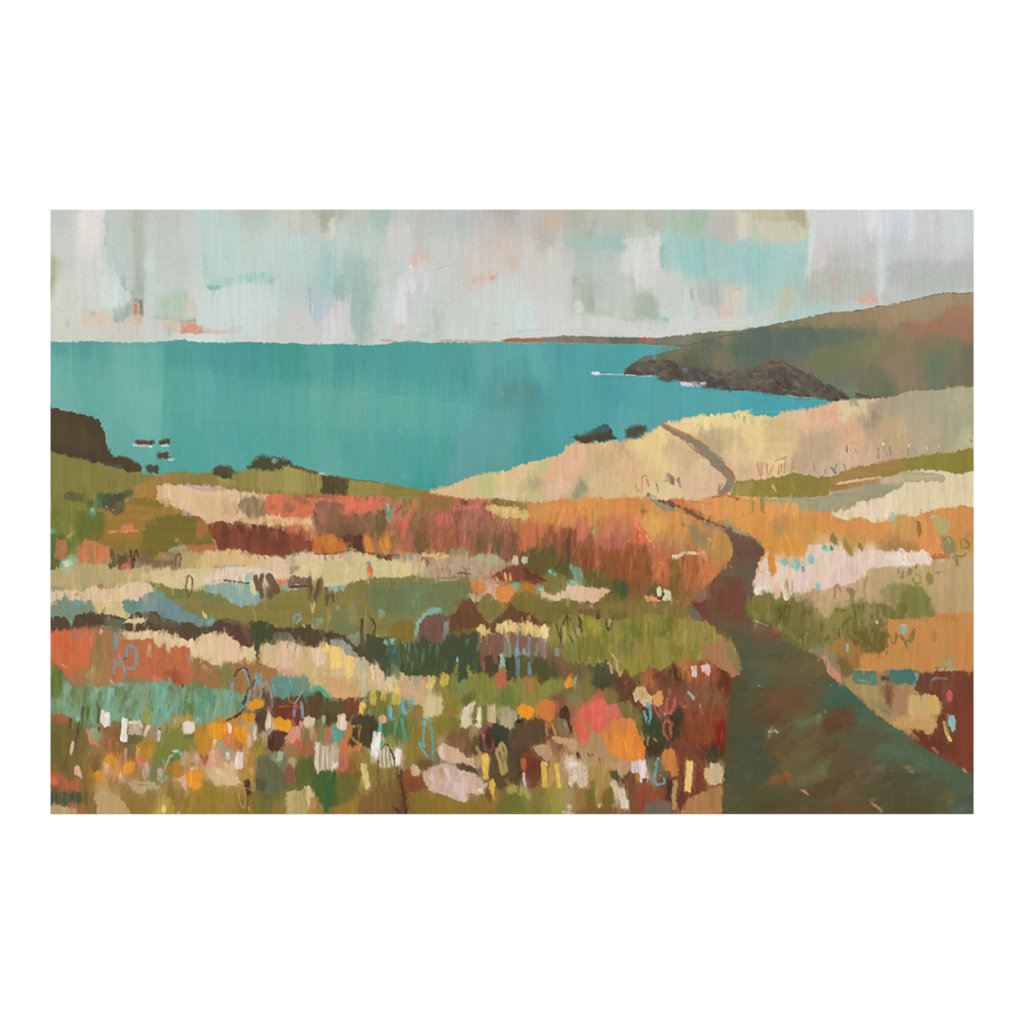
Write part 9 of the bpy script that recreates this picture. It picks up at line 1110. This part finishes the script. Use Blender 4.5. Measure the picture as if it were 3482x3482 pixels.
V('D3 1280 210 1420 200 1540 200 1580 400 1450 500 1300 560 1220 600 1180 400', '5d4a34', soft=8, vr=9, a=.8); V('D3 1050 250 1180 310 1160 520 1120 480 1050 460 900 600 860 420', '3f4230', soft=6, vr=6, a=.85); D('D3 1285 230 1330 230', '383024', 60, None, name=None)
Lr('D3 1000 270 920 310 905 360 930 540 1000 560 1020 500 990 340', '9c4a4c', 30, 'dusky red U outline in the dark middle'); U('D3 910 370 920 420', 'd0604c', 34); U('D3 980 250 1000 300', 'b85a4c', 40); V('D3 950 330 1010 330 1010 520 950 500', '4c3428', soft=4, a=.8); U('D3 1315 190 1310 210', '90b4a8', 30, a=.7)
V('D3 1740 120 1800 60 1850 100 1870 240 1880 380 1840 380 1820 260 1760 200', '4a3628', soft=4, a=.9); V('D3 1750 190 1840 220 1860 350 1780 390 1720 340', '80704c', soft=5, a=.85); U('D3 1800 240 1850 360', 'a08c60', 40, a=.7); Lr('D3 1590 240 1600 330 1630 390', 'a8904c', 16); Lr('D3 1660 240 1690 330 1700 380', 'b09034', 22, 'gold forked mark below the rust orange block'); U('D3 1720 10 1730 140', 'b05a50', 40, a=.8)
M('D3 1675 420 1710 395 1932 440 D4 20 480 0 560 D3 1932 550 1860 530 1780 490 1700 470', 'c29c6c', name='painted_patch', label='tan bar leading to the coral clump', rag=4, dry=.08)
M('D3 1470 520 1530 485 1600 490 1660 560 1665 620 1600 680 1550 620 1490 570', 'b89468', name='painted_flower', label='tan pebble shaped dab left of the tan bar', rag=3)
M('D3 390 540 450 470 520 480 640 540 720 600 800 640 830 660 820 780 760 730 700 680 600 710 530 680 460 640', 'cfab88', name='painted_patch', label='upper of two pale rock like shapes in the foreground', rag=5, dry=.06, mix=('d6b8a0', 0, .6)); U('D3 840 510 880 600 810 700', 'a98c5c', 40, a=.85); U('D3 440 520 480 640', 'e0c4ac', 50, a=.7)
M('D3 260 810 330 740 420 700 540 710 660 760 780 800 880 850 950 920 940 1030 740 1020 722 1115 600 1100 430 1030 320 1010 270 900', 'cdaa96', name='painted_patch', label='lower, larger pale pink rock like shape in the foreground', rag=6, vr=5, dry=.06, mix=('c4a484', 0, .6)); V('D3 580 900 720 900 722 1110 660 1090 590 1000', 'd9bcb4', soft=5, a=.8)
for s_, c_ in (('D3 450 740 460 850', 'b08c58'), ('D3 500 760 560 900', 'dcbcb0'), ('D3 340 820 380 980', 'd8b8a0'), ('D3 800 840 880 980', 'bc9c7c'), ('D3 650 800 700 900', 'd4b4a8'), ('D3 870 980 890 990', 'f0e0d4')): U(s_, c_, 50, dry=.35, a=.75)
D('D3 160 720 180 800', 'd0ae88', 100, 'small cream pebble left of the pink rock shape', dry=.1); V('D3 20 780 110 740 130 820 250 830 280 960 120 1010 20 1010', '8d4b2c', soft=5, rag=5, a=.85); Lr('D3 0 740 20 900 60 1180 50 1288', '4c3626', 26, 'dark stem running to the bottom edge'); V('D3 200 640 340 660 350 720 300 780 220 740 180 700', '6a5030', soft=5, a=.8)
V('D3 600 710 700 690 830 760 860 820 740 790 650 750', '554a30', soft=5, a=.85); V('D3 1010 560 1080 620 1100 900 1200 940 1120 1000 980 900 970 700', '5c4a30', soft=6, vr=8, a=.8)
D('D3 925 610 945 860', 'e2b84c', 72, 'tall yellow dash, upper of a pair in the foreground', h=.19, dry=.05); M('D3 975 880 1020 865 1040 940 1025 1080 1000 1040 975 960', 'dcb048', name='painted_flower', label='lower yellow dash of the pair', rag=2); U('D3 1010 1080 1050 1090', 'c88448', 34)
M('D3 1045 540 1090 460 1140 470 1180 600 1175 720 1155 830 1100 820 1080 680', 'b09358', name='painted_leaf', label='tall khaki leaf with dark slits', rag=3, dry=.08); Lr('D3 1090 560 1115 680', '4c3a28', 16); Lr('D3 1130 520 1155 640', '54462c', 12)
V('D3 1160 600 1260 580 1360 620 1340 900 1200 900', '54472e', soft=8, vr=8, a=.8); D('D3 1350 650 1355 760', 'c0582f', 56, 'red orange dab above the thin pink streak', dry=.15); D('D3 1355 790 1378 950', 'd8bcb4', 32, 'thin pink white streak in the dark middle', taper=.3); V('D3 1380 620 1520 640 1560 760 1500 960 1400 980', '6c3727', soft=8, vr=8, a=.7)
D('D3 1575 680 1590 960', 'd2a848', 68, 'gold plank dab, left of two', dry=.1, h=.17); D('D3 1715 700 1745 970', 'ddb450', 52, 'narrow yellow plank dab, right of two', h=.17); U('D3 1570 680 1620 720', 'c8a878', 30)
M('D3 1785 690 1840 650 1932 660 D4 60 700 130 760 130 860 100 960 40 960 0 900 D3 1870 960 1850 860 1840 760', 'd4c0a0', name='painted_flower', label='cream cauliflower shaped clump below the tan bar', rag=6, dry=.1, vr=3, mix=('b49a7c', 0, .6), h=.17); U('D3 1860 700 1932 710', 'e2d4b8', 60)
for i in range(22):
    x = rng.uniform(1850, 2040); y = rng.uniform(730, 940); K('D3 %d %d %d %d' % (x, y, x + rng.uniform(-20, 20), y + rng.uniform(10, 40)), ['8a6c50', 'e6dac4', 'b4967a'][i % 3], 5, soft=2, a=.6, dry=.4, h=.15)
V('D3 1160 960 1220 930 1380 960 1450 1080 1400 1100 1340 1010 1250 1030 1170 1020', 'a49a50', soft=5, vr=4, a=.85); V('D3 1080 1030 1250 1020 1340 1030 1380 1288 1060 1288', '6c6c2e', soft=7, vr=8, a=.75); V('D3 1660 1100 1700 970 1780 960 1800 1120 1780 1288 1660 1288', '9a9040', soft=6, vr=6, a=.8); V('D3 1380 1100 1480 1020 1660 1060 1640 1288 1360 1288', '857a3a', soft=8, vr=8, a=.6)
V('D3 80 1010 300 1000 420 1040 720 1120 940 1040 1000 1120 940 1288 80 1288', '8b702c', soft=7, a=.8, name='painted_grass_bank', label='plain olive brown ground at the bottom edge'); U('D3 820 1090 830 1120', '6f8458', 40, a=.7); U('D3 940 980 990 1110', '70462a', 50, a=.7); U('D3 1850 1150 1860 1200', 'd0c0a4', 50, dry=.3, a=.8); U('D3 1780 1230 1900 1240', 'd6c4a8', 30, dry=.3, a=.8)
V('D3 1800 950 1860 980 1880 1120 1820 1150', 'a88850', soft=8, vr=5, a=.7)

# ------------------------------------------------------------------ row D, fourth quarter
M('D4 0 130 60 90 160 60 250 0 C4 180 1160 300 1110 340 1150 370 1180 460 1150 480 1240 D4 490 180 380 220 330 260 280 320 250 370 180 330 160 470 100 490 50 440 0 420', 'dc6450', name='painted_flower', label='big coral pink clump of blossom', rag=5, vr=4, mix=('d6694e', 0, .6), h=.14); V('C4 180 1180 300 1110 340 1200 C4 300 1288 D4 290 100 240 160 160 120', 'ea6856', soft=6, a=.8); V('D4 340 80 440 30 480 160 380 220 310 160', 'd0705c', soft=7, a=.8); V('D4 190 160 290 170 280 310 240 310', 'e8685a', soft=6, a=.85); V('D4 30 200 100 190 110 260 50 270', 'd4743c', soft=6, a=.8); V('D4 100 260 180 280 180 370 120 330', 'b07a5c', soft=6, a=.7)
U('D4 80 440 130 470', 'e2685c', 60)
M('D4 360 300 410 220 500 200 600 200 640 280 670 350 720 420 750 500 755 600 760 670 680 670 620 680 560 690 500 630 400 600 330 560 350 470 320 400', 'de8031', name='painted_flower', label='big orange clump joined to the coral one', rag=5, mix=('e48a30', 0, .6), h=.15); V('D4 480 200 620 210 640 300 540 330 440 300', 'd6824a', soft=7, a=.8); V('D4 330 300 400 280 400 380 340 400', 'cf7a54', soft=7, a=.7); U('D4 230 400 310 460', 'dc8834', 50, h=.14)
for i in range(26):
    x = rng.uniform(380, 700); y = rng.uniform(300, 600); K('D4 %d %d %d %d' % (x, y, x + rng.uniform(-10, 30), y + rng.uniform(30, 70)), ['ea9440', 'd87a30', 'e89a4c'][i % 3], 8, soft=3, a=.5, dry=.4, h=.18)
V('D4 160 360 240 340 330 480 350 560 500 640 620 690 600 780 480 830 380 700 270 700 220 760 0 640 0 480 120 490', 'b58f60', soft=6, rag=6, vr=5, a=.9, mix=('a98258', 0, .6)); V('D4 390 680 560 660 600 760 490 830 450 760 380 740', 'bd9264', soft=5, vr=5, a=.85)
U('D4 10 570 30 640', '5e3428', 40); for_ = [('D4 125 590 150 620', '5c4a34', 20), ('D4 170 590 180 620', '5c4a34', 20), ('D4 250 640 255 690', '845c3c', 26)]
for s_, c_, w_ in for_: U(s_, c_, w_, dry=.3, a=.8)
V('D4 120 730 200 740 260 700 290 740 320 860 360 960 280 1000 270 1160 240 1180 200 1000 160 960 130 1030 110 900', 'aa8648', soft=6, rag=5, vr=7, a=.85); V('D4 160 880 220 900 210 1100 120 1150 100 1020', '77682f', soft=7, vr=6, a=.8); V('D4 280 980 400 960 420 1120 300 1200 270 1100', '7a642e', soft=7, vr=6, a=.8); V('D4 0 980 100 960 110 1200 0 1288', '96723a', soft=7, vr=6, a=.8)
V('D4 350 780 440 770 480 850 460 930 400 880', '54502f', soft=5, vr=4, a=.9); D('D4 400 890 470 1080', 'c6b88c', 70, 'sage cream falling stroke, left of two at the bottom', dry=.25, h=.15); D('D4 500 970 530 1200', 'd8c4b0', 70, 'whitish falling stroke, right of two at the bottom', dry=.3, h=.16); U('D4 560 1100 560 1190', 'e2d2c0', 30, dry=.4, a=.8); U('D4 240 1170 280 1140', 'ccb088', 40, dry=.3); V('D4 0 1200 400 1180 640 1200 700 1288 0 1288', '7a5a2e', soft=8, a=.5)
D('D4 640 670 640 790', 'd2b8b0', 80, 'lilac grey dab, left of a pair under the orange clump', dry=.1, h=.17); D('D4 720 700 735 850', 'e6d0cc', 86, 'pink white dab, right of a pair under the orange clump', sq=True, h=.19); U('D4 670 800 680 910', 'b8802c', 56, taper=.3); U('D4 740 870 770 900', '4e4028', 50, a=.8)
ONLY[0] = None
M('C4 620 1060 660 1000 740 970 770 1050 830 1090 830 1180 D4 760 60 730 70 680 0 C4 640 1150', 'd9b480', name='painted_flower', label='cream blossom under the rust dark, left of the peach one', rag=4, dry=.04); V('C4 690 1030 740 1010 760 1100 710 1110', 'bd8f5c', soft=6, a=.7); M('C4 830 1100 880 1040 920 1010 950 1070 950 1150 910 1200 850 1200', 'de9c58', name='painted_flower', label='peach orange blossom right of the cream one', rag=3)
Lr('C4 740 1010 650 940', 'c08a60', 8, a=.6); U('D4 740 20 770 50', 'dfbc80', 60)
Lr('D4 790 30 810 100 815 200 785 265 755 180 745 120', '66aebc', 26, 'pale blue U hanging from the cream blossom'); U('C4 780 1170 800 1200', '68a0a8', 60); U('D4 780 60 800 60', '6ca8b0', 50)
RD = 'b85c4e'
Lr('D4 990 40 985 130 1030 150 1070 60 1080 -20', RD, 30, 'red looped scribble, uppermost of two'); Lr('C4 1000 1110 990 1200 980 1280', RD, 24); Lr('C4 1080 1100 1075 1200 1030 1270', RD, 30); Lr('D4 850 50 870 120 905 180 915 100 910 60', 'a8604c', 20, a=.85); Lr('D4 985 225 950 270 950 360 1000 430 1035 390 1025 320 1050 260 985 225', RD, 30, 'red looped scribble, lower of two'); Lr('C4 1170 1205 1215 1210', 'bf5a44', 26, a=.8); U('D4 1165 75 1215 80', 'bf5a44', 20, a=.8)
D('C4 1220 1040 1290 1110', '92b4a0', 34, 'pale blue green flick on the rust meadow', dry=.3); U('C4 1350 1180 1360 1220', 'a8a898', 14, a=.7); U('D4 960 150 970 160', '98b8a8', 26)
Lr('D4 700 310 740 440', 'a88c44', 16); Lr('D4 790 400 780 500', 'a08850', 20, a=.8); Lr('D4 840 410 880 450', 'a08850', 20, a=.8)
Lr('D4 905 630 880 680 860 800 845 880 880 930 970 910 960 850', '6fa0a8', 26, 'large pale blue teardrop outline above the bottom edge'); Lr('D4 905 630 930 680 940 780', '6c8c88', 12, a=.7); U('D4 915 820 925 830', 'c49a48', 16)
M('D4 940 580 980 535 1050 530 1080 560 1080 640 1110 720 1120 790 1100 840 1040 840 1030 790 970 770 945 690', 'cc7c38', name='painted_flower', label='tall dull orange shape beside the blue teardrop', rag=3, h=.15); V('D4 1060 880 1115 870 1105 1000 1115 1200 1050 1205 1050 1020', 'b09058', soft=3, vr=4, a=.95, name='painted_patch', label='khaki upright strip under the dull orange shape')
M('D4 1200 670 1270 665 1280 720 1265 860 1250 1010 1185 995 1190 850 1205 780', 'ecc474', name='painted_flower', label='tall pale yellow plank near the path', rag=2, h=.19, vr=2); U('D4 1225 680 1210 850', 'f0c45c', 30, a=.7); U('D4 1255 720 1245 860', 'ecc48c', 26, a=.7); U('D4 1210 950 1240 990', 'e8c050', 50)
M('D4 1385 740 1440 740 1470 700 1540 690 1590 730 1600 830 1612 910 1540 920 1470 930 1430 880 1400 800', 'c6b082', name='painted_flower', label='khaki cream block touching the path', rag=4, dry=.05, h=.16); V('D4 1390 750 1450 790 1460 880 1430 880', 'd0aa58', soft=4, a=.8); V('D4 1440 620 1480 560 1540 580 1520 650 1500 700 1450 690', '4e4430', soft=6, vr=4, a=.85)
M('D4 1250 1060 1340 1020 1430 1000 1580 940 1600 1000 1580 1100 1590 1288 1180 1288 1220 1100', 'b07c4a', name='painted_patch', label='sandy brown patch at the bottom beside the path', rag=5, vr=4); V('D4 1460 1000 1520 990 1500 1200 1450 1200', '9a6a40', soft=7, vr=6, a=.6); U('D4 1320 500 1350 540', '8c8a90', 10, a=.5, dry=.4)
M('D4 750 1150 850 1130 1040 1110 1045 1288 750 1288', '706652', name='painted_patch', label='grey brown slab at the bottom edge', rag=3); V('D4 985 890 1050 870 1045 1090 985 1090', '54342a', soft=4, vr=4, a=.85)

DABS('B1 40 1000 1900 900 B4 500 900 D4 1500 1200 D1 30 1240', 1300, 4, 8, 14, 34, ang=93, da=20, jit=.05, a=.4, seed=67, dry=.9, h=.1, cross=True)
# ------------------------------------------------------------------ bristle fringe: every edge is dragged a little by the hairs of the brush
DABS('B1 40 700 1900 850 B3 900 900 B4 1500 700 C4 1500 900 D4 1560 1200 D1 30 1240', 3000, 4, 9, 18, 52, ang=92, da=14, jit=.16, a=.5, seed=68, dry=.8, h=.1)
DABS('B3 200 250 B4 0 250 1600 550 1400 1100 200 1000 B3 200 700', 800, 5, 11, 26, 80, ang=96, da=18, jit=.16, a=.5, seed=69, dry=.7, h=.1)
DABS('A3 870 290 960 190 1250 190 1500 230 A4 0 280 110 190 280 190 560 330 830 480 720 515 A3 1932 430 1540 405 1340 356 1180 330', 420, 6, 16, 10, 34, ang=15, da=50, jit=.05, a=.5, seed=70, dry=.6, cols=['4a443c', '6c665a', '7a7366', '5b4c44', '86705c', '4f4f54', '6a5a50', '736a58'], h=.08)
DABS('B2 0 140 1932 200 B3 1300 260 1250 720 B2 1000 740 500 760 0 700', 450, 8, 20, 20, 60, ang=98, da=40, jit=.1, a=.45, seed=73, dry=.8, h=.1, cross=True)
DABS('C5 0 210 500 480 740 760 1030 991 D5 1500 440 1900 660 1900 970 D4 1640 1240 1700 100', 260, 16, 40, 40, 110, ang=-32, da=28, jit=.12, a=.3, seed=74, dry=.75, h=.06)
DABS('A3 1000 150 1500 60 A4 0 200 560 280 900 440 860 520 600 400 A3 1932 300 1300 240', 260, 8, 18, 20, 60, ang=80, da=30, jit=.05, a=.45, seed=75, dry=.8, h=.05, cross=True)
PID[(PID == SKY) & (gy[:, None] > 1400)] = NEAR; PID[(PID == SEA) & (gy[:, None] > 1715)] = NEAR
NEAR2 = new_part('painted_meadow', 'strip of meadow ground on the right of the path')
PID[(PID == NEAR) & (gx[None, :] > 2450) & (gx[None, :] > 2450 + (gy[:, None] - 2030) * .5)] = NEAR2
jj, ii = np.meshgrid(np.arange(NY), np.arange(NX), indexing='ij')
amp = np.clip((jj * dy - 500) / 250, .35, 1)
di = np.clip(ii + (noise(6, 22, 91) * .6 + N_rx * .35) * amp, 0, NX - 1.01); dj = np.clip(jj + (noise(4, 8, 92) * .9 + N_v * .6) * amp, 0, NY - 1.01)
a0 = di.astype(int); b0 = dj.astype(int); u = (di - a0)[..., None]; v = (dj - b0)[..., None]
IMG[:] = IMG[b0, a0] * (1 - u) * (1 - v) + IMG[b0, a0 + 1] * u * (1 - v) + IMG[b0 + 1, a0] * (1 - u) * v + IMG[b0 + 1, a0 + 1] * u * v
PID[:] = PID[np.rint(dj).astype(int), np.rint(di).astype(int)]
B4 = (np.roll(IMG, 2, 0) + np.roll(IMG, -2, 0) + np.roll(IMG, 2, 1) + np.roll(IMG, -2, 1)) / 4
B4[:2] = IMG[:2]; B4[-2:] = IMG[-2:]; B4[:, :2] = IMG[:, :2]; B4[:, -2:] = IMG[:, -2:]
IMG[:] = np.clip(IMG + (IMG - B4) * .45, 0, 1)           # unsharp mask: stronger colour contrast along stroke edges
IMG[PID == HILL] *= np.array([.985, 1.005, .99], np.float32); IMG[PID == SAND] *= np.array([1.01, .985, .965], np.float32); IMG[PID == SEA] *= np.array([1.0, 1.0, .975], np.float32)
pm = PID == PATH; IMG[pm] *= np.array([1.08, 1.05, 1.0], np.float32)
# ------------------------------------------------------------------ canvas grain and the last evening out of the colour
gray = IMG @ np.array([.3, .59, .11], np.float32)
IMG[:] = gray[..., None] + (IMG - gray[..., None]) * .90
IMG *= (1 + N_fine * .016 + noise(3.2, 3.2, 77) * .016 + N_v * .005)[..., None]
IMG += np.stack([noise(9, 9, 81), noise(9, 9, 82), noise(9, 9, 83)], -1) * np.array([.007, .004, .008], np.float32)

# ================================================================== BUILD: wall, board, and one mesh for every painted part
# tiny islands of an id left by ragged edges go back to whatever lies around them
cell = PID[:-1, :-1].copy()
cnt = np.bincount(cell.ravel(), minlength=len(PARTS))

def s2l(c): return np.where(c <= .04045, c / 12.92, ((np.clip(c, 0, 1) + .055) / 1.055) ** 2.4)
LIN = np.clip((s2l(np.clip(IMG, 0, 1)) - SHEEN) / LIGHT, 0.004, .9).astype(np.float32)

def nodes(m):
    m.use_nodes = True; n = m.node_tree.nodes; l = m.node_tree.links
    return n, l, n.get('Principled BSDF')
paint = bpy.data.materials.new('acrylic_paint'); n, l, b = nodes(paint)
at = n.new('ShaderNodeAttribute'); at.attribute_name = 'pigment'
tc = n.new('ShaderNodeTexCoord')
mp = n.new('ShaderNodeMapping'); mp.inputs['Scale'].default_value = (900, 900, 900); l.new(tc.outputs['Object'], mp.inputs[0])
nz = n.new('ShaderNodeTexNoise'); nz.inputs['Scale'].default_value = 1.0; nz.inputs['Detail'].default_value = 3; l.new(mp.outputs[0], nz.inputs['Vector'])
mp2 = n.new('ShaderNodeMapping'); mp2.inputs['Scale'].default_value = (520, 520, 70); l.new(tc.outputs['Object'], mp2.inputs[0])
nb = n.new('ShaderNodeTexNoise'); nb.inputs['Scale'].default_value = 1.0; nb.inputs['Detail'].default_value = 4; l.new(mp2.outputs[0], nb.inputs['Vector'])
mr = n.new('ShaderNodeMapRange'); mr.inputs['To Min'].default_value = .93; mr.inputs['To Max'].default_value = 1.07; mr.inputs['From Min'].default_value = .25; mr.inputs['From Max'].default_value = .75
l.new(nz.outputs[0], mr.inputs[0])
mx = n.new('ShaderNodeVectorMath'); mx.operation = 'SCALE'; l.new(at.outputs['Color'], mx.inputs[0]); l.new(mr.outputs[0], mx.inputs['Scale']); l.new(mx.outputs[0], b.inputs['Base Color'])
ad = n.new('ShaderNodeMath'); ad.operation = 'ADD'; l.new(nz.outputs[0], ad.inputs[0]); l.new(nb.outputs[0], ad.inputs[1])
bp = n.new('ShaderNodeBump'); bp.inputs['Strength'].default_value = .35; bp.inputs['Distance'].default_value = .00025; l.new(ad.outputs[0], bp.inputs['Height']); l.new(bp.outputs[0], b.inputs['Normal'])
b.inputs['Roughness'].default_value = .62; b.inputs['Specular IOR Level'].default_value = .18

def flat_mat(name, col, rough=.8, bump=None):
    m = bpy.data.materials.new(name); n, l, b = nodes(m)
    tc = n.new('ShaderNodeTexCoord'); nz = n.new('ShaderNodeTexNoise'); nz.inputs['Scale'].default_value = bump or 60; nz.inputs['Detail'].default_value = 5
    l.new(tc.outputs['Object'], nz.inputs['Vector'])
    cr = n.new('ShaderNodeMapRange'); cr.inputs['To Min'].default_value = .985; cr.inputs['To Max'].default_value = 1.015; l.new(nz.outputs[0], cr.inputs[0])
    vm = n.new('ShaderNodeVectorMath'); vm.operation = 'SCALE'; vm.inputs[0].default_value = col; l.new(cr.outputs[0], vm.inputs['Scale']); l.new(vm.outputs[0], b.inputs['Base Color'])
    bp = n.new('ShaderNodeBump'); bp.inputs['Strength'].default_value = .12; bp.inputs['Distance'].default_value = .0006; l.new(nz.outputs[0], bp.inputs['Height']); l.new(bp.outputs[0], b.inputs['Normal'])
    b.inputs['Roughness'].default_value = rough; b.inputs['Specular IOR Level'].default_value = .2
    return m
wall_m = flat_mat('white_wall_paint', (.86, .86, .86), .85, 90)
board_m = flat_mat('primed_panel', (.8, .79, .76), .8, 200)
ground_m = flat_mat('pale_paving', (.42, .41, .39), .85, 9)

def box(name, x0, x1, y0, y1, z0, z1, m, parent=None):
    v = [(x, y, z) for x in (x0, x1) for y in (y0, y1) for z in (z0, z1)]
    f = [(0, 1, 3, 2), (4, 6, 7, 5), (0, 4, 5, 1), (2, 3, 7, 6), (0, 2, 6, 4), (1, 5, 7, 3)]
    me = bpy.data.meshes.new(name); me.from_pydata(v, [], f); me.materials.append(m)
    o = bpy.data.objects.new(name, me); sc.collection.objects.link(o); o.parent = parent
    return o
THK = .0012                                # the panel is a thin sheet fixed flat against the wall
wall = box('wall', -7, 7, THK + .0002, .30, -.1, 4.6, wall_m)
wall['label'] = 'plain smooth white wall all round the painting'; wall['category'] = 'wall'
ground = box('ground', -40, 40, -40, THK, -.25, -.02, ground_m); ground['kind'] = 'structure'

art = bpy.data.objects.new('painting', None); sc.collection.objects.link(art)
art.location = (0, THK, wz(Y1)); art.empty_display_size = .1
art['label'] = 'wide unframed landscape painting of a turquoise bay, headland, flowery meadow and winding path'
art['category'] = 'painting'
base = np.array(art.location)
pan = box('panel', wx(X0) + .0004, wx(X1) - .0004, -THK + .0001, .0001, .0004, wz(Y0) - wz(Y1) - .0004, board_m, art)

# geometry of the paint film: x from gx, z from gy, relief towards the viewer
HH = np.clip(HGT, 0, .3) * .0011
VX = ((gx - CX) * MM).astype(np.float64) - base[0]
VZ = (EYE - (gy - CY) * MM).astype(np.float64) - base[2]
jj, ii = np.meshgrid(np.arange(NY - 1), np.arange(NX - 1), indexing='ij')
tl = (jj * NX + ii).ravel()
flat = cell.ravel(); order = np.argsort(flat, kind='stable'); bounds = np.searchsorted(flat[order], np.arange(len(PARTS) + 1))
posx = np.repeat(VX[None, :], NY, 0).ravel(); posz = np.repeat(VZ[:, None], NX, 1).ravel(); posy = (-THK - .00002 - HH).ravel()
LR = LIN.reshape(-1, 3)
HOST = {'painted_flower': NEAR, 'painted_leaf': NEAR, 'painted_rock': SEA, 'painted_surf': SEA, 'painted_fleck': PATH}
objs = {}
for k, (pn, lab) in enumerate(PARTS):
    q = order[bounds[k]:bounds[k + 1]]
    if len(q) < 3: continue
    a = tl[q]; quads = np.stack([a, a + NX, a + NX + 1, a + 1], 1)
    u, inv = np.unique(quads.ravel(), return_inverse=True)
    me = bpy.data.meshes.new(pn)
    me.vertices.add(len(u)); me.vertices.foreach_set('co', np.stack([posx[u], posy[u], posz[u]], 1).astype(np.float32).ravel())
    nf = len(q); me.loops.add(nf * 4); me.loops.foreach_set('vertex_index', inv.astype(np.int32).ravel())
    me.polygons.add(nf); me.polygons.foreach_set('loop_start', np.arange(0, nf * 4, 4, dtype=np.int32)); me.polygons.foreach_set('loop_total', np.full(nf, 4, np.int32))
    me.update(calc_edges=True); me.polygons.foreach_set('use_smooth', np.ones(nf, bool))
    ca = me.color_attributes.new('pigment', 'FLOAT_COLOR', 'POINT')
    ca.data.foreach_set('color', np.concatenate([LR[u], np.ones((len(u), 1), np.float32)], 1).astype(np.float32).ravel())
    me.materials.append(paint)
    o = bpy.data.objects.new(pn, me); sc.collection.objects.link(o)
    host = HOST.get(pn); ctr = posz[u].mean()
    if pn == 'painted_stem': host = NEAR if ctr < VZ[int((1705 - Y0) / dy)] else SAND
    o.parent = objs.get(host, art); objs[k] = o
    if lab: o['label'] = lab
print('parts', len(PARTS))
